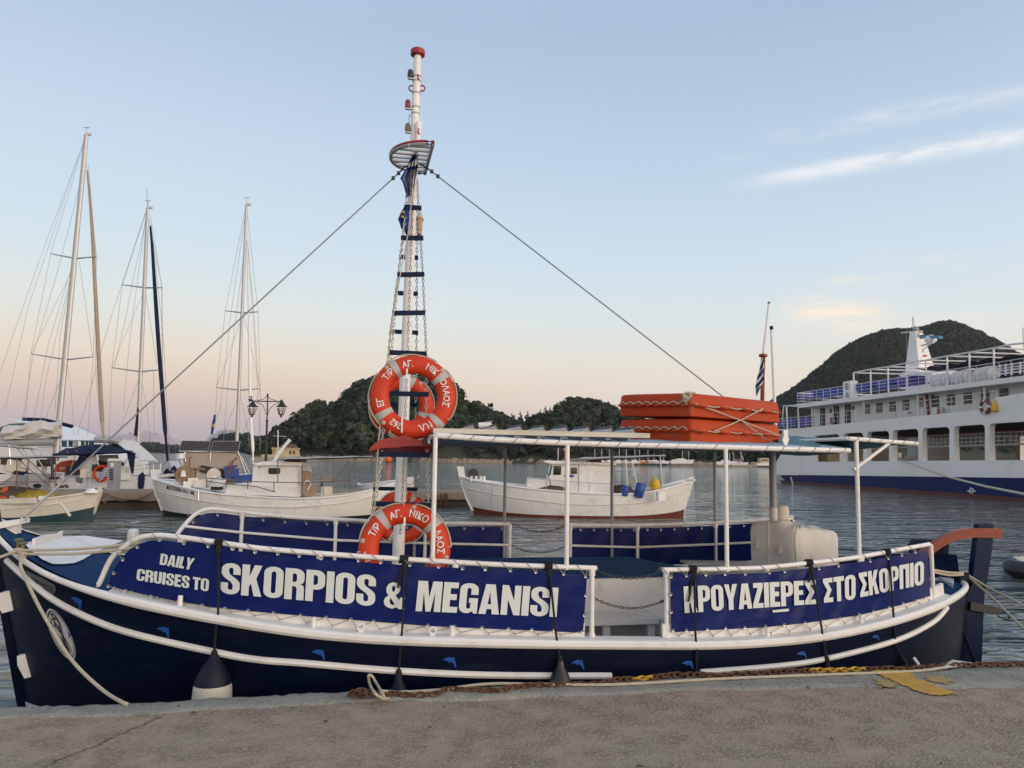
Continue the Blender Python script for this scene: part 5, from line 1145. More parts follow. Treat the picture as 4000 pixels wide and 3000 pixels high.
# ------------------------------------------------------------------ fenders on black ropes
def wrap(p, r, n, mb, th=.007):
    for k in range(n): mb.tube([p+Vector((.012*(k-n/2)+.004*math.sin(a), -(r+th)*math.cos(a), (r+th)*math.sin(a))) for a in np.linspace(0, 6.28, 11)[:-1]], th, 5, closed=True)
FW = pm('fender_white', (.60, .58, .50), .5, var=.1, vs=8, dirt=(.42, .36, .24), da=.5, ds=6); FB = pm('fender_navy', (.003, .006, .018), .55, var=.2, spec=.3); FK = pm('fender_black', (.012, .012, .014), .35, var=.2)
def fender(rail_px, mid, top_px, wpx, mats, label, body=.55, tail=None):
    rp = near(*rail_px, .115); tp_ = onhull(top_px[0], top_px[1], .02); rpx = wpx/2*(tp_-CAM).dot(HF)/F; tp_ = onhull(top_px[0], top_px[1], max(rpx*.5, .03))
    root = empty('fender', tp_, label, 'fender', 'fenders hung along the quay side')
    mb = MB(); wrap(rp, RR, 5, mb); mb.ball(rp+Vector((0, -.03, -.045)), .024, 8, 6, (1, .8, 1.6)); mb.build('rope_knot', BLK, root)
    pts = [rp+Vector((0, -.03, -.03))]+[onhull(x, y, .018) if k else near(x, y, -.012) for k, (x, y) in enumerate(mid)]+[tp_+Vector((0, 0, .02))]
    MB().tube(pts, .0085, 6).build('fender_rope', BLK, root)
    if tail: MB().tube([rp+Vector((-.02, -.03, -.04))]+[bsurf(x, y, .025) for x, y in tail], .0085, 6).build('rope_tail', BLK, root)
    MB().lathe([(.02, 0.015), (.022, .03), (rpx*.34, -.012), (rpx*.60, -.05), (rpx*.84, -.11), (rpx*.95, -.15), (rpx*.97, -.165)], tp_, n=20).build('fender_cap', mats[0], root, smooth=60)
    MB().lathe([(rpx*.965, -.163), (rpx, -.2), (rpx*1.05, -.3), (rpx*1.05, -.42), (rpx*.9, -.5), (rpx*.5, -.56), (.02, -.58)], tp_, n=20).build('fender_body', mats[1], root, smooth=60)
    MB().ball(tp_+Vector((0, 0, .03)), .022, 8, 6, (1, .8, 1.5)).build('rope_knot', BLK, root)
fender((858, 2122), [(852, 2400), (842, 2470)], (836, 2572), 140, (FB, FW), 'fat white fender with navy top hanging near the bow')
fender((1580, 2184), [(1572, 2445), (1565, 2520)], (1557, 2648), 90, (FB, FB), 'dark navy fender below the ampersand of the long banner', tail=[(1560, 2260), (1555, 2296)])
fender((2143, 2213), [(2170, 2462), (2180, 2530)], (2189, 2598), 98, (FK, FW), 'fender with glossy black top below the last letter of Meganisi', tail=None)
fender((2706, 2224), [(2716, 2470), (2721, 2545)], (2722, 2650), 70, (FK, FK), 'dark fender hanging behind the first Greek letter of the banner', tail=[(2695, 2320), (2688, 2350)])
fender((3160, 2199), [(3205, 2425), (3219, 2518)], (3230, 2592), 60, (FB, FB), 'dark fender hanging below the middle of the Greek banner', tail=[(3162, 2262), (3158, 2275)])
fender((3464, 2157), [(3492, 2430), (3499, 2516)], (3535, 2600), 62, (FB, FB), 'dark blue fender hanging nearest the stern')
# ------------------------------------------------------------------ mooring ropes, quay chain
def rope(pts, r, label, mat=ROPE, name='mooring_rope', n=40, group=None):
    o = MB().tube(smoothpts(pts, n), r, 8).build(name, mat); return tag(o, label, 'rope', group)
bq = ondeck(70, 2150, .07); bq2 = ondeck(87, 2164, .07)
crp = cv1([(125, 372), (148, 480), (180, 560), (220, 650), (290, 790), (370, 930), (480, 1110), (600, 1250), (760, 1390), (880, 1462)]); ends = PZ(490, 2744, QZ+.005)
pts = []
for k, (x, y) in enumerate(crp):
    if k == 0: pts.append(bq2)
    else:
        f = k/(len(crp)-1); Yg = near(105, 2210, 0).y-.05; pts.append(PY(x, y, lerp(Yg, ends.y-.03, f**1.4)))
rope(pts+[PZ(500, 2752, QZ+.008)], .0115, 'cream rope running from the bow bollards down to the quay edge')
g1 = near(545, 2122, .115); g2 = near(540, 2138, .115)
rope([bq, bq.lerp(g1, .5)+Vector((0, 0, -.015)), g1], .0105, 'cream rope from bow bollard to rail, upper of the pair'); rope([bq2, bq2.lerp(g2, .5)+Vector((0, 0, -.02)), g2], .0105, 'cream rope from bow bollard to rail, lower of the pair')
rope([bq, PY(0, 2176, bq.y-.25), PY(-250, 2260, bq.y-.8)], .0105, 'cream rope leading off ahead from the bow bollards')
mb = MB()
for b0_ in (bq, bq2):
    for k in range(3): mb.tube([b0_+Vector((.022*math.cos(a), .022*math.sin(a), -.02+.014*k)) for a in np.linspace(0, 6.28, 11)[:-1]], .009, 5, closed=True)
o = mb.build('bollard_turns', ROPE, boat)
s1_ = near(3645, 2226, .115); s2_ = near(3768, 2250, .12)+Vector((0, 0, .03))
rope([s1_, s1_.lerp(s2_, .5)+Vector((0, 0, -.01)), s2_], .0105, 'cream rope from the last rail post to the stern bollard'); rope([s1_+Vector((0, 0, -.02)), s1_.lerp(s2_, .5)+Vector((0, 0, -.035)), s2_+Vector((0, 0, -.015))], .0105, 'second cream rope lying just below it at the stern bollard')
rope([s2_, PY(3870, 2300, s2_.y-.25), PY(4000, 2366, 5.9), PY(4300, 2540, 5.4)], .0115, 'cream stern line leading right, upper of two'); rope([s2_, PY(3870, 2330, s2_.y-.25), PY(4000, 2455, 5.8), PY(4200, 2620, 5.2)], .0115, 'cream stern line leading right, lower of two')
# rusted chain lying on the quay edge
RL = chain_mesh('rusty_link', .062, .046, .0085, RUST, 8, 5); YL = chain_mesh('yellow_link', .062, .046, .0085, YELCH, 8, 5)
ch = empty('quay_chain', PZ(2700, 2650, QZ), 'heavy rusty chain with patches of yellow paint lying along the quay edge', 'chain')
ca = cv2([(960, 1585), (1010, 1570), (1060, 1580), (1110, 1555), (1170, 1570), (1230, 1580), (1330, 1578), (1500, 1590), (1640, 1580), (1720, 1555), (1770, 1535), (1880, 1545), (2070, 1548)])+cv3([(170, 1545), (330, 1550), (420, 1528), (550, 1510), (700, 1505), (860, 1500), (1000, 1496), (1130, 1492), (1200, 1475), (1300, 1462), (1500, 1448), (1690, 1425), (1880, 1422), (2060, 1425)])+cv4([(100, 1172), (300, 1163), (500, 1152), (700, 1140), (900, 1137), (1100, 1130), (1300, 1125), (1460, 1128), (1620, 1110), (1800, 1103), (2000, 1098), (2212, 1098), (2500, 1090)])
CP = [PZ(x, y, QZ+.012) for x, y in ca]
pal = lay_chain(RL, smoothpts(CP, 160), .047, ch, jitter=.5, twist0=.7)
YM = bpy.data.meshes
for o in pal:
    x = o.location.x; t = math.sin(x*3.7)+math.sin(x*9.1+2)
    if 3.3 < x < 3.75 or t > 1.75: o.data = YL
pile = lay_chain(RL, [PZ(1370, 2708, QZ+.03), PZ(1400, 2700, QZ+.045), PZ(1385, 2712, QZ+.03), PZ(1430, 2706, QZ+.05), PZ(1410, 2698, QZ+.04), PZ(1450, 2712, QZ+.03), PZ(1470, 2700, QZ+.03)], .042, ch, jitter=.9)
rp_ = cv2([(1290, 1612), (1230, 1615), (1160, 1560), (1130, 1500), (1128, 1425)])
rope([PZ(1522, 2728, QZ+.012), PZ(1493, 2728, QZ+.012), PZ(1462, 2705, QZ+.06), PY(1444, 2670, 5.40), PY(1440, 2640, 5.42), PY(1452, 2640, 5.42), PY(1470, 2668, 5.40), PZ(1490, 2702, QZ+.04), PZ(1500, 2722, QZ+.02), PZ(1488, 2700, QZ+.03), PZ(1560, 2704, QZ+.014), PZ(1720, 2694, QZ+.012), PZ(1900, 2672, QZ+.02), PZ(2100, 2672, QZ+.012), PZ(2400, 2674, QZ+.012), PZ(2800, 2652, QZ+.012), PZ(3200, 2636, QZ+.012), PZ(3560, 2622, QZ+.012), PZ(3700, 2606, QZ+.02)], .0095, 'cream rope with a standing loop lying along the quay beside the chain', n=110)
# pale plastic sheet caught at the stern corner of the quay
P = [PZ(x, y, z) for x, y, z in ((3610, 2608, QZ), (3690, 2592, QZ+.01), (3720, 2577, QZ+.03), (3800, 2588, QZ+.01), (3760, 2602, QZ), (3680, 2612, QZ+.02))]
o = MB().add(P+[p+Vector((0, .02, -.01)) for p in P], [(0, 1, 5), (1, 2, 5), (2, 4, 5), (2, 3, 4)]).build('plastic_sheet', pm('pale_plastic', (.42, .42, .40), .6)); tag(o, 'crumpled pale plastic sheet at the quay edge by the rudder', 'sheet')
o = MB().tube([PY(3570, 2570, 5.5), PY(3590, 2598, 5.45)], .012, 6).build('fender_stub', WHT2, boat)
# leaves and grit scattered on the quay
for k, (x, y, s) in enumerate(((1272, 2816, 7), (1275, 2745, 4), (698, 2756, 4), (756, 2782, 8), (1140, 2766, 4), (3250, 2885, 6), (1735, 2762, 5), (3155, 2685, 6), (2500, 2992, 8), (3875, 2816, 5), (3676, 2980, 4), (1680, 2840, 5))):
    p = PZ(x, y, QZ+.006); w = s*.0016; pts = [p+Vector((w*1.6*math.cos(a)*random.uniform(.7, 1.2), w*math.sin(a)*random.uniform(.7, 1.2), 0)) for a in np.linspace(0, 6.28, 8)[:-1]]
    o = MB().add(pts+[p+Vector((0, 0, .006))], [(i, (i+1) % 7, 7) for i in range(7)]).build('dead_leaf', pm('dry_leaf', (.07, .035, .02), .9)); tag(o, ['brown leaf nearest the quay edge below the white bow fender', 'tiny brown leaf on the grey cement edge strip', 'tiny brown leaf left of the bow fender', 'curled brown leaf just below the cement strip left of the fender', 'tiny leaf below the loop of cream rope', 'brown speck of leaf below the yellow paint', 'small leaf below the navy fender in mid quay', 'brown leaf left of the yellow bay line', 'dark leaf at the bottom edge of the quay, centre', 'dark leaf far right on the quay', 'leaf at the bottom right of the quay', 'leaf in the middle of the quay below the ampersand'][k], 'leaf', 'dead leaves on the quay')
# ------------------------------------------------------------------ pier
PC = quay_mat('pier_concrete', (.26, .21, .16), (.20, .165, .13), .3); PCW = pm('pier_wet_concrete', (.055, .045, .035), .7, var=.4, vs=2, bump=.4, bs=8, dirt=(.10, .09, .07), da=.6, ds=3)
def pierD(px): return lerp(27.6, 31.6, (px-407)/(1700-407))
PT = .63; rows = []
for px in np.linspace(-900, 1862, 90):
    a = W(px, 1700, pierD(px)); b = W(px, 1700, pierD(px)+2.6); j = random.uniform(-.03, .03)
    rows.append([Vector((a.x, a.y+.12, -1)), Vector((a.x, a.y+.10+j, .26)), Vector((a.x, a.y-.02, .33+j)), Vector((a.x, a.y, PT-.03)), Vector((a.x, a.y+.03, PT)), Vector((b.x, b.y, PT)), Vector((b.x, b.y, -1))])
MB().grid(rows, mfun=lambda i, j: 1 if j < 2 else 0).add(rows[-1], [tuple(range(7))]).build('pier', [PC, PCW], kind='structure', smooth=50)
# ------------------------------------------------------------------ generic wooden fishing boat
class Caique:
    def __init__(s, root, D, sheer, stem, stern, B, zb=.14, zb_end=.25, mat=WHT, bot=REDB, n=60):
        s.root = root; s.D = D; s.B = B; o = W(2000, 1700, D); o.z = 0; s.o = o
        L = lambda p: ((p-o).dot(cr0), p.z)
        st = sorted([L(W(*p, D)) for p in stem], key=lambda a: a[1]); se = sorted([L(W(*p, D)) for p in stern], key=lambda a: a[1])
        s.xs = lambda z: float(np.interp(z, [a[1] for a in st], [a[0] for a in st])); s.xe = lambda z: float(np.interp(z, [a[1] for a in se], [a[0] for a in se]))
        s.zs_ = [st[-1][1], se[-1][1]]; s.X0 = s.xs(L(W(*sheer[0], D))[1]); s.X1 = s.xe(L(W(*sheer[-1], D))[1])
        P = []
        for px, py in sheer:
            d = D
            for _ in range(12):
                x = (W(px, py, d)-o).dot(cr0); d = D-s.beam(x)
            q = W(px, py, d); P.append(((q-o).dot(cr0), q.z))
        P.sort(); s.P = P; s.zk = -.5
        def zbf(t): return zb+zb_end*abs(2*t-1)**4
        cols = []
        rows_t, rows_b = [], []
        for i in range(n+1):
            t = .5-.5*math.cos(math.pi*i/n); zt_ = s.sheer(lerp(s.X0, s.X1, t)); zb_ = zbf(t)
            rows_t.append([s.pt(t, lerp(zt_, zb_, k/8)) for k in range(9)]); rows_b.append([s.pt(t, lerp(zb_, s.zk, k/4)) for k in range(5)])
        mir = lambda r: [[s.mirror(p) for p in q] for q in r]
        MB().grid(rows_t).grid(mir(rows_t)).build('hull', mat, root); MB().grid(rows_b).grid(mir(rows_b)).build('bottom', bot, root)
        s.rail(0, .035, 'gunwale_rail', mat); s.rail(.0, .035, 'gunwale_rail', mat, far=True)
        rows = []
        for i in range(31):
            x = lerp(s.X0+.03, s.X1-.03, i/30); b = s.beam(x)-.02; z = s.sheer(x)-.05; rows.append([s.w(x, b*k/4, z+.04*(1-(k/4)**2)) for k in range(-4, 5)])
        MB().grid(rows).build('deck', WHT2, root)
    def beam(s, x):
        t = (x-s.X0)/max(s.X1-s.X0, .1) if hasattr(s, 'X1') else .5; t = min(max(t, 0), 1); return s.B*(1-abs(2*t-1)**2.4)**.7
    def sheer(s, x): return interp(x, s.P)
    def w(s, x, y, z): return s.o+cr0*x+HF*y+Vector((0, 0, z))
    def mirror(s, p): return p-HF*(2*(p-s.o).dot(HF))
    def pt(s, t, z, off=0):
        x = lerp(s.xs(z), s.xe(z), t); X = lerp(s.X0, s.X1, t); zz = s.sheer(X); q = min(max((zz-z)/(zz-s.zk), 0), 1)
        return s.w(x, -(s.B*(1-abs(2*t-1)**2.4)**.7*(1-(.15+.6*abs(2*t-1)**2)*q**1.7)+off), z)
    def rail(s, drop, r, name, mat, far=False, t0=0.0, t1=1.0, sq=1):
        pts = []
        for i in range(61):
            t = lerp(t0, t1, i/60); p = s.pt(t, s.sheer(lerp(s.X0, s.X1, t))-drop, .006); pts.append(s.mirror(p) if far else p)
        MB().tube(pts, r, 8, sq=sq).build(name, mat, s.root)
    def strake(s, pxs, r, name, mat):
        pts = []
        for px, py in pxs:
            t, z = s.solve(px, py); pts.append(s.pt(t, z, .006))
        MB().tube(smoothpts(pts, 50), r, 8).build(name, mat, s.root)
    def solve(s, px, py):
        d = s.D-s.B*.8
        for _ in range(25):
            q = W(px, py, d); x = (q-s.o).dot(cr0); t = min(max((x-s.xs(q.z))/(s.xe(q.z)-s.xs(q.z)), 0), 1); d = .5*d+.5*(s.D+(s.pt(t, q.z)-s.o).dot(HF))
        return t, q.z
    def surf(s, px, py, off=.01): t, z = s.solve(px, py); return s.pt(t, z, off)
    def post(s, pxs, w, name, mat):
        P = [W(x, y, s.D) for x, y in pxs]; L = [((p-s.o).dot(cr0), p.z) for p in P]; MB().plate(L, [], lambda u, v, d: s.w(u, d, v), -w/2, w/2).build(name, mat, s.root, smooth=20)
def wt(pts, r, D, name, mat, parent, n=6): return MB().tube([W(p[0], p[1], D+(p[2] if len(p) > 2 else 0)) for p in pts], r, n).build(name, mat, parent)
def wplate(pts, D, th, name, mat, parent, holes=[], **k):
    """upright panel facing the water at depth D"""
    o = W(2000, 1700, D); o.z = 0; L = lambda P: [((W(x, y, D)-o).dot(cr0), W(x, y, D).z) for x, y in P]
    return MB().plate(L(pts), [L(h) for h in holes], lambda u, v, d: o+cr0*u+HF*d+Vector((0, 0, v)), 0, th).build(name, mat, parent, smooth=20, **k)
def wsheet(P, name, mat, parent, n=8, m=8, sagv=0, th=.03):
    """four corners (px,py,D) -> cloth panel"""
    c = [W(*p) for p in P]; rows = [[c[0].lerp(c[1], i/n).lerp(c[3].lerp(c[2], i/n), j/m)+Vector((0, 0, -sagv*math.sin(math.pi*i/n)*math.sin(math.pi*j/m)+.01*math.sin(i*2.1+j))) for j in range(m+1)] for i in range(n+1)]
    return MB().grid(rows).grid([[p-Vector((0, 0, th)) for p in r] for r in rows]).build(name, mat, parent, smooth=60)
CREAM = pm('cream_boat_paint', (.62, .59, .52), .45, var=.08, vs=2, dirt=(.35, .28, .2), da=.4, ds=2.5); TEALB = pm('teal_bottom', (.010, .042, .058), .6); DKBOT = pm('dark_bottom', (.006, .012, .014), .5)
RAILB = pm('rusty_rail', (.16, .10, .075), .7, var=.4, vs=8); TARP = pm('old_tarp', (.38, .35, .31), .85, var=.15, vs=2); BROWN = pm('net_brown', (.10, .065, .045), 1, var=.5, vs=14, bump=.8, bs=60)
DRUM = pm('winch_drum_wood', (.22, .14, .08), .7, var=.3, vs=6); BLUEP = pm('blue_plastic', (.012, .055, .26), .5); YELP = pm('yellow_plastic', (.62, .38, .02), .5); ORGP = pm('orange_plastic', (.62, .11, .02), .5)
NETY = pm('yellow_net', (.35, .26, .03), 1, var=.5, vs=20, bump=.9, bs=80)
def heap(c, sx_, sy_, sz_, name, mat, parent=None, n=16):
    rows = [[c+cr0*(sx_*math.cos(2*math.pi*j/n)*math.cos(i*math.pi/12)*random.uniform(.85, 1.1))+HF*(sy_*math.sin(2*math.pi*j/n)*math.cos(i*math.pi/12))+Vector((0, 0, sz_*math.sin(i*math.pi/12)*random.uniform(.75, 1.1))) for i in range(7)] for j in range(n)]
    return MB().grid(rows, closed_u=True).build(name, mat, parent, smooth=70)
def drum(c, ax, r, w, name, mat, parent): return MB().lathe([(r, -w/2), (r, -w/2+.03), (r*.55, -w/2+.03), (r*.55, w/2-.03), (r, w/2-.03), (r, w/2)], c, ax, 18).build(name, mat, parent)
# ---- fishing boat in the middle (red bottom)
DM = 28.4
fb = empty('fishing_boat', W(2240, 2000, DM)*1.0, 'white wooden fishing boat with red bottom and square wheelhouse seen under the awning', 'boat'); fb.location.z = 0
K = Caique(fb, DM, [(1799, 1862), (1850, 1878), (1968, 1896), (2080, 1911), (2197, 1921), (2300, 1928), (2396, 1931), (2480, 1929), (2545, 1922), (2620, 1906), (2672, 1888)], [(1787, 1823), (1799, 1875), (1822, 1945), (1846, 1990), (1856, 2030)], [(2709, 1868), (2696, 1910), (2680, 1970), (2668, 2020)], 1.35, zb=.09, zb_end=.2)
K.strake([(1810, 1900), (1860, 1916), (1968, 1937), (2080, 1954), (2200, 1968), (2300, 1972), (2400, 1971), (2500, 1965), (2580, 1950), (2640, 1930)], .022, 'rub_strake', CREAM)
K.post([(1785, 1822), (1811, 1823), (1815, 1850), (1838, 1960), (1852, 1992), (1842, 1995), (1818, 1945), (1795, 1870)], .16, 'stem_post', WHT); K.post([(2676, 1880), (2694, 1864), (2712, 1862), (2700, 1910), (2670, 2010), (2640, 2010), (2655, 1950)], .08, 'rudder', WHT)
K.post([(2590, 1893), (2660, 1875), (2716, 1871), (2716, 1879), (2664, 1884), (2592, 1900)], .08, 'tiller', WHT)
dw = DM-.75
wh = wplate([(2137, 1925), (2141, 1860), (2158, 1805), (2260, 1805), (2260, 1936), (2137, 1930)], dw, 1.5, 'wheelhouse', WHT, fb); wplate([(2261, 1806), (2397, 1808), (2397, 1940), (2261, 1938)], dw-.02, 1.5, 'cabin', WHT, fb)
wplate([(2262, 1820), (2326, 1822), (2326, 1934), (2262, 1932)], dw-.035, .02, 'cabin_door', WHT2, fb)
for P in ([(2163, 1819), (2193, 1819), (2191, 1855), (2161, 1855)], [(2229, 1826), (2254, 1826), (2254, 1851), (2229, 1851)]): wplate(P, dw-.015, .02, 'window', GLASS, wh)
wplate([(2144, 1857), (2152, 1818), (2158, 1818), (2150, 1857)], dw-.01, .02, 'window', GLASS, wh)
el_ = [(2223+21*math.cos(a), 1859+5.5*math.sin(a)) for a in np.linspace(0, 6.28, 21)[:-1]]; wplate(el_, dw-.02, .015, 'name_board', BLUEP, wh)
wplate([(2128, 1804), (2140, 1799), (2405, 1810), (2405, 1816), (2150, 1811)], dw-.15, 1.8, 'roof', WHT2, fb)
wsheet([(2215, 1797, dw-.5), (2600, 1781, dw-.3), (2600, 1776, dw+1.6), (2280, 1786, dw+1.6)], 'awning', TARP, fb, sagv=.03)
wplate([(2298, 1794), (2350, 1791), (2350, 1806), (2300, 1806)], dw+.1, .8, 'roof_box', pm('maroon_box', (.14, .025, .03), .6), fb)
for a, b in (((2297, 1795), (2303, 1930)), ((2443, 1788), (2455, 1925)), ((2468, 1796), (2490, 1895)), ((2578, 1778), (2590, 1910))): wt([a, b], .014, dw-.3, 'awning_post', WHT2, fb)
wt([(2400, 1841), (2480, 1839)], .012, dw-.3, 'crossbar', STEEL, fb); wplate([(2453, 1862), (2486, 1861), (2487, 1888), (2455, 1889)], dw+.2, .02, 'mesh_panel', pm('grey_mesh', (.3, .3, .3), .8), fb)
wt([(2062, 1868), (2135, 1874), (2300, 1886), (2396, 1890)], .013, DM-1.15, 'handrail', STEEL, fb)
for x, y, z in ((2052, 1880, 1900), (2134, 1876, 1920), (2200, 1880, 1925), (2302, 1886, 1932)): wt([(x, y), (x, z)], .012, DM-1.15, 'handrail_post', STEEL, fb)
wplate([(2062, 1868), (2140, 1874), (2140, 1912), (2058, 1902)], DM-.9, 1.2, 'fore_locker', WHT, fb)
drum(W(1847, 1851, DM), -HF+cr0*.2, .19, .16, 'winch_drum', BLACK, fb)
for x in (1841, 1859, 1879, 1891): MB().lathe([(.05, -.1), (.05, .08), (.07, .1)], W(x, 1870, DM-.5), n=8).build('bollard', WHT, fb)
wt([(1924, 1888), (1917, 1972)], .015, DM-1.1, 'boat_hook', GALVG, fb); wt([(2137, 1840), (2152, 1897)], .015, DM-1, 'pole', BLACK, fb)
heap(W(2160, 1915, DM-.9), .55, .3, .16, 'net_heap', BROWN, fb); heap(W(2430, 1928, DM-.3), .5, .4, .32, 'net_heap', BROWN, fb); wt([(2520, 1921), (2560, 1917), (2596, 1905)], .06, DM-.6, 'rolled_net', TARP, fb)
for (x, y, r, s, m_, lab, c, nm) in ((2441, 1917, .14, 1.3, BLUEP, 'small blue drum standing in the brown net of the fishing boat', 'drum', 'plastic_drum'), (2499, 1915, .17, 1.5, BLUEP, 'large blue barrel hung on the gunwale of the red bottomed fishing boat', 'barrel', 'barrel')):
    o = MB().lathe([(r*.8, -r*s), (r, -r*s*.8), (r, -r*.2), (r*1.05, 0), (r, r*.2), (r, r*s*.8), (r*.8, r*s)], W(x, y, DM-1.2), (.25, .0, 1), 14).build(nm, m_); tag(o, lab, c)
o = MB().lathe([(.05, -.22), (.15, -.18), (.19, 0), (.15, .16), (.05, .2), (.03, .28)], W(2558, 1892, DM-.6), n=12).build('buoy', YELP); tag(o, 'round yellow buoy hanging at the stern of the red bottomed fishing boat', 'buoy')
o = MB().box(W(2582, 1938, DM-1.35), (.28, .2, .30)).build('fender', WHT2, smooth=0); tag(o, 'square white fender hung at the stern quarter of the fishing boat', 'fender')
# ---- fishing boat at left with lettering
DA = 25.8
fa = empty('fishing_boat', W(1000, 1990, DA), 'white wooden fishing boat with a winch drum and dark name lettering on its bow', 'boat'); fa.location.z = 0
K = Caique(fa, DA, [(616, 1876), (660, 1890), (720, 1905), (780, 1920), (860, 1931), (957, 1938), (1060, 1945), (1150, 1948), (1260, 1945), (1360, 1934), (1456, 1914), (1540, 1890)], [(592, 1834), (600, 1880), (611, 1930), (634, 1990), (640, 2030)], [(1560, 1870), (1550, 1930), (1525, 1985), (1500, 2030)], 1.35, zb=.10, zb_end=.1, bot=DKBOT)
K.strake([(616, 1918), (680, 1934), (775, 1954), (900, 1972), (1020, 1980), (1147, 1982), (1280, 1972), (1400, 1954), (1480, 1930)], .022, 'rub_strake', CREAM)
K.post([(592, 1834), (624, 1834), (624, 1850), (615, 1860), (616, 1880), (632, 1940), (648, 1990), (634, 1995), (608, 1930), (596, 1880)], .17, 'stem_post', WHT)
ag = wplate([(990, 1816), (1170, 1816), (1168, 1935), (980, 1930)], DA-.75, 1.5, 'cabin', WHT, fa)
rw = [(1048, 1832), (1052, 1828), (1090, 1828), (1094, 1832), (1094, 1848), (1090, 1852), (1052, 1852), (1048, 1848)]; wplate(rw, DA-.765, .02, 'window', GLASS, ag); wplate([(1010, 1823), (1017, 1823), (1017, 1830), (1010, 1830)], DA-.76, .02, 'vent', GALVG, ag)
wplate([(985, 1810), (1040, 1802), (1180, 1806), (1180, 1818), (1000, 1818)], DA-.9, 1.8, 'cabin_roof', WHT2, fa)
wplate([(1165, 1810), (1176, 1810), (1178, 1938), (1165, 1938)], DA-.78, .2, 'cabin_edge', STEEL, fa)
wsheet([(1085, 1795, DA-1.2), (1456, 1784, DA-1.2), (1456, 1780, DA+1), (1120, 1786, DA+1)], 'awning', TARP, fa, sagv=.04); wplate([(1110, 1798), (1170, 1794), (1170, 1812), (1112, 1812)], DA-.6, .8, 'roof_box', MATS['maroon_box'], fa)
wt([(1068, 1806), (1090, 1770), (1133, 1717)], .06, DA-.2, 'derrick', WHT, fa)
for k in range(6): MB().box(W(1112+k*4.0, 1752-k*5.2, DA-.2), (.05, .05, .05)).build('roller', BLUEP, fa)
for a, b in (((1085, 1795), (1085, 1886)), ((1181, 1797), (1181, 1935)), ((1300, 1792), (1300, 1888)), ((1365, 1788), (1368, 1886))): wt([a, b], .016, DA-1.2, 'awning_post', RAILB, fa)
wt([(1365, 1800), (1308, 1878)], .012, DA-1.2, 'brace', RAILB, fa)
wt([(808, 1867), (900, 1874), (1000, 1882), (1200, 1886), (1370, 1876)], .016, DA-1.3, 'handrail', RAILB, fa); wt([(808, 1880), (880, 1890), (1000, 1900), (1075, 1922)], .016, DA-1.3, 'handrail', RAILB, fa); wt([(1240, 1878), (1330, 1880), (1340, 1874)], .012, DA-1.1, 'handrail', STEEL, fa)
for x, y, z in ((808, 1867, 1906), (884, 1873, 1908), (968, 1881, 1912), (1070, 1884, 1922), (1262, 1886, 1932), (1368, 1878, 1925)): wt([(x, y), (x, z)], .016, DA-1.3, 'handrail_post', RAILB, fa)
wplate([(884, 1893), (1165, 1905), (1165, 1942), (880, 1930)], DA-1.0, 1.8, 'bulwark', WHT, fa)
wd_ = drum(W(722, 1855, DA-.2), -HF*.9+cr0*.45, .30, .55, 'winch_drum', DRUM, fa); heap(W(715, 1862, DA-.6), .09, .1, .2, 'drum_hub', WHT, wd_)
wt([(672, 1838), (700, 1862)], .03, DA-.3, 'winch_arm', DRUM, fa); wt([(745, 1850), (780, 1830), (800, 1835)], .04, DA-.1, 'winch_arm', DRUM, fa)
drum(W(835, 1854, DA+.3), -HF+cr0*.3, .22, .1, 'hauler_wheel', STEEL, fa)
for x, y, w_, h_, m_ in ((755, 1880, .3, .22, WHT), (735, 1895, .25, .25, WHT2), (790, 1888, .45, .25, CREAM), (830, 1880, .3, .3, CREAM), (862, 1882, .3, .2, WHT2), (848, 1902, .3, .2, BROWN)): MB().box(W(x, y, DA-.3), (w_, .35, h_), (0, 0, random.uniform(-.3, .3))).build('deck_box', m_, fa)
heap(W(850, 1900, DA-.5), .28, .3, .3, 'canvas_bundle', CANV, fa); wt([(835, 1860), (840, 1890), (842, 1905)], .07, DA-.4, 'bollard', WHT, fa); wt([(775, 1918), (775, 1956)], .02, DA-1.25, 'scupper_pipe', STEEL, fa)
dw1 = drum(W(1196, 1862, DA-.3), -HF+cr0*.6, .20, .12, 'net_reel', pm('reel_tan', (.27, .2, .14), .7), fa); drum(W(1207, 1912, DA-.6), -HF+cr0*.6, .26, .14, 'net_reel', MATS['reel_tan'], fa); wt([(1185, 1890), (1200, 1875), (1215, 1890), (1200, 1915)], .025, DA-.75, 'hose', WHT2, fa)
wplate([(1257, 1853), (1298, 1853), (1298, 1876), (1257, 1876)], DA+.3, .03, 'screen', MATS['grey_mesh'], fa); wt([(1255, 1880), (1258, 1892), (1252, 1900)], .03, DA+.2, 'hook', BLACK, fa)
MB().box(W(1277, 1918, DA-.2), (.35, .3, .3)).build('deck_box', CREAM, fa)
mb = MB(); V0 = lambda u, v: K.surf(705+u*25.0, 1921+u*5.8-v*18, .012); text_on(mb, 'ΔΕΣΠΟΙΝΑ Ν.Λ. 186', lambda x, y: V0(x*.48, y), .03); mb.build('name_lettering', NAVY2, fa, smooth=0, kind='stuff')
MB().box(K.surf(624, 1955, .01), (.1, .02, .12)).build('stem_plate', CREAM, fa)
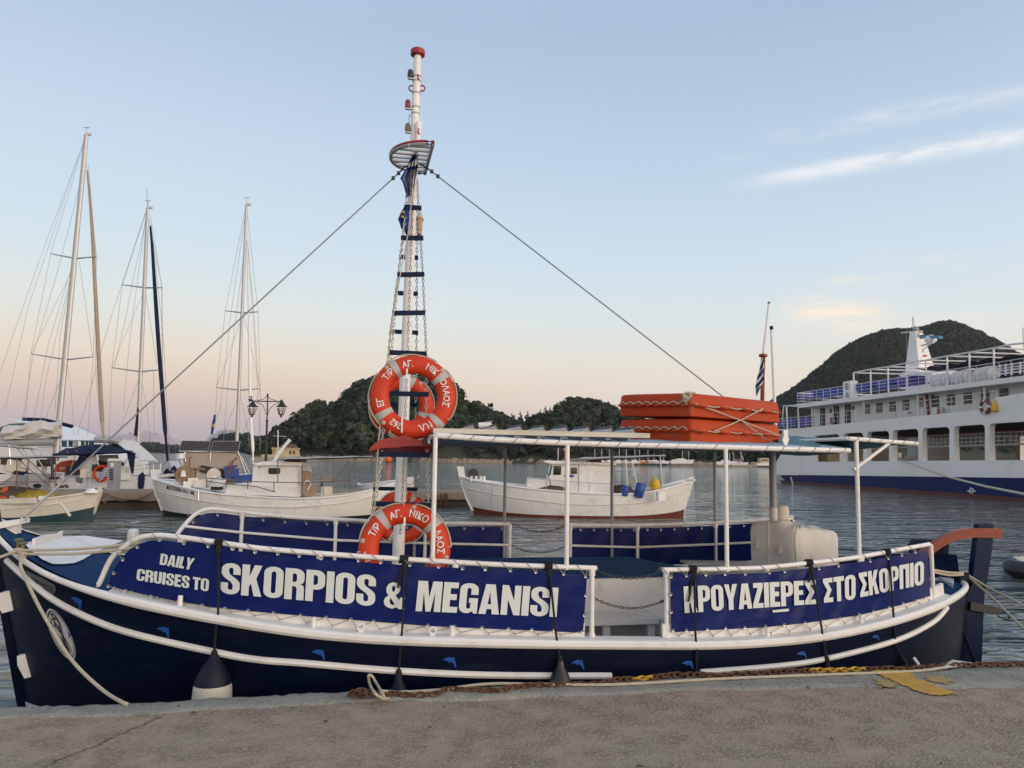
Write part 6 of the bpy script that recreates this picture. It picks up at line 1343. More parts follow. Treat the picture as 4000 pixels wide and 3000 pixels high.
# ---- small boat at the left edge
DC = 23.6
fc = empty('fishing_boat', W(150, 2000, DC), 'cream small fishing boat with teal bottom and a light awning frame at the left edge', 'boat'); fc.location.z = 0
K = Caique(fc, DC, [(-520, 1905), (-380, 1935), (-240, 1953), (-100, 1962), (0, 1962), (100, 1957), (200, 1947), (300, 1933), (375, 1921)], [(-540, 1890), (-520, 1960), (-500, 2030)], [(402, 1904), (388, 1945), (372, 1990), (366, 2040)], 1.15, zb=.12, zb_end=.30, mat=CREAM, bot=TEALB)
K.strake([(-300, 1990), (-100, 1994), (60, 1986), (160, 1977), (250, 1962), (335, 1946)], .02, 'rub_strake', CREAM)
K.post([(372, 1925), (385, 1906), (402, 1903), (396, 1930), (368, 2010), (345, 2010), (366, 1960)], .10, 'rudder', CREAM); K.post([(330, 1915), (352, 1908), (408, 1904), (408, 1909), (356, 1914), (334, 1924)], .07, 'tiller', BROWN)
heap(W(355, 1925, DC-.3), .2, .2, .14, 'float', WHT, fc)
wt([(236, 1965), (274, 2016)], .04, DC-1.15, 'swim_pole', CREAM, fc)
wsheet([(-200, 1794, DC-1), (265, 1783, DC-1), (265, 1779, DC+1), (-200, 1786, DC+1)], 'awning', TARP, fc, sagv=.03)
for x, y0_, y1_ in ((67, 1790, 1910), (110, 1790, 1932), (218, 1786, 1915), (-40, 1790, 1940)): wt([(x, y0_), (x-3, y1_)], .015, DC-1, 'awning_post', RAILB, fc)
wt([(-100, 1882), (222, 1882)], .014, DC-1, 'handrail', RAILB, fc); wt([(-100, 1893), (110, 1890)], .014, DC-1, 'handrail', RAILB, fc); wt([(67, 1790), (200, 1905)], .012, DC+.5, 'brace', RAILB, fc); wt([(110, 1795), (190, 1870)], .012, DC+.7, 'brace', RAILB, fc)
heap(W(60, 1932, DC-.3), .9, .5, .25, 'net_heap', BROWN, fc); o = heap(W(140, 1942, DC-.5), .55, .45, .22, 'net_heap', NETY); tag(o, 'heap of yellow fishing net in the small boat at the left edge', 'net')
wplate([(0, 1950), (128, 1944), (134, 1966), (0, 1968)], DC-1.12, .15, 'bulwark', CREAM, fc)
o = MB().lathe([(.08, -.17), (.12, -.15), (.12, .02), (.14, .03), (.14, .08), (.09, .12), (.09, .17), (.03, .2)], W(19, 1927, DC-.6), n=12).build('buoy', ORGP); tag(o, 'orange plastic buoy standing in the small boat at the left edge', 'buoy'); MB().box(W(165, 1945, DC-.9), (.15, .15, .12)).build('cleat_block', WHT, fc)
# dark blue stem of another boat showing left of the bowsprit
# ------------------------------------------------------------------ yachts on the pier
SPAR = pm('mast_aluminium', (.40, .41, .42), .4, .4, var=.08); WIRE = pm('rig_wire', (.30, .30, .31), .5, .4); GEL = pm('white_gelcoat', (.66, .67, .68), .25, var=.04, vs=1); GELG = pm('grey_gelcoat', (.36, .38, .40), .3, var=.05, vs=1)
NAVYC = pm('navy_canvas', (.010, .018, .05), .85, var=.2, vs=3, spec=.2); TAN = pm('tan_sail', (.33, .26, .20), .85, var=.2, vs=4); CLEARV = pm('clear_vinyl', (.45, .46, .46), .25)
def rig(root, D, base, top, w0, w1, spr, fore, jib, jw, jmat, stays, extra=[]):
    k = D/F; m0 = W(*base, D); m1 = W(*top, D)
    mast_ = MB().tube([m0, m0.lerp(m1, .6), m1], [w0*k/2, lerp(w0, w1, .5)*k/2, w1*k/2], 10, sq=1.3).build('mast', SPAR, root)
    for (a, c, b) in spr:
        MB().tube([W(*a, D+.3), W(*c, D), W(*b, D-.3)], [.025, .04, .025], 6).build('spreader', SPAR, mast_)
    for s in stays: MB().tube([W(p[0], p[1], D+(p[2] if len(p) > 2 else 0)) for p in s], .008, 4).build('shroud', WIRE, root)
    if jib: MB().tube(smoothpts([W(p[0], p[1], D-.6*i/len(jib)) for i, p in enumerate(jib)], 30), [jw*k/2*(.45+.6*min(1, i/12)) if i < 26 else jw*k/2*.6 for i in range(len(smoothpts([W(p[0], p[1], D) for p in jib], 30)))], 8).build('furled_jib', jmat, root)
    t = m1; MB().tube([t, t+Vector((0, 0, .35))], .012, 4).build('wind_wand', WIRE, mast_); MB().bar(t+cr0*-.16+Vector((0, 0, .33)), t+cr0*.14+Vector((0, 0, .35)), .02, .02).build('wind_vane', WIRE, mast_); MB().box(t+cr0*.1+Vector((0, 0, .02)), (.22, .08, .1)).build('masthead', SPAR, mast_)
    return mast_
D1, D2, D3 = 33.5, 34.5, 36.0
# yacht with the beige sail cover (left)
y1 = empty('sailing_yacht', W(120, 1950, D1), 'sailing yacht with the tallest mast and a beige sail bundled on its boom', 'sailboat', 'sailing yachts moored behind the pier'); y1.location.z = 0
rig(y1, D1, (216, 1800), (337, 526), 18, 13, [((121, 1382), (260, 1405), (364, 1394)), ((198, 991), (298, 1010), (378, 1002))], None, [(341, 665), (358, 870), (378, 1247), (390, 1480), (398, 1620), (404, 1712)], 15, TAN,
    [[(337, 528), (198, 991), (121, 1382), (95, 1700)], [(337, 528), (160, 1000, 1), (0, 1455, 2), (-60, 1640, 3)], [(334, 530), (110, 1200, 1), (20, 1600, 2)], [(333, 640), (225, 1060), (130, 1380), (80, 1700)], [(337, 640), (378, 1002), (364, 1394), (342, 1700)], [(300, 1020), (121, 1382)], [(310, 1020), (362, 1390)], [(290, 1010), (190, 1340), (120, 1700)], [(286, 1040), (180, 1480), (150, 1700)], [(282, 1060), (235, 1310), (215, 1600)], [(262, 1420), (190, 1600), (170, 1660)], [(262, 1420), (276, 1500), (290, 1700)], [(345, 640), (372, 960), (377, 1200), (372, 1420), (395, 1700)]])
wt([(216, 1726), (110, 1728), (-150, 1732)], .17, D1-.2, 'boom', SPAR, y1, 10)
pr = [(241, 1640), (244, 1700), (230, 1712)]
def bundle(top, bot, D, th, name, mat, parent):
    rows = []; n = 44
    for i in range(n+1):
        t = i/n; x = lerp(top[0][0], top[-1][0], t); a = interp(x, top); b = interp(x, bot); r = []
        for j in range(13):
            an = 2*math.pi*j/12; z = lerp(b, a, .5+.5*math.cos(an)); p = W(x+2*math.sin(j*2+i*.3), z+2.5*math.sin(i*.35+j*2.1)*math.sin(math.pi*t), D-math.sin(an)*th*(1+.4*math.sin(i*.22+j*2.4))); r.append(p)
        rows.append(r)
    MB().grid(rows).build(name, mat, parent, smooth=50)
bundle([(0, 1690), (10, 1668), (30, 1660), (90, 1665), (105, 1650), (125, 1642), (160, 1643), (190, 1650), (215, 1648), (242, 1640)], [(0, 1706), (12, 1722), (80, 1712), (160, 1709), (242, 1712)], D1-.3, .32, 'bundled_sail', CANV, y1)
wplate([(-300, 1632), (40, 1636), (90, 1650), (260, 1668), (285, 1672), (285, 1820), (-300, 1820)], D1+9, 4, 'deckhouse', GEL, y1) if False else None
wt([(90, 1637), (170, 1640), (230, 1653), (282, 1666)], .09, D1+.8, 'bimini_edge', NAVYC, y1)
wplate([(-300, 1860), (160, 1850), (175, 1870), (165, 1915), (-300, 1920)], D1-.5, 3, 'hull', GELG, y1); wplate([(65, 1858), (105, 1858), (105, 1916), (65, 1916)], D1-.56, .05, 'hull_fender_board', GALVG, y1)
el_ = [(145+17*math.cos(a), 1898+9*math.sin(a)) for a in np.linspace(0, 6.28, 17)[:-1]]; wplate(el_, D1-.53, .02, 'port_light', GLASS, y1)
wplate([(-50, 1855), (40, 1850), (45, 1862), (0, 1890), (-50, 1900)], D1-.6, .1, 'transom_step', GEL, y1)
wsheet([(-100, 1732, D1-1.5), (165, 1757, D1-1.5), (85, 1745, D1+.8), (-100, 1730, D1+.8)], 'bimini', TARP, y1, sagv=-.1)
for a, b in (((35, 1740), (42, 1815)), ((85, 1745), (105, 1780)), ((165, 1757), (158, 1790)), ((60, 1742), (150, 1850)), ((120, 1752), (185, 1850))): wt([a, b], .02, D1-1.4, 'bimini_frame', STEEL, y1)
for x, y, w_, h_, m_ in ((20, 1830, .9, .35, GEL), (75, 1822, .8, .5, CREAM), (130, 1812, .7, .4, GEL), (45, 1800, .6, .3, BROWN), (10, 1855, .9, .2, NAVYC), (110, 1850, .9, .15, NAVYC), (150, 1825, .5, .5, GEL), (175, 1808, .4, .3, BLACK)): MB().box(W(x, y, D1-.2), (w_, .6, h_), (0, random.uniform(-.2, .2), 0)).build('cockpit_locker', m_, y1)
o = MB().tube([W(200, 1790, D1-1.2), W(200, 1815, D1-1.2)], .16, 10).tube([W(203, 1815, D1-1.2), W(207, 1870, D1-1.2)], .06, 8).box(W(210, 1868, D1-1.2), (.25, .3, .12)).build('outboard_motor', BLACK); tag(o, 'black outboard motor hung on the yacht rail under the navy bimini', 'outboard')
# big motor catamaran behind at the left
mc = empty('motor_catamaran', W(120, 1900, 44), 'large white catamaran with green windows behind the beige sail', 'boat'); mc.location.z = 0
wplate([(-400, 1630), (30, 1636), (100, 1652), (190, 1690), (220, 1720), (240, 1760), (395, 1764), (420, 1800), (420, 1860), (-400, 1860)], 44, 5, 'hull', GEL, mc); wplate([(-60, 1690), (40, 1655), (105, 1652), (150, 1668), (60, 1676), (0, 1700), (-60, 1740)], 43.95, .1, 'window_band', pm('green_glass', (.05, .12, .12), .15), mc)
wt([(150, 1746), (380, 1742), (395, 1764)], .03, 43.5, 'guard_rail', STEEL, mc); wt([(240, 1720), (430, 1722)], .03, 43.8, 'guard_rail', STEEL, mc)
TW = [pm('towel_teal', (.02, .07, .08), .9), pm('towel_dark', (.02, .025, .03), .9), pm('towel_grey', (.33, .32, .31), .9), pm('towel_green', (.02, .10, .04), .9), pm('towel_charcoal', (.04, .045, .06), .9)]
for k, (x, w_) in enumerate(((250, 20), (275, 16), (295, 18), (322, 14), (338, 10), (356, 20))):
    o = wplate([(x-w_/2, 1722), (x+w_/2, 1723), (x+w_/2-1, 1743), (x-w_/2+1, 1742)], 43.4, .06, 'towel', TW[k % 5], None); tag(o, ['dark teal', 'near black', 'pale grey', 'bottle green', 'charcoal', 'widest teal'][k]+' towel drying on the catamaran guard rail', 'towel', 'towels drying on the guard rail')
# yacht with the navy bimini
y2 = empty('sailing_yacht', W(420, 1950, D2), 'white sailing yacht with navy bimini and navy furled jib beside the power pedestal', 'sailboat', 'sailing yachts moored behind the pier'); y2.location.z = 0
rig(y2, D2, (535, 1790), (577, 812), 13, 10, [((437, 1436), (548, 1452), (636, 1443)), ((478, 1112), (565, 1124), (634, 1124))], None, [(587, 883), (594, 960), (606, 1143), (622, 1380), (634, 1531), (645, 1680), (655, 1800)], 15, NAVYC,
    [[(575, 815), (478, 1112), (437, 1436), (425, 1740)], [(574, 815), (430, 1250), (330, 1600), (300, 1700)], [(577, 830), (520, 1090), (490, 1250), (445, 1440)], [(578, 840), (634, 1124), (636, 1443), (655, 1750)], [(565, 1130), (437, 1436)], [(567, 1130), (612, 1420)], [(572, 830), (505, 1340), (482, 1600)], [(590, 850), (630, 1110), (634, 1440)], [(550, 1460), (460, 1700)], [(548, 1460), (575, 1600), (590, 1740)], [(590, 870), (640, 1340), (662, 1790)], [(600, 1450), (602, 1700)]])
MB().tube([W(577, 812, D2), W(573, 740, D2)], .012, 4).build('vhf_aerial', WIRE, y2)
wplate([(160, 1880), (165, 1868), (195, 1862), (290, 1860), (292, 1885), (310, 1890), (330, 1888), (335, 1862), (600, 1862), (600, 1918), (160, 1920)], D2-1.0, .15, 'transom', GEL, y2)
mb = MB(); rows = []
for i in range(21):
    px = lerp(420, 700, i/20); D = lerp(D2-1, D2+4, i/20); yt = lerp(1878, 1845, i/20); rows.append([W(px, yt, D), W(px, 1918, D)+Vector((0, 0, -.25)), W(px, 1930, D+.6)+Vector((0, 0, -.5))])
mb.grid(rows).build('hull', GELG, y2)
for y_ in (1895, 1906): wt([(440, y_+6), (540, y_), (620, y_-6)], .012, D2-.15, 'hull_stripe', NAVY2, y2)
wplate([(455, 1880), (600, 1858), (660, 1850), (660, 1862), (455, 1886)], D2-.6, 2.0, 'deck_edge', GEL, y2)
mb = MB(); text_on(mb, 'OCEANIS 41', lambda u, v: W(517+u*9, 1893+u*-.3-v*10, D2-.7+u*.0), .01); mb.build('hull_lettering', GALVG, y2, smooth=0, kind='stuff')
mb = MB(); text_on(mb, 'Maria', lambda u, v: W(243+u*22, 1905-v*22, D2-1.02), .03); mb.build('transom_lettering', NAVY2, y2, smooth=0, kind='stuff')
bm_ = wsheet([(198, 1778, D2-1.6), (525, 1764, D2-1.6), (500, 1752, D2+1), (260, 1750, D2+1)], 'bimini_top', NAVYC, y2, sagv=-.28, th=.06, n=14); wplate([(318, 1768), (350, 1752), (372, 1760), (300, 1836), (276, 1840)], D2-1.3, .03, 'bimini_flap', NAVYC, y2); wplate([(495, 1770), (528, 1768), (520, 1850), (512, 1848)], D2-1.5, .04, 'bimini_flap', NAVYC, y2); wplate([(300, 1836), (350, 1792), (372, 1764), (382, 1812), (312, 1835)], D2-1.2, .02, 'bimini_window', CLEARV, y2)
for a, b in (((370, 1768), (388, 1822)), ((260, 1765), (345, 1790)), ((400, 1770), (490, 1768)), ((505, 1775), (480, 1825)), ((300, 1760), (275, 1838))): wt([a, b], .018, D2-1.3, 'bimini_frame', STEEL, y2)
wt([(325, 1815), (350, 1800), (410, 1812), (480, 1812)], .10, D2-.6, 'sprayhood_roll', NAVYC, y2)
wplate([(385, 1778), (460, 1776), (470, 1815), (388, 1820)], D2+.3, .03, 'sprayhood', CLEARV, y2)
for x, y, w_, h_, m_ in ((345, 1846, .5, .45, CREAM), (300, 1838, .7, .4, BLACK), (410, 1828, .9, .3, BLACK), (470, 1838, .6, .3, CREAM), (490, 1860, .5, .3, GEL), (400, 1850, .5, .4, GEL)): MB().box(W(x, y, D2-.9), (w_, .5, h_)).build('cockpit_gear', m_, y2)
for x in (345, 372): wt([(x-6, 1915), (x-6, 1848), (x, 1842), (x+6, 1848), (x+6, 1915)], .012, D2-1.15, 'boarding_ladder', STEEL, y2) if x == 345 else None
for y in (1865, 1880, 1895): wt([(339, y), (351, y)], .012, D2-1.15, 'ladder_rung', STEEL, y2)
wsheet([(437, 1715, D2-.3), (530, 1722, D2-.3), (618, 1800, D2-1.5), (548, 1798, D2-1.5)], 'sun_awning', FWHT, y2, sagv=.05); wsheet([(437, 1715, D2-.3), (530, 1722, D2-.3), (500, 1762, D2+2), (440, 1760, D2+2)], 'sun_awning', FWHT, y2)
for k, (x, y0_, y1_) in enumerate(((470, 1832, 1866), (500, 1826, 1862), (532, 1820, 1858), (566, 1815, 1852), (600, 1812, 1850), (628, 1808, 1848))): wt([(x, y0_), (x-2, y1_)], .014, D2-.4, 'stanchion', STEEL, y2)
for dy_ in (0, 14): wt([(470, 1832+dy_), (532, 1820+dy_), (600, 1812+dy_), (640, 1806+dy_)], .009, D2-.4, 'guard_wire', WIRE, y2)
wt([(372, 1717), (440, 1720), (470, 1726)], .15, D2-.4, 'boom', SPAR, y2, 10)
wplate([(522, 1702), (535, 1704), (540, 1600), (536, 1590)], D2-.2, .05, 'sail_edge', NAVYC, y2)
o = MB().lathe([(.03, -.02), (.10, .0), (.15, .12), (.16, .5), (.13, .62), (.05, .7), (.04, .74)][::1], W(552, 1912, D2-.95), n=12).build('fender', NAVYC); tag(o, 'long navy fender hanging on the grey topsides of the middle yacht', 'fender')
rh = empty('life_ring', W(395, 1850, D2-1.3), 'red horseshoe ring with a blue and white striped flag beside the power pedestal', 'life ring'); c = W(395, 1850, D2-1.3)
MB().tube([c+cr0*(.30*math.sin(a))+Vector((0, 0, .32*math.cos(a))) for a in np.linspace(0, 6.28, 21)[:-1]], .055, 8, closed=True, up=tuple(HF)).build('ring_body', ORNG, rh)
rows = [[W(lerp(388, 425, j/8), lerp(1862, 1838, j/8)+lerp(0, 34, i/8)-17, D2-1.38+.03*math.sin(j+i*.5)) for j in range(9)] for i in range(9)]
MB().grid(rows, mfun=lambda i, j: (i+(j//3)) % 2).build('flag_cloth', [FBLUE, FWHT], rh)
ob = wplate([(220, 1815), (240, 1803), (275, 1797), (305, 1799), (308, 1830), (275, 1845), (215, 1848), (207, 1842)], D2-.8, .12, 'paddle_board', pm('faded_orange', (.42, .07, .03), .5, var=.2), None); tag(ob, 'faded orange paddle board on edge below the navy bimini', 'paddle board'); mb = MB(); text_on(mb, 'RED PADDLE', lambda u, v: W(262+u*10, 1832-u*1.2-v*13, D2-.81), .02); mb.build('lettering', FWHT, ob, smooth=0, kind='stuff')
sg = empty('rental_sign', W(229, 1862, D2-1.4), 'small white rental sign with three lines of black capitals on the yacht rail', 'sign'); wplate([(213, 1845), (249, 1845), (248, 1875), (212, 1875)], D2-1.4, .03, 'panel', GEL, sg)
for k, t_ in enumerate(('FOR RENT', 'DAILY', 'WEEKLY')): mb = MB(); text_on(mb, t_, lambda u, v: W(231+u*6.6, 1855+k*8.5-v*8, D2-1.41), .02); mb.build('lettering', BLACK, sg, smooth=0, kind='stuff')
# yacht with solar panels (right)
y3 = empty('sailing_yacht', W(860, 1930, D3), 'sailing yacht with two solar panels above a beige dodger, behind the lettered boat', 'sailboat', 'sailing yachts moored behind the pier'); y3.location.z = 0
rig(y3, D3, (922, 1800), (963, 800), 11, 8, [((846, 1514), (937, 1524), (1017, 1518)), ((880, 1214), (950, 1222), (1008, 1218))], None, [(965, 935), (972, 1200), (977, 1510), (981, 1650), (987, 1740), (988, 1812)], 12, GEL,
    [[(961, 802), (880, 1214), (846, 1514), (842, 1640), (800, 1800)], [(962, 810), (900, 1240), (860, 1600), (800, 1750)], [(963, 805), (1008, 1218), (1017, 1518), (1015, 1780)], [(965, 935), (990, 1200), (1012, 1510)], [(950, 1228), (846, 1514)], [(952, 1228), (1015, 1510)], [(960, 930), (890, 1500), (870, 1760)], [(938, 1530), (880, 1680)], [(936, 1530), (965, 1660), (975, 1750)], [(1017, 1520), (950, 1690)], [(968, 940), (1000, 1400), (1018, 1740)]])
wplate([(550, 1865), (700, 1862), (1050, 1850), (1060, 1915), (560, 1918)], D3-1, 3, 'hull', GEL, y3)
for i, P in enumerate(([(711, 1722), (822, 1724), (812, 1761), (699, 1760)], [(833, 1724), (938, 1724), (930, 1764), (821, 1762)])):
    sp_ = wplate(P, D3-1.5, .05, 'solar_panel', pm('solar_cell', (.018, .022, .04), .2, var=.2, vs=3), y3); q = P+[P[0]]
    for a, b in zip(q[:-1], q[1:]): wt([a, b], .018, D3-1.53, 'panel_frame', ALU, sp_, 4)
    for r_ in range(1, 4): wt([(lerp(P[0][0], P[3][0], r_/4), lerp(P[0][1], P[3][1], r_/4)), (lerp(P[1][0], P[2][0], r_/4), lerp(P[1][1], P[2][1], r_/4))], .004, D3-1.51, 'cell_line', GALVG, sp_, 4)
    for c_ in range(1, 8): wt([(lerp(P[0][0], P[1][0], c_/8), lerp(P[0][1], P[1][1], c_/8)), (lerp(P[3][0], P[2][0], c_/8), lerp(P[3][1], P[2][1], c_/8))], .004, D3-1.51, 'cell_line', GALVG, sp_, 4)
wsheet([(715, 1768, D3-1.4), (925, 1768, D3-1.4), (945, 1828, D3-1.8), (720, 1828, D3-1.8)], 'dodger', pm('beige_dodger', (.36, .29, .23), .85, var=.1, vs=2, bump=.2, bs=6), y3, n=16, sagv=.06); wsheet([(700, 1764, D3-1.2), (940, 1766, D3-1.2), (985, 1780, D3+.6), (700, 1762, D3+.6)], 'dodger_top', GEL, y3, sagv=-.05)
for a, b in (((722, 1766), (730, 1870)), ((823, 1768), (818, 1830)), ((930, 1764), (965, 1860)), ((942, 1780), (975, 1850)), ((706, 1775), (712, 1830))): wt([a, b], .022, D3-1.6, 'arch_tube', STEEL, y3)
for a, b, c_ in (((738, 1842), (740, 1790), (748, 1785)), ((890, 1860), (898, 1810), (925, 1788)), ((895, 1850), (910, 1800), (926, 1792))): wt([a, b, c_], .03, D3-1.9, 'davit', pm('red_davit', (.22, .07, .05), .6), y3)
o = MB().tube([W(704, 1772, D3-1.8), W(705, 1792, D3-1.8)], .22, 12).build('life_buoy_bag', GEL); tag(o, 'white horseshoe buoy bag hung at the corner of the solar panel arch', 'buoy'); 
for x, y, w_, h_, m_ in ((770, 1850, .6, .4, BROWN), (840, 1840, 1.2, .3, BLACK), (905, 1845, .6, .6, BLUEP), (955, 1868, .8, .3, BLUEP), (860, 1856, .5, .4, BLACK), (800, 1858, .7, .5, TARP)): MB().box(W(x, y, D3-1.6), (w_, .5, h_), (0, random.uniform(-.2, .2), random.uniform(-.3, .3))).build('cockpit_gear', m_, y3)
wt([(950, 1845), (1000, 1840), (1040, 1838)], .02, D3-1.2, 'push_pit', STEEL, y3); wt([(970, 1800), (1040, 1805)], .02, D3-1.2, 'push_pit', STEEL, y3)
o = wplate([(836, 1618), (842, 1622), (838, 1660), (830, 1698), (823, 1695), (826, 1662)], D3-1, .03, 'swedish_flag', FBLUE, None); tag(o, 'furled blue flag with yellow patch hanging from a stay left of the lamp post', 'flag'); wplate([(832, 1655), (839, 1656), (838, 1668), (828, 1668)], D3-1.03, .02, 'yellow_cross', FYEL, o)
o = wplate([(983, 1545), (975, 1548), (969, 1560), (974, 1570), (983, 1566)], D3-1, .03, 'greek_flag', FBLUE, None); tag(o, 'tiny blue and white flag on the stay above the left lantern', 'flag'); wplate([(980, 1550), (972, 1554), (974, 1560), (981, 1556)], D3-1.03, .02, 'stripe', FWHT, o)
# bow of the yacht with the navy jib, seen between pier and the lettered boat
wt([(640, 1810), (660, 1790), (680, 1795)], .02, D2+3, 'pulpit', STEEL, y2); wt([(618, 1852), (640, 1812), (656, 1800)], .02, D2+3, 'pulpit', STEEL, y2); wt([(560, 1845), (575, 1815), (640, 1806)], .018, D2+1, 'guard_wire', STEEL, y2); wplate([(630, 1830), (660, 1800), (672, 1830), (664, 1880), (640, 1880)], D2+2, 1, 'bow', GEL, y2)
for x, y in ((650, 1868), (677, 1860)):
    o = MB().lathe([(.03, -.02), (.12, .05), (.15, .2), (.15, .45), (.08, .58), (.03, .64)], W(x, y+16, D2+1.5 if x == 650 else D3-1.4), n=12).build('fender', NAVYC); tag(o, 'navy fender at the yacht bow '+('just left of the brown winch drum' if x == 677 else 'tucked behind the white stem of the lettered boat'), 'fender')
# ------------------------------------------------------------------ pier furniture: power pedestal, lamp post
pp = empty('power_pedestal', W(439, 1915, 29.2), 'square silver power pedestal standing on the pier beside the striped flag', 'pedestal'); Dp = 29.2
wplate([(420, 1800), (460, 1800), (453, 1916), (417, 1916)], Dp, .3, 'body', ALU, pp); wplate([(420, 1795), (425, 1791), (457, 1791), (462, 1795), (462, 1801), (420, 1801)], Dp-.05, .4, 'cap', GEL, pp); wplate([(426, 1805), (447, 1805), (444, 1890), (424, 1890)], Dp-.02, .03, 'front_panel', GALVG, pp); wplate([(432, 1808), (444, 1808), (443, 1824), (431, 1824)], Dp-.04, .02, 'meter', GEL, pp)
for k in range(5): MB().box(W(435, 1836+k*9, Dp-.03), (.12, .05, .05)).build('socket', BLACK, pp)
IRON = pm('dark_cast_iron', (.022, .022, .026), .5, .3, var=.2); LGL = pm('lantern_glass', (.50, .47, .42), .15, var=.05)
Dl = 29.5; lp_ = empty('lamp_post', W(1037, 1918, Dl), 'black cast iron lamp post with two glass lanterns on the pier', 'street lamp'); kk = Dl/F
px = lambda y: 1045.5-(y-1550)*.0263+0
MB().tube([W(px(1960), 1960, Dl), W(px(1900), 1900, Dl), W(px(1715), 1715, Dl)], [.06, .055, .05], 10).build('post', IRON, lp_); MB().tube([W(px(1715), 1715, Dl), W(px(1643), 1643, Dl)], .038, 10).build('post', IRON, lp_); MB().tube([W(px(1643), 1643, Dl), W(px(1542), 1542, Dl)], .024, 8).build('post', IRON, lp_)
for y, r in ((1713, .075), (1643, .05), (1600, .04), (1541, .04)): MB().ball(W(px(y), y, Dl), r, 8, 6).build('collar', IRON, lp_)
MB().bar(W(984, 1567, Dl), W(1108, 1569, Dl), .04, .04).build('cross_arm', IRON, lp_)
for a in ([(1000, 1572), (1025, 1582), (1040, 1620)], [(1090, 1572), (1060, 1590), (1046, 1620)], [(1005, 1564), (1030, 1558), (1043, 1545)], [(1080, 1564), (1055, 1558), (1047, 1545)]): MB().tube(smoothpts([W(x, y, Dl) for x, y in a], 16), .012, 5).build('scroll', IRON, lp_)
for cx in (985, 1099):
    ln = MB().lathe([(.02, .34), (.05, .30), (.15, .16), (.21, .12), (.21, .10)], W(cx+1, 1600, Dl), n=6).build('lantern', IRON, lp_, smooth=20); c = W(cx, 1602, Dl)
    MB().lathe([(.155, .07), (.09, -.15)], c, n=6).build('lantern_glass', LGL, ln, smooth=0)
    for j in range(6): a = 2*math.pi*j/6; MB().tube([c+Vector((.16*math.cos(a), .16*math.sin(a), .09)), c+Vector((.095*math.cos(a), .095*math.sin(a), -.16))], .012, 4).build('glazing_bar', IRON, ln)
    MB().lathe([(.10, -.15), (.10, -.18), (.03, -.21), (.05, -.26), (.02, -.28)], c, n=8).build('lantern_foot', IRON, ln); MB().tube([W(cx, 1590, Dl), W(cx, 1562, Dl)], .02, 6).build('lantern_hook', IRON, ln); MB().ball(W(cx, 1565, Dl), .045, 8, 6).build('finial', IRON, ln)
# ropes hanging on the pier face
for P, lab in (([(410, 1925), (420, 1930), (470, 1948), (530, 1950), (570, 1938), (600, 1922)], 'mooring rope sagging along the pier face left of the lettered fishing boat'), ([(402, 1922), (410, 1935), (398, 1952), (414, 1965)], 'tangle of dark rope hanging down the pier corner')):
    o = MB().tube(smoothpts([W(x, y, pierD(x)-.12) for x, y in P], 24), .03, 6).build('pier_rope', RAILB); tag(o, lab, 'rope')
for x in (1722, 1737, 1745):
    o = MB().tube([W(x, 1928, pierD(x)-.1), W(x+2, 1945, pierD(x)-.15), W(x-2, 1985, pierD(x)-.1)], .04, 6).build('pier_weed_rope', RUST); tag(o, {1722: 'leftmost', 1737: 'middle', 1745: 'rightmost'}[x]+' rusty rope end hanging on the pier behind the right chain', 'rope', 'rusty rope ends on the pier')
# small white skiff beyond the pier, behind the mast
sk = empty('skiff', W(1530, 1890, 48), 'small white skiff afloat beyond the pier, behind the mast', 'boat'); sk.location.z = 0
Caique(sk, 48, [(1400, 1895), (1480, 1886), (1560, 1876), (1625, 1862)], [(1395, 1890), (1405, 1915)], [(1635, 1862), (1615, 1915)], .8, mat=GEL, bot=GEL); wplate([(1585, 1865), (1632, 1862), (1610, 1890), (1590, 1890)], 48-.6, .6, 'bow_panel', GEL, sk)
# ------------------------------------------------------------------ island house, beacon, moored boats
HP = pm('ochre_plaster', (.50, .42, .27), .85, var=.1, vs=1); TILE = pm('brown_roof', (.13, .075, .06), .9, var=.3, vs=1)
hs = empty('island_house', W(1105, 1790, 255), 'small cream house with flat terrace and dark doors on the island shore', 'house')
wplate([(1072, 1752), (1150, 1752), (1152, 1785), (1070, 1785)], 255, 6, 'wall', HP, hs); wplate([(1060, 1748), (1152, 1750), (1152, 1753), (1060, 1753)], 254.4, 7, 'roof', HP, hs); wplate([(1090, 1745), (1105, 1735), (1140, 1735), (1150, 1749), (1090, 1748)], 257, 5, 'upper_roof', TILE, hs)
wplate([(1064, 1753), (1067, 1753), (1067, 1785), (1064, 1785)], 254.5, .4, 'pillar', HP, hs)
for x in (1130, 1144): wplate([(x, 1762), (x+4, 1759), (x+8, 1762), (x+8, 1776), (x, 1776)], 254.9, .2, 'window', BROWN, hs)
jt = empty('stone_jetty', W(1090, 1795, 250), 'low pale stone jetty wall in front of the island house', 'jetty'); wplate([(980, 1787), (1160, 1783), (1230, 1793), (1230, 1802), (980, 1800)], 250, 6, 'wall', pm('pale_stone', (.34, .30, .22), .95, var=.3, vs=.5), jt); wplate([(1020, 1775), (1160, 1775), (1160, 1785), (1020, 1788)], 252, 4, 'terrace', HP, jt)
fp_ = empty('island_flagpole', W(1085, 1770, 250), 'thin white signal mast with crosstree beside the island house', 'mast'); wt([(1085, 1790), (1086, 1680)], .18, 250, 'pole', GEL, fp_); wt([(1066, 1703), (1118, 1705)], .08, 250, 'yard', GEL, fp_)
fx = empty('shore_flagpole', W(2180, 1798, 255), 'slim white pole on the far shore left of the red beacon', 'pole'); wt([(2180, 1798), (2180, 1738)], .15, 255, 'pole', GEL, fx)
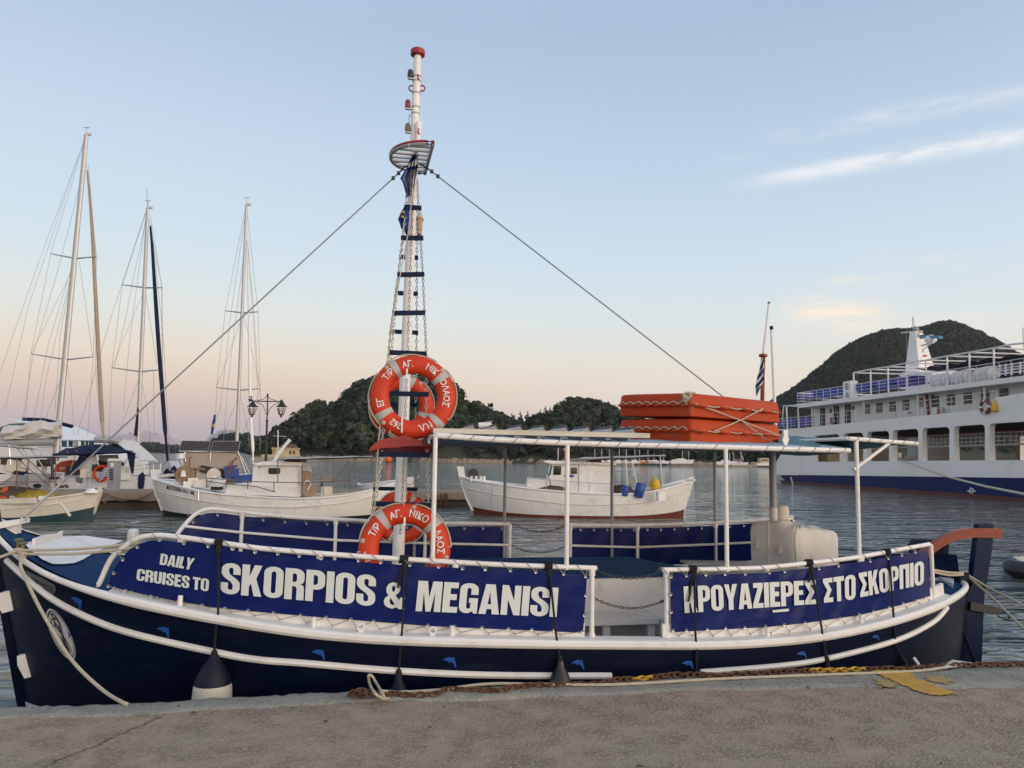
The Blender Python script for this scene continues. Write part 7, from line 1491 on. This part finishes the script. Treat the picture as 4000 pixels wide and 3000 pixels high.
bc_ = empty('red_beacon', W(2206, 1790, 255), 'small red lattice beacon with white lamp on the far shore', 'beacon'); wt([(2206, 1795), (2205, 1758)], .35, 255, 'tower', REDP, bc_); wt([(2205, 1758), (2205, 1752)], .3, 255, 'lamp', GEL, bc_)
def farboat(px, w, top, mx, label, cat='sailboat', base=1810, D=245, mats=(GEL, GEL), masts=1, cab=True):
    e = empty('moored_yacht', W(px, 1700, D), label, cat, 'boats moored below the dark wood'); e.location.z = 0; h = w*.09+3
    b = base+(px-2500)*.006
    wplate([(px-w/2, b-h*1.1), (px+w/2+2, b-h*1.35), (px+w/2-w*.06, b), (px-w/2+2, b)], D, 2.2, 'hull', mats[0], e)
    if cab: wplate([(px-w*.25, b-h*1.0), (px-w*.2, b-h*1.8), (px+w*.12, b-h*1.75), (px+w*.22, b-h*1.1)], D+.5, 1.4, 'cabin', mats[1], e)
    if mx: wt([(mx, b-h*.8), (mx+(2 if top < 1700 else 0), top)], .13, D+1, 'mast', SPAR, e)
    return e
side_txt = ['first', 'second', 'third', 'fourth', 'fifth', 'sixth', 'seventh', 'eighth', 'ninth', 'tenth', 'eleventh', 'twelfth']
for i, (p, w, mx, tp) in enumerate(((2322, 44, 2323, 1745), (2352, 40, 2350, 1738), (2383, 44, 2380, 1742), (2418, 46, 2419, 1736), (2445, 40, 2446, 1745), (2480, 50, 2480, 1738), (2515, 40, 2498, 1742), (2540, 44, 2531, 1740), (2560, 52, 2555, 1745), (2592, 46, 2592, 1752))):
    farboat(p, w, tp, mx, side_txt[i]+' white yacht from the left in the row moored below the dark wood', mats=(GEL if i != 6 else ORGP, GEL))
e = farboat(2665, 92, 1752, 2666, 'white ketch with a pale awning moored alone right of the yacht row'); wplate([(2630, 1794), (2664, 1794), (2664, 1798), (2630, 1798)], 245, 2, 'awning', GEL, e); wt([(2690, 1800), (2690, 1762)], .1, 246, 'mizzen_mast', SPAR, e)
e = farboat(2838, 80, 1758, 2850, 'white sailboat in front of the catamaran on the far shore', base=1813); wt([(2905, 1800), (2890, 1760)], .12, 246, 'leaning_mast', SPAR, e)
e = farboat(2890, 66, 1756, 2895, 'white catamaran with tall cabin moored near the wooden pier of the far shore', base=1815, D=250); wplate([(2860, 1800), (2862, 1792), (2900, 1792), (2905, 1800)], 249, 3, 'coach_roof', GLASS, e); wt([(2868, 1800), (2862, 1760)], .12, 249, 'leaning_mast', SPAR, e)
e = farboat(2985, 60, 0, 0, 'boxy white houseboat with a brown window band left of the ferry stern', 'houseboat', base=1816, D=240, cab=False); wplate([(2970, 1789), (3006, 1789), (3006, 1812), (2972, 1812)], 240.2, 3, 'cabin', HP, e); wplate([(2976, 1795), (3000, 1795), (3000, 1800), (2976, 1800)], 240.1, .2, 'window', BROWN, e)
# orange marker buoy off the shore
o = MB().ball(W(1517, 1796, 200), .9, 10, 6).build('marker_buoy', ORGP); tag(o, 'orange marker buoy floating off the island seen through the chains', 'buoy')
# dark inflatable at the right edge
dg_ = empty('inflatable_dinghy', W(4040, 2240, 15), 'dark inflatable with pale cover poking in at the right edge', 'dinghy'); dg_.location.z = 0
MB().tube(smoothpts([W(3952, 2208, 14.6), W(3968, 2222, 14.4), W(4060, 2232, 14.2), W(4250, 2236, 14.2)], 20), [.05]+[.16]*18+[.16]*0+[.16]*(len(smoothpts([W(3952, 2208, 14.6), W(3968, 2222, 14.4), W(4060, 2232, 14.2), W(4250, 2236, 14.2)], 20))-19), 10).build('tube', BLACK, dg_)
MB().tube(smoothpts([W(3952, 2206, 14.9), W(3980, 2205, 15.4), W(4060, 2202, 15.7), W(4250, 2206, 15.7)], 20), .13, 10).build('tube', BLACK, dg_); heap(W(3985, 2198, 14.8), .22, .2, .12, 'cover', CANV, dg_); wt([(3962, 2186), (3995, 2180), (4040, 2172)], .025, 14.7, 'paddle_loom', CANV, dg_)
# ------------------------------------------------------------------ ferry
f0 = W(3040, 1888, 74.0); f0.z = 0; f1 = PZ(4000, 1961, 0); fd = (f1-f0); fd.z = 0; flen = fd.length; fd.normalize(); fn = Vector((fd.y, -fd.x, 0))
if fn.dot(HF) < 0: fn = -fn      # pointing away from the viewer, into the ship
ferry = empty('ferry', f0, 'large white car ferry with blue hull band and red bottom moored at the right', 'ferry')
def FP(px, py, off=0.0): return PN(px, py, f0+fn*off, fn)
def FL(px, py, off=0.0): p = FP(px, py, off)-f0; return (p.dot(fd), p.z)
def F3(u, v, d): return f0+fd*u+fn*d+Vector((0, 0, v))
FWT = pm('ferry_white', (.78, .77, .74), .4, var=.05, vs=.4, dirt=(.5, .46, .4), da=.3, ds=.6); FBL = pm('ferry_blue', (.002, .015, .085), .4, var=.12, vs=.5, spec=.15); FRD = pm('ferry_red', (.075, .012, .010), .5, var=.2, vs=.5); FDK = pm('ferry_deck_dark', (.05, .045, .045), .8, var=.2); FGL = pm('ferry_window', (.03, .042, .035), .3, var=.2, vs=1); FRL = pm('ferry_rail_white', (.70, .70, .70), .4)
EXT = 4600
def fpl(pts, off, th, name, mat, holes=[], parent=None): return MB().plate([FL(x, y, off) for x, y in pts], [[FL(x, y, off) for x, y in h] for h in holes], lambda u, v, d: F3(u, v, off+d), 0, th).build(name, mat, parent or ferry, smooth=20)
def fl_line(py0, py1): return lambda px: py0+(py1-py0)*(px-3040)/960
u1 = flen+24; WFER = 13.0
# hull bands, wrapped round bow end
def hullband(z0s, z1s, name, mat, off=0.0):
    rows = []
    prof_ = [(u1, 0), (flen, 0), (14, 0), (4, .0), (.6, .05), (-.5, .4), (-1.0, 1.3), (-1.2, 3), (-1.3, 5), (-1.3, WFER/2)]
    pr2 = prof_+[(u, WFER-v) for u, v in prof_[:-1][::-1]]
    for u, v in pr2:
        k = max(0, 1-u/7); a = F3(u+.0, z0s(u), v+off); b = F3(u-1.3*k*.0, z1s(u), v+off); r = []
        for j in range(5): r.append(a.lerp(b, j/4)+fd*(.9*k*(1-j/4)*(1 if name != 'topsides' else 0)))
        rows.append(r)
    return MB().grid(rows).build(name, mat, ferry)
zred = FL(3600, 1916)[1]; zblu = FL(3600, 1861)[1]; zkn = FL(3600, 1800)[1]
hullband(lambda u: -.8, lambda u: zred, 'bottom', FRD); zb0 = FL(3040, 1854)[1]; zb1 = FL(4000, 1867)[1]
hullband(lambda u: zred, lambda u: lerp(zb0, zb1, u/flen), 'blue_band', FBL)
# shell plating with seven rounded openings
def rop(x0, x1, yt0, yt1, yb0, yb1, r=14):
    a = lambda x: lerp(yt0, yt1, (x-x0)/(x1-x0)); b = lambda x: lerp(yb0, yb1, (x-x0)/(x1-x0)); o = []
    for cx, cy, a0 in ((x1-r, a(x1-r)+r, -90), ): o += [(cx+r*math.cos(R_(a0+90*k/4)), cy+r*math.sin(R_(a0+90*k/4))) for k in range(5)]
    o += [(x1, b(x1)), (x0, b(x0))]
    o += [(x0+r+r*math.cos(R_(180+90*k/4)), a(x0+r)+r+r*math.sin(R_(180+90*k/4))) for k in range(5)]
    return o
ops = [rop(3180, 3280, 1702, 1695, 1804, 1803), rop(3294, 3372, 1693, 1689, 1803, 1802), rop(3386, 3473, 1687, 1682, 1802, 1801), rop(3487, 3587, 1681, 1674, 1801, 1800), rop(3602, 3709, 1673, 1667, 1800, 1799), rop(3726, 3847, 1665, 1657, 1799, 1798), rop(3865, 4020, 1655, 1645, 1798, 1797)]
for k in range(2): ops.append(rop(4045+210*k, 4225+210*k, 1643-14*k, 1630-14*k, 1797, 1796))
shell_px = [(3023, 1855), (3023, 1806), (3034, 1803), (3055, 1765), (3055, 1677), (3110, 1675), (3177, 1667), (3500, 1634), (3700, 1614), (3832, 1600), (3895, 1552), (4000, 1535), (EXT, 1440), (EXT, 1880), (4000, 1868)]
ML = [FL(x, y) for x, y in shell_px]; 
shell = MB().plate(ML, [[FL(x, y) for x, y in o] for o in ops], lambda u, v, d: F3(u, v, d), 0, .35).build('shell_plating', FWT, ferry, smooth=20)
# opposite side, car deck floor, ceiling
ML2 = ML; MB().plate(ML2, [[FL(x, y) for x, y in o] for o in ops], lambda u, v, d: F3(u, v, WFER-.35+d), 0, .35).build('shell_plating', FWT, ferry, smooth=20)
zd = FL(3600, 1806)[1]; zc_ = FL(3600, 1668)[1]-.1; zu = FL(3600, 1620)[1]
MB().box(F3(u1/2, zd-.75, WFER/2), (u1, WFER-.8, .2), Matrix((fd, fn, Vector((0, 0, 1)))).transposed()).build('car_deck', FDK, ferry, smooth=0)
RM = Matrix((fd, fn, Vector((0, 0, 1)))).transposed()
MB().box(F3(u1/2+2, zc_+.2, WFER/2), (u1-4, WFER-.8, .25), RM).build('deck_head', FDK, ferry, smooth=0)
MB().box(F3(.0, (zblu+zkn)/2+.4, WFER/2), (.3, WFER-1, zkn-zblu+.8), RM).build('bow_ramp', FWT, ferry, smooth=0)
# grilles seen across the deck through the openings
for (x0, x1, y0, y1) in ((3297, 3372, 1742, 1757), (3388, 3472, 1733, 1753), (3490, 3586, 1712, 1748), (3610, 3708, 1702, 1746), (3738, 3848, 1696, 1742), (3877, 4015, 1688, 1737)):
    g = empty('x', (0, 0, 0)); bpy.data.objects.remove(g)
    mb = MB()
    for k in range(4): y = lerp(y0, y1, k/3); mb.tube([FP(x0, y+2, 1.5), FP(x1, y-3, 1.5)], .03 if k < 3 else .06, 4)
    for k in range(7): x = lerp(x0, x1, k/6); mb.tube([FP(x, y0+2-5*k/6, 1.5), FP(x, y1+2-5*k/6, 1.5)], .025, 4)
    o = mb.build('car_deck_grille', FRL, ferry); 
    MB().tube([FP(x0, y0-2, 1.6), FP(x1, y0-7, 1.6)], .05, 5).build('red_pipe', pm('ferry_red_trim', (.25, .03, .02), .5), ferry)
for o in ops[:7]:
    xs_ = [p[0] for p in o]; ys_ = [p[1] for p in o]; x0 = min(xs_); MB().box((FP(x0+5, 1745, .6)), (.25, .4, 3.2), RM).build('deck_frame', FWT, ferry, smooth=0)
fpl([(3182, 1712), (3186, 1712), (3186, 1802), (3182, 1802)], .4, .2, 'red_door_edge', MATS['ferry_red_trim']); fpl([(3190, 1760), (3235, 1758), (3235, 1802), (3190, 1803)], 1.5, 1, 'store_locker', HP)
fx_ = FP(3607, 1786, .5); MB().lathe([(.12, -.35), (.14, -.3), (.14, .25), (.06, .33), (.04, .42)], fx_, n=10).build('fire_extinguisher', REDP, ferry)
# upper passenger deck
OFF = 1.1
fpl([(3177, 1585), (4000, 1478), (EXT, 1395), (EXT, 1600), (4000, 1600), (3500, 1640), (3177, 1670)], OFF, .2, 'cabin_side', FWT)
sl0 = lambda x: 1581+(x-3115)*(1470-1581)/885
def slab_pt(x, d): return FP(x, sl0(x)+d)
fpl([(3113, 1578), (3115, 1594), (4000, 1488), (EXT, 1418), (EXT, 1398), (4000, 1467)], -.05, WFER, 'boat_deck_slab', FWT)
zs1 = FL(3600, 1640)[1]
fpl([(3040, 1677), (3177, 1669), (3177, 1674), (3040, 1682)], -.02, WFER, 'promenade_slab', FWT)
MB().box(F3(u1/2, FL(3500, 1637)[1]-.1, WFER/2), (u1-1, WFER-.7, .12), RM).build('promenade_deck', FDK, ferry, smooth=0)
for (x, w, yt, yb) in ((3203, 18, 1595, 1664), (3256, 20, 1587, 1659), (3300, 21, 1581, 1656)): d_ = fpl([(x, yt), (x+w, yt-1.5), (x+w, yb-1.5), (x, yb)], OFF-.05, .04, 'cabin_door', pm('ferry_dark_door', (.035, .02, .022), .5)); fpl([(x+5, yt+8), (x+w-5, yt+7), (x+w-5, yt+26), (x+5, yt+27)], OFF-.08, .02, 'door_pane', FGL, parent=d_)
for (x, w, yt, yb) in ((3239, 9, 1597, 1615), (3326, 9, 1587, 1604), (3377, 19, 1581, 1617), (3422, 22, 1575, 1612), (3473, 22, 1569, 1607), (3525, 24, 1563, 1602), (3590, 13, 1556, 1591), (3638, 27, 1550, 1590), (3699, 28, 1543, 1584), (3764, 30, 1536, 1578), (3831, 31, 1528, 1571), (3903, 33, 1519, 1551), (4040, 34, 1500, 1540), (4120, 34, 1490, 1530)): w_ = fpl([(x, yt), (x+w, yt-w*.1), (x+w, yb-w*.1), (x, yb)], OFF-.05, .06, 'window', FGL); fpl([(x+1, lerp(yt, yb, .62)), (x+w-1, lerp(yt, yb, .62)-w*.1), (x+w-1, lerp(yt, yb, .67)-w*.1), (x+1, lerp(yt, yb, .67))], OFF-.06, .02, 'sash', FWT, parent=w_)
fpl([(3613, 1540), (3619, 1537), (3628, 1628), (3623, 1630)], OFF-.3, .12, 'red_pipe', MATS['ferry_red_trim'])
for x, y, w, h in ((3230, 1632, 17, 22), (3642, 1592, 26, 26)): b_ = fpl([(x, y), (x+w, y-2), (x+w, y+h-2), (x, y+h)], OFF-.4, .3, 'fire_box', FWT); fpl([(x+w*.7, y-1), (x+w+.5, y-2), (x+w+.5, y+h-2), (x+w*.7, y+h)], OFF-.43, .02, 'red_panel', REDP, parent=b_)
fpl([(3637, 1543), (3647, 1541), (3647, 1546), (3637, 1548)], OFF-.05, .03, 'exit_sign', pm('ferry_sign_green', (.05, .12, .07), .5)); fpl([(3545, 1607), (3549, 1607), (3549, 1615), (3544, 1615)], OFF-.3, .2, 'hatch_handle', GALVG)
# handrails
def frail(P, hpx, nrails, nposts, off, name, ext_=None, r=.017):
    """P: two px points of the foot line, hpx: rail height in metres"""
    a = FP(*P[0], off); b = FP(*P[1], off); root = MB().tube([a+Vector((0, 0, hpx)), b+Vector((0, 0, hpx))], r*1.3, 5).build(name, FRL, ferry)
    for k in range(1, nrails): z = hpx*k/nrails; MB().tube([a+Vector((0, 0, z)), b+Vector((0, 0, z))], r*.7, 4).build('rail_bar', FRL, root)
    for k in range(nposts+1): p = a.lerp(b, k/nposts); MB().tube([p, p+Vector((0, 0, hpx))], r, 4).build('rail_post', FRL, root)
frail(((3115, 1578), (3590, 1520)), 1.0, 4, 15, .25, 'boat_deck_railing'); frail(((3590, 1520), (4000, 1468)), 1.0, 4, 10, .25, 'boat_deck_railing'); frail(((4000, 1468), (4500, 1405)), 1.0, 4, 9, .25, 'boat_deck_railing')
frail(((3180, 1668), (3500, 1634)), 1.0, 3, 9, .2, 'promenade_railing'); frail(((3500, 1634), (3895, 1592)), 1.0, 3, 10, .2, 'promenade_railing'); frail(((3010, 1678), (3180, 1668)), 1.0, 4, 6, .2, 'stern_railing')
a = FP(3115, 1578, .25); MB().tube([a+Vector((0, 0, 1)), a+fn*12+Vector((0, 0, 1))], .045, 5).build('stern_rail', FRL, ferry)
for k in range(3): z = .25*(k+1); MB().tube([a+Vector((0, 0, z)), a+fn*12+Vector((0, 0, z))], .025, 4).build('rail_bar', FRL, ferry)
for x, y0, y1 in ((3072, 1590, 1676), (3117, 1594, 1671), (3171, 1587, 1668), (3374, 1562, 1650), (3585, 1535, 1634), (3844, 1503, 1577)): MB().tube([FP(x, y0, .3), FP(x+4, y1, .3)], .07, 6).build('deck_pillar', FRL, ferry)
MB().tube([FP(3060, 1586, .3), FP(3117, 1582, .3)], .05, 4).build('awning_bar', FRL, ferry); MB().tube([FP(3055, 1660, 3), FP(3060, 1586, 3)], .05, 4).build('awning_bar', FRL, ferry); MB().tube([FP(3060, 1586, .3), FP(3060, 1586, .3)+fn*9], .05, 4).build('awning_bar', FRL, ferry)
for k in range(4): MB().box(FP(3060+k*28, 1655-k*2, 3.5), (.9, .9, .8), RM).build('seat_row', pm('ferry_seat_blue', (.006, .028, .24), .5), ferry)
# sun deck: seats, frame, shade, mast, liferafts
zsd = lambda px: FP(px, sl0(px), .3).z
for (x0, x1) in ((3150, 3285), (3350, 3430), (3432, 3510), (3512, 3590)):
    for k in range(max(2, int((x1-x0)/26))):
        x = lerp(x0, x1, k/max(1, int((x1-x0)/26)-1)) if x1 > x0 else x0; p = FP(x, sl0(x), 1.6+.3*(k % 2)); s_ = MB().box(p+Vector((0, 0, .45)), (.55, 1.6, .10), RM).build('seat', MATS['ferry_seat_blue'], ferry); MB().box(p+fd*-.25+Vector((0, 0, .75)), (.08, 1.6, .55), RM).build('seat_back', MATS['ferry_seat_blue'], s_)
ac = FP(3322, 1530, 1.0); MB().box(ac, (1.2, .6, 1.7), RM).build('air_conditioner', FWT, ferry)
for z in (-.35, .4): MB().lathe([(.3, 0), (.3, .02)], ac+fn*-.31+Vector((0, 0, z)), -fn, 14).build('fan_grille', GALVG, ferry)
fr_px = [(3334, 1456), (3400, 1443), (3468, 1433), (3540, 1418), (3616, 1407), (3699, 1391), (3786, 1377), (3881, 1360)]
for i, (x, y) in enumerate(fr_px): MB().tube([FP(x, y, .3), FP(x+3, sl0(x), .3)], .06, 5).build('shade_post', FRL, ferry); MB().tube([FP(x, y, .3), FP(x, y, .3)+fn*11], .05, 4).build('shade_beam', FRL, ferry)
tp_ = [FP(x, y, .3) for x, y in fr_px]+[FP(3950, 1345, .3), FP(4100, 1330, .3)]; MB().tube(tp_, .06, 5).build('shade_beam', FRL, ferry); MB().tube([p+fn*11 for p in tp_], .06, 5).build('shade_beam', FRL, ferry); MB().tube([p+fn*5.5-Vector((0, 0, .05)) for p in tp_], .05, 4).build('shade_beam', FRL, ferry)
SHD = pm('shade_net', (.05, .055, .08), .9, var=.15, vs=.5); rows = [[p+fn*v-Vector((0, 0, .25+.2*math.sin(i*1.6)**2+.15*math.sin(v))) for v in np.linspace(.6, 10.6, 9)] for i, p in enumerate([tp_[3].lerp(tp_[-1], k/14) for k in range(15)])]
MB().grid(rows).grid([[p-Vector((0, 0, .04)) for p in r] for r in rows]).build('shade_net', SHD, ferry, smooth=60)
# mast tower
mo = 6.0
tw = [(3565, 1425), (3568, 1300), (3580, 1293), (3594, 1293), (3600, 1330), (3617, 1425)]; a = [FP(3563, 1450, mo), FP(3618, 1450, mo), FP(3592, 1294, mo), FP(3568, 1294, mo)]
lo_z = a[0].z-2.0; bx = [FP(3563, 1450, mo)-fn*.6, FP(3618, 1450, mo)-fn*.6, FP(3618, 1450, mo)+fn*.8, FP(3563, 1450, mo)+fn*.8]; tx = [FP(3567, 1294, mo)-fn*.3, FP(3590, 1294, mo)-fn*.3, FP(3590, 1294, mo)+fn*.3, FP(3567, 1294, mo)+fn*.3]
bz = [Vector((p.x, p.y, p.z-.0)) for p in bx]; dn = [Vector((p.x, p.y, lo_z-.6)) for p in bx]
twr = MB().add(tx+bz+dn, [(0, 1, 2, 3), (0, 4, 5, 1), (1, 5, 6, 2), (2, 6, 7, 3), (3, 7, 4, 0), (4, 8, 9, 5), (5, 9, 10, 6), (6, 10, 11, 7), (7, 11, 8, 4)]).build('signal_mast', FWT, ferry, smooth=0)
MB().tube([FP(3572, 1294, mo), FP(3567, 1238, mo)], .10, 6).build('top_pole', FRL, twr); MB().tube([FP(3520, 1300, mo), FP(3600, 1293, mo)], .05, 5).build('yard', FRL, twr); MB().tube([FP(3540, 1292, mo), FP(3544, 1420, mo)], .025, 4).build('whip_aerial', GALVG, twr); MB().ball(FP(3577, 1286, mo), .25, 8, 6).build('masthead_lamp', GALVG, twr)
MB().bar(FP(3598, 1313, mo-.5), FP(3676, 1318, mo-.5), .3, .22).build('radar_scanner', pm('radar_blue', (.08, .22, .38), .5), twr); MB().box(FP(3592, 1310, mo-.5), (.3, .3, .35)).build('radar_base', FRL, twr); MB().lathe([(.1, -.3), (.45, -.1), (.45, .12), (.2, .38)], FP(3635, 1328, mo-.4), n=12).build('satellite_dome', FRL, twr)
MB().tube([FP(3600, 1350, mo-.3), FP(3648, 1336, mo-.5)], .1, 5).build('bracket', FRL, twr); MB().tube([FP(3604, 1367, mo-.3), FP(3642, 1338, mo-.5)], .05, 5).build('bracket', FRL, twr)
for y in (1300, 1306, 1320, 1372, 1390): MB().box(FP(3598+(y-1300)*.17, y, mo-.3), (.26, .2, .14)).build('nav_lamp', REDP if y != 1372 else FRL, twr)
cas = [FP(3518, 1478, mo-1.5), FP(3640, 1470, mo-1.5)]; fpl([(3515, 1520), (3512, 1462), (3525, 1455), (3640, 1452), (3648, 1478), (3640, 1520)], mo-1.6, 3.5, 'funnel_casing', FWT); fpl([(3512, 1470), (3522, 1480), (3518, 1492), (3500, 1495), (3500, 1470)], mo-1.7, .1, 'casing_recess', FDK)
fpl([(3582, 1480), (3602, 1477), (3603, 1498), (3583, 1500)], mo-1.75, .1, 'vent_louvre', HP)
for i, (x0, x1, y0, y1) in enumerate(((3635, 3716, 1488, 1486), (3718, 3803, 1477, 1472), (3806, 3897, 1464, 1457))):
    a = FP(x0+7, y0+4, .9); b = FP(x1-7, y1-2, .9); L_ = (b-a).length; r = .46; d = (b-a).normalized(); e = empty('liferaft_canister', a.lerp(b, .5), ['leftmost white liferaft canister on the ferry sun deck, beside the mast casing', 'middle white liferaft canister on the ferry sun deck', 'rightmost white liferaft canister on the ferry sun deck, nearest the stair'][i], 'liferaft', 'liferaft canisters on the ferry')
    MB().lathe([(.12, .05), (r*.75, .12), (r*.97, .35), (r, .5), (r, L_*.5-.03), (r*1.05, L_*.5-.03), (r*1.05, L_*.5+.03), (r, L_*.5+.03), (r, L_-.5), (r*.97, L_-.35), (r*.75, L_-.12), (.12, L_-.05)], a, d, 14).build('canister', FRL, e)
    for f in (.22, .42, .62, .82): MB().lathe([(r*1.03, -.03), (r*1.03, .03)], a.lerp(b, f), d, 14).build('strap', CANV, e)
    for f in (.25, .75): MB().tube([a.lerp(b, f)-fn*.5+Vector((0, 0, .2)), a.lerp(b, f)-fn*.4-Vector((0, 0, .75)), a.lerp(b, f)+fn*.4-Vector((0, 0, .75))], .04, 4).build('cradle', FRL, e)
for (x, y) in ((3800, 1495), (3740, 1508), (3925, 1462)): MB().box(FP(x, y-6, 1.8), (1.0, .5, .5), RM).build('seat_row', MATS['ferry_seat_blue'], ferry)
for x in (3905, 3928, 3952, 3985): MB().tube([FP(x, 1470-(x-3905)*.12, .6), FP(x+1, 1424-(x-3905)*.14, .6)], .06, 5).build('stair_rail_post', FRL, ferry)
for k in range(4): MB().tube([FP(3890, 1462-k*10, .6), FP(4080, 1440-k*12, .6)], .035, 4).build('stair_rail', FRL, ferry)
fpl([(3935, 1456), (4080, 1438), (4080, 1462), (3935, 1474)], 1.2, .4, 'dark_bench', BLACK)
MB().tube([FP(3995, 1280, 5), FP(4000, 1370, 5)], .05, 4).build('whip_aerial', FRL, ferry)
# lifebuoy and lamp on the promenade
c = FP(3855, 1589, .0); e = empty('life_ring', c, 'red and white life ring hanging on the ferry promenade rail', 'life ring'); R0 = .36
M_ = RM
for k in range(4): MB().tube([c-fn*.12+fd*(R0*math.cos(a))+Vector((0, 0, R0*math.sin(a))) for a in np.linspace(k*math.pi/2+.2, k*math.pi/2+1.37, 8)], .10, 8).build('ring_body', pm('faded_red_ring', (.22, .05, .045), .5), e)
for k in range(4): MB().tube([c-fn*.12+fd*(R0*math.cos(a))+Vector((0, 0, R0*math.sin(a))) for a in np.linspace(k*math.pi/2-.2, k*math.pi/2+.2, 4)], .10, 8).build('white_band', FRL, e)
o = MB().lathe([(.08, -.35), (.18, -.3), (.2, -.05), (.14, .1), (.05, .35)], FP(3885, 1586, -.1), n=10).build('buoy_light', YELP); tag(o, 'yellow buoy light hanging beside the ferry life ring', 'light')
# load line mark and draught figures on the blue band
mk = MB(); cx, cy = 3795, 1918
for seg in ([(cx+9*math.cos(a), cy+9*math.sin(a)) for a in np.linspace(0, 6.28, 17)],):
    for p, q in zip(seg[:-1], seg[1:]): mk.tube([FP(*p, -.02), FP(*q, -.02)], .03, 4)
mk.tube([FP(cx-16, cy, -.02), FP(cx+16, cy+1, -.02)], .035, 4); mk.tube([FP(cx-3, cy-14, -.02), FP(cx-6, cy-10, -.02)], .03, 4); o = mk.build('load_line_mark', FRL, ferry); o['kind'] = 'stuff'
for k in range(5): MB().box(FP(3090+k*3, 1868+k*9, -.0), (.18, .05, .2), RM).build('draught_mark', FRL, ferry)
o = MB().tube([FP(3518, 1797, .1), W(3700, 1862, 40), W(3850, 1900, 33), W(4000, 1930, 27), W(4200, 1985, 20)], .05, 6).build('mooring_rope', ROPE); tag(o, 'long pale mooring rope running from a ferry opening down to the right', 'rope')
# ------------------------------------------------------------------ evening haze
hz = bpy.data.materials.new('haze'); hz.use_nodes = True; nt = hz.node_tree
for n_ in list(nt.nodes):
    if n_.type == 'BSDF_PRINCIPLED': nt.nodes.remove(n_)
pv = nt.nodes.new('ShaderNodeVolumePrincipled'); pv.inputs['Color'].default_value = (.88, .90, .96, 1); pv.inputs['Density'].default_value = 6.5e-5; pv.inputs['Anisotropy'].default_value = .2
nt.links.new(pv.outputs[0], [n_ for n_ in nt.nodes if n_.type == 'OUTPUT_MATERIAL'][0].inputs['Volume'])
o = MB().box((0, 6950, 198.5), (18400, 14300, 403)).build('haze', hz, smooth=0, kind='stuff')
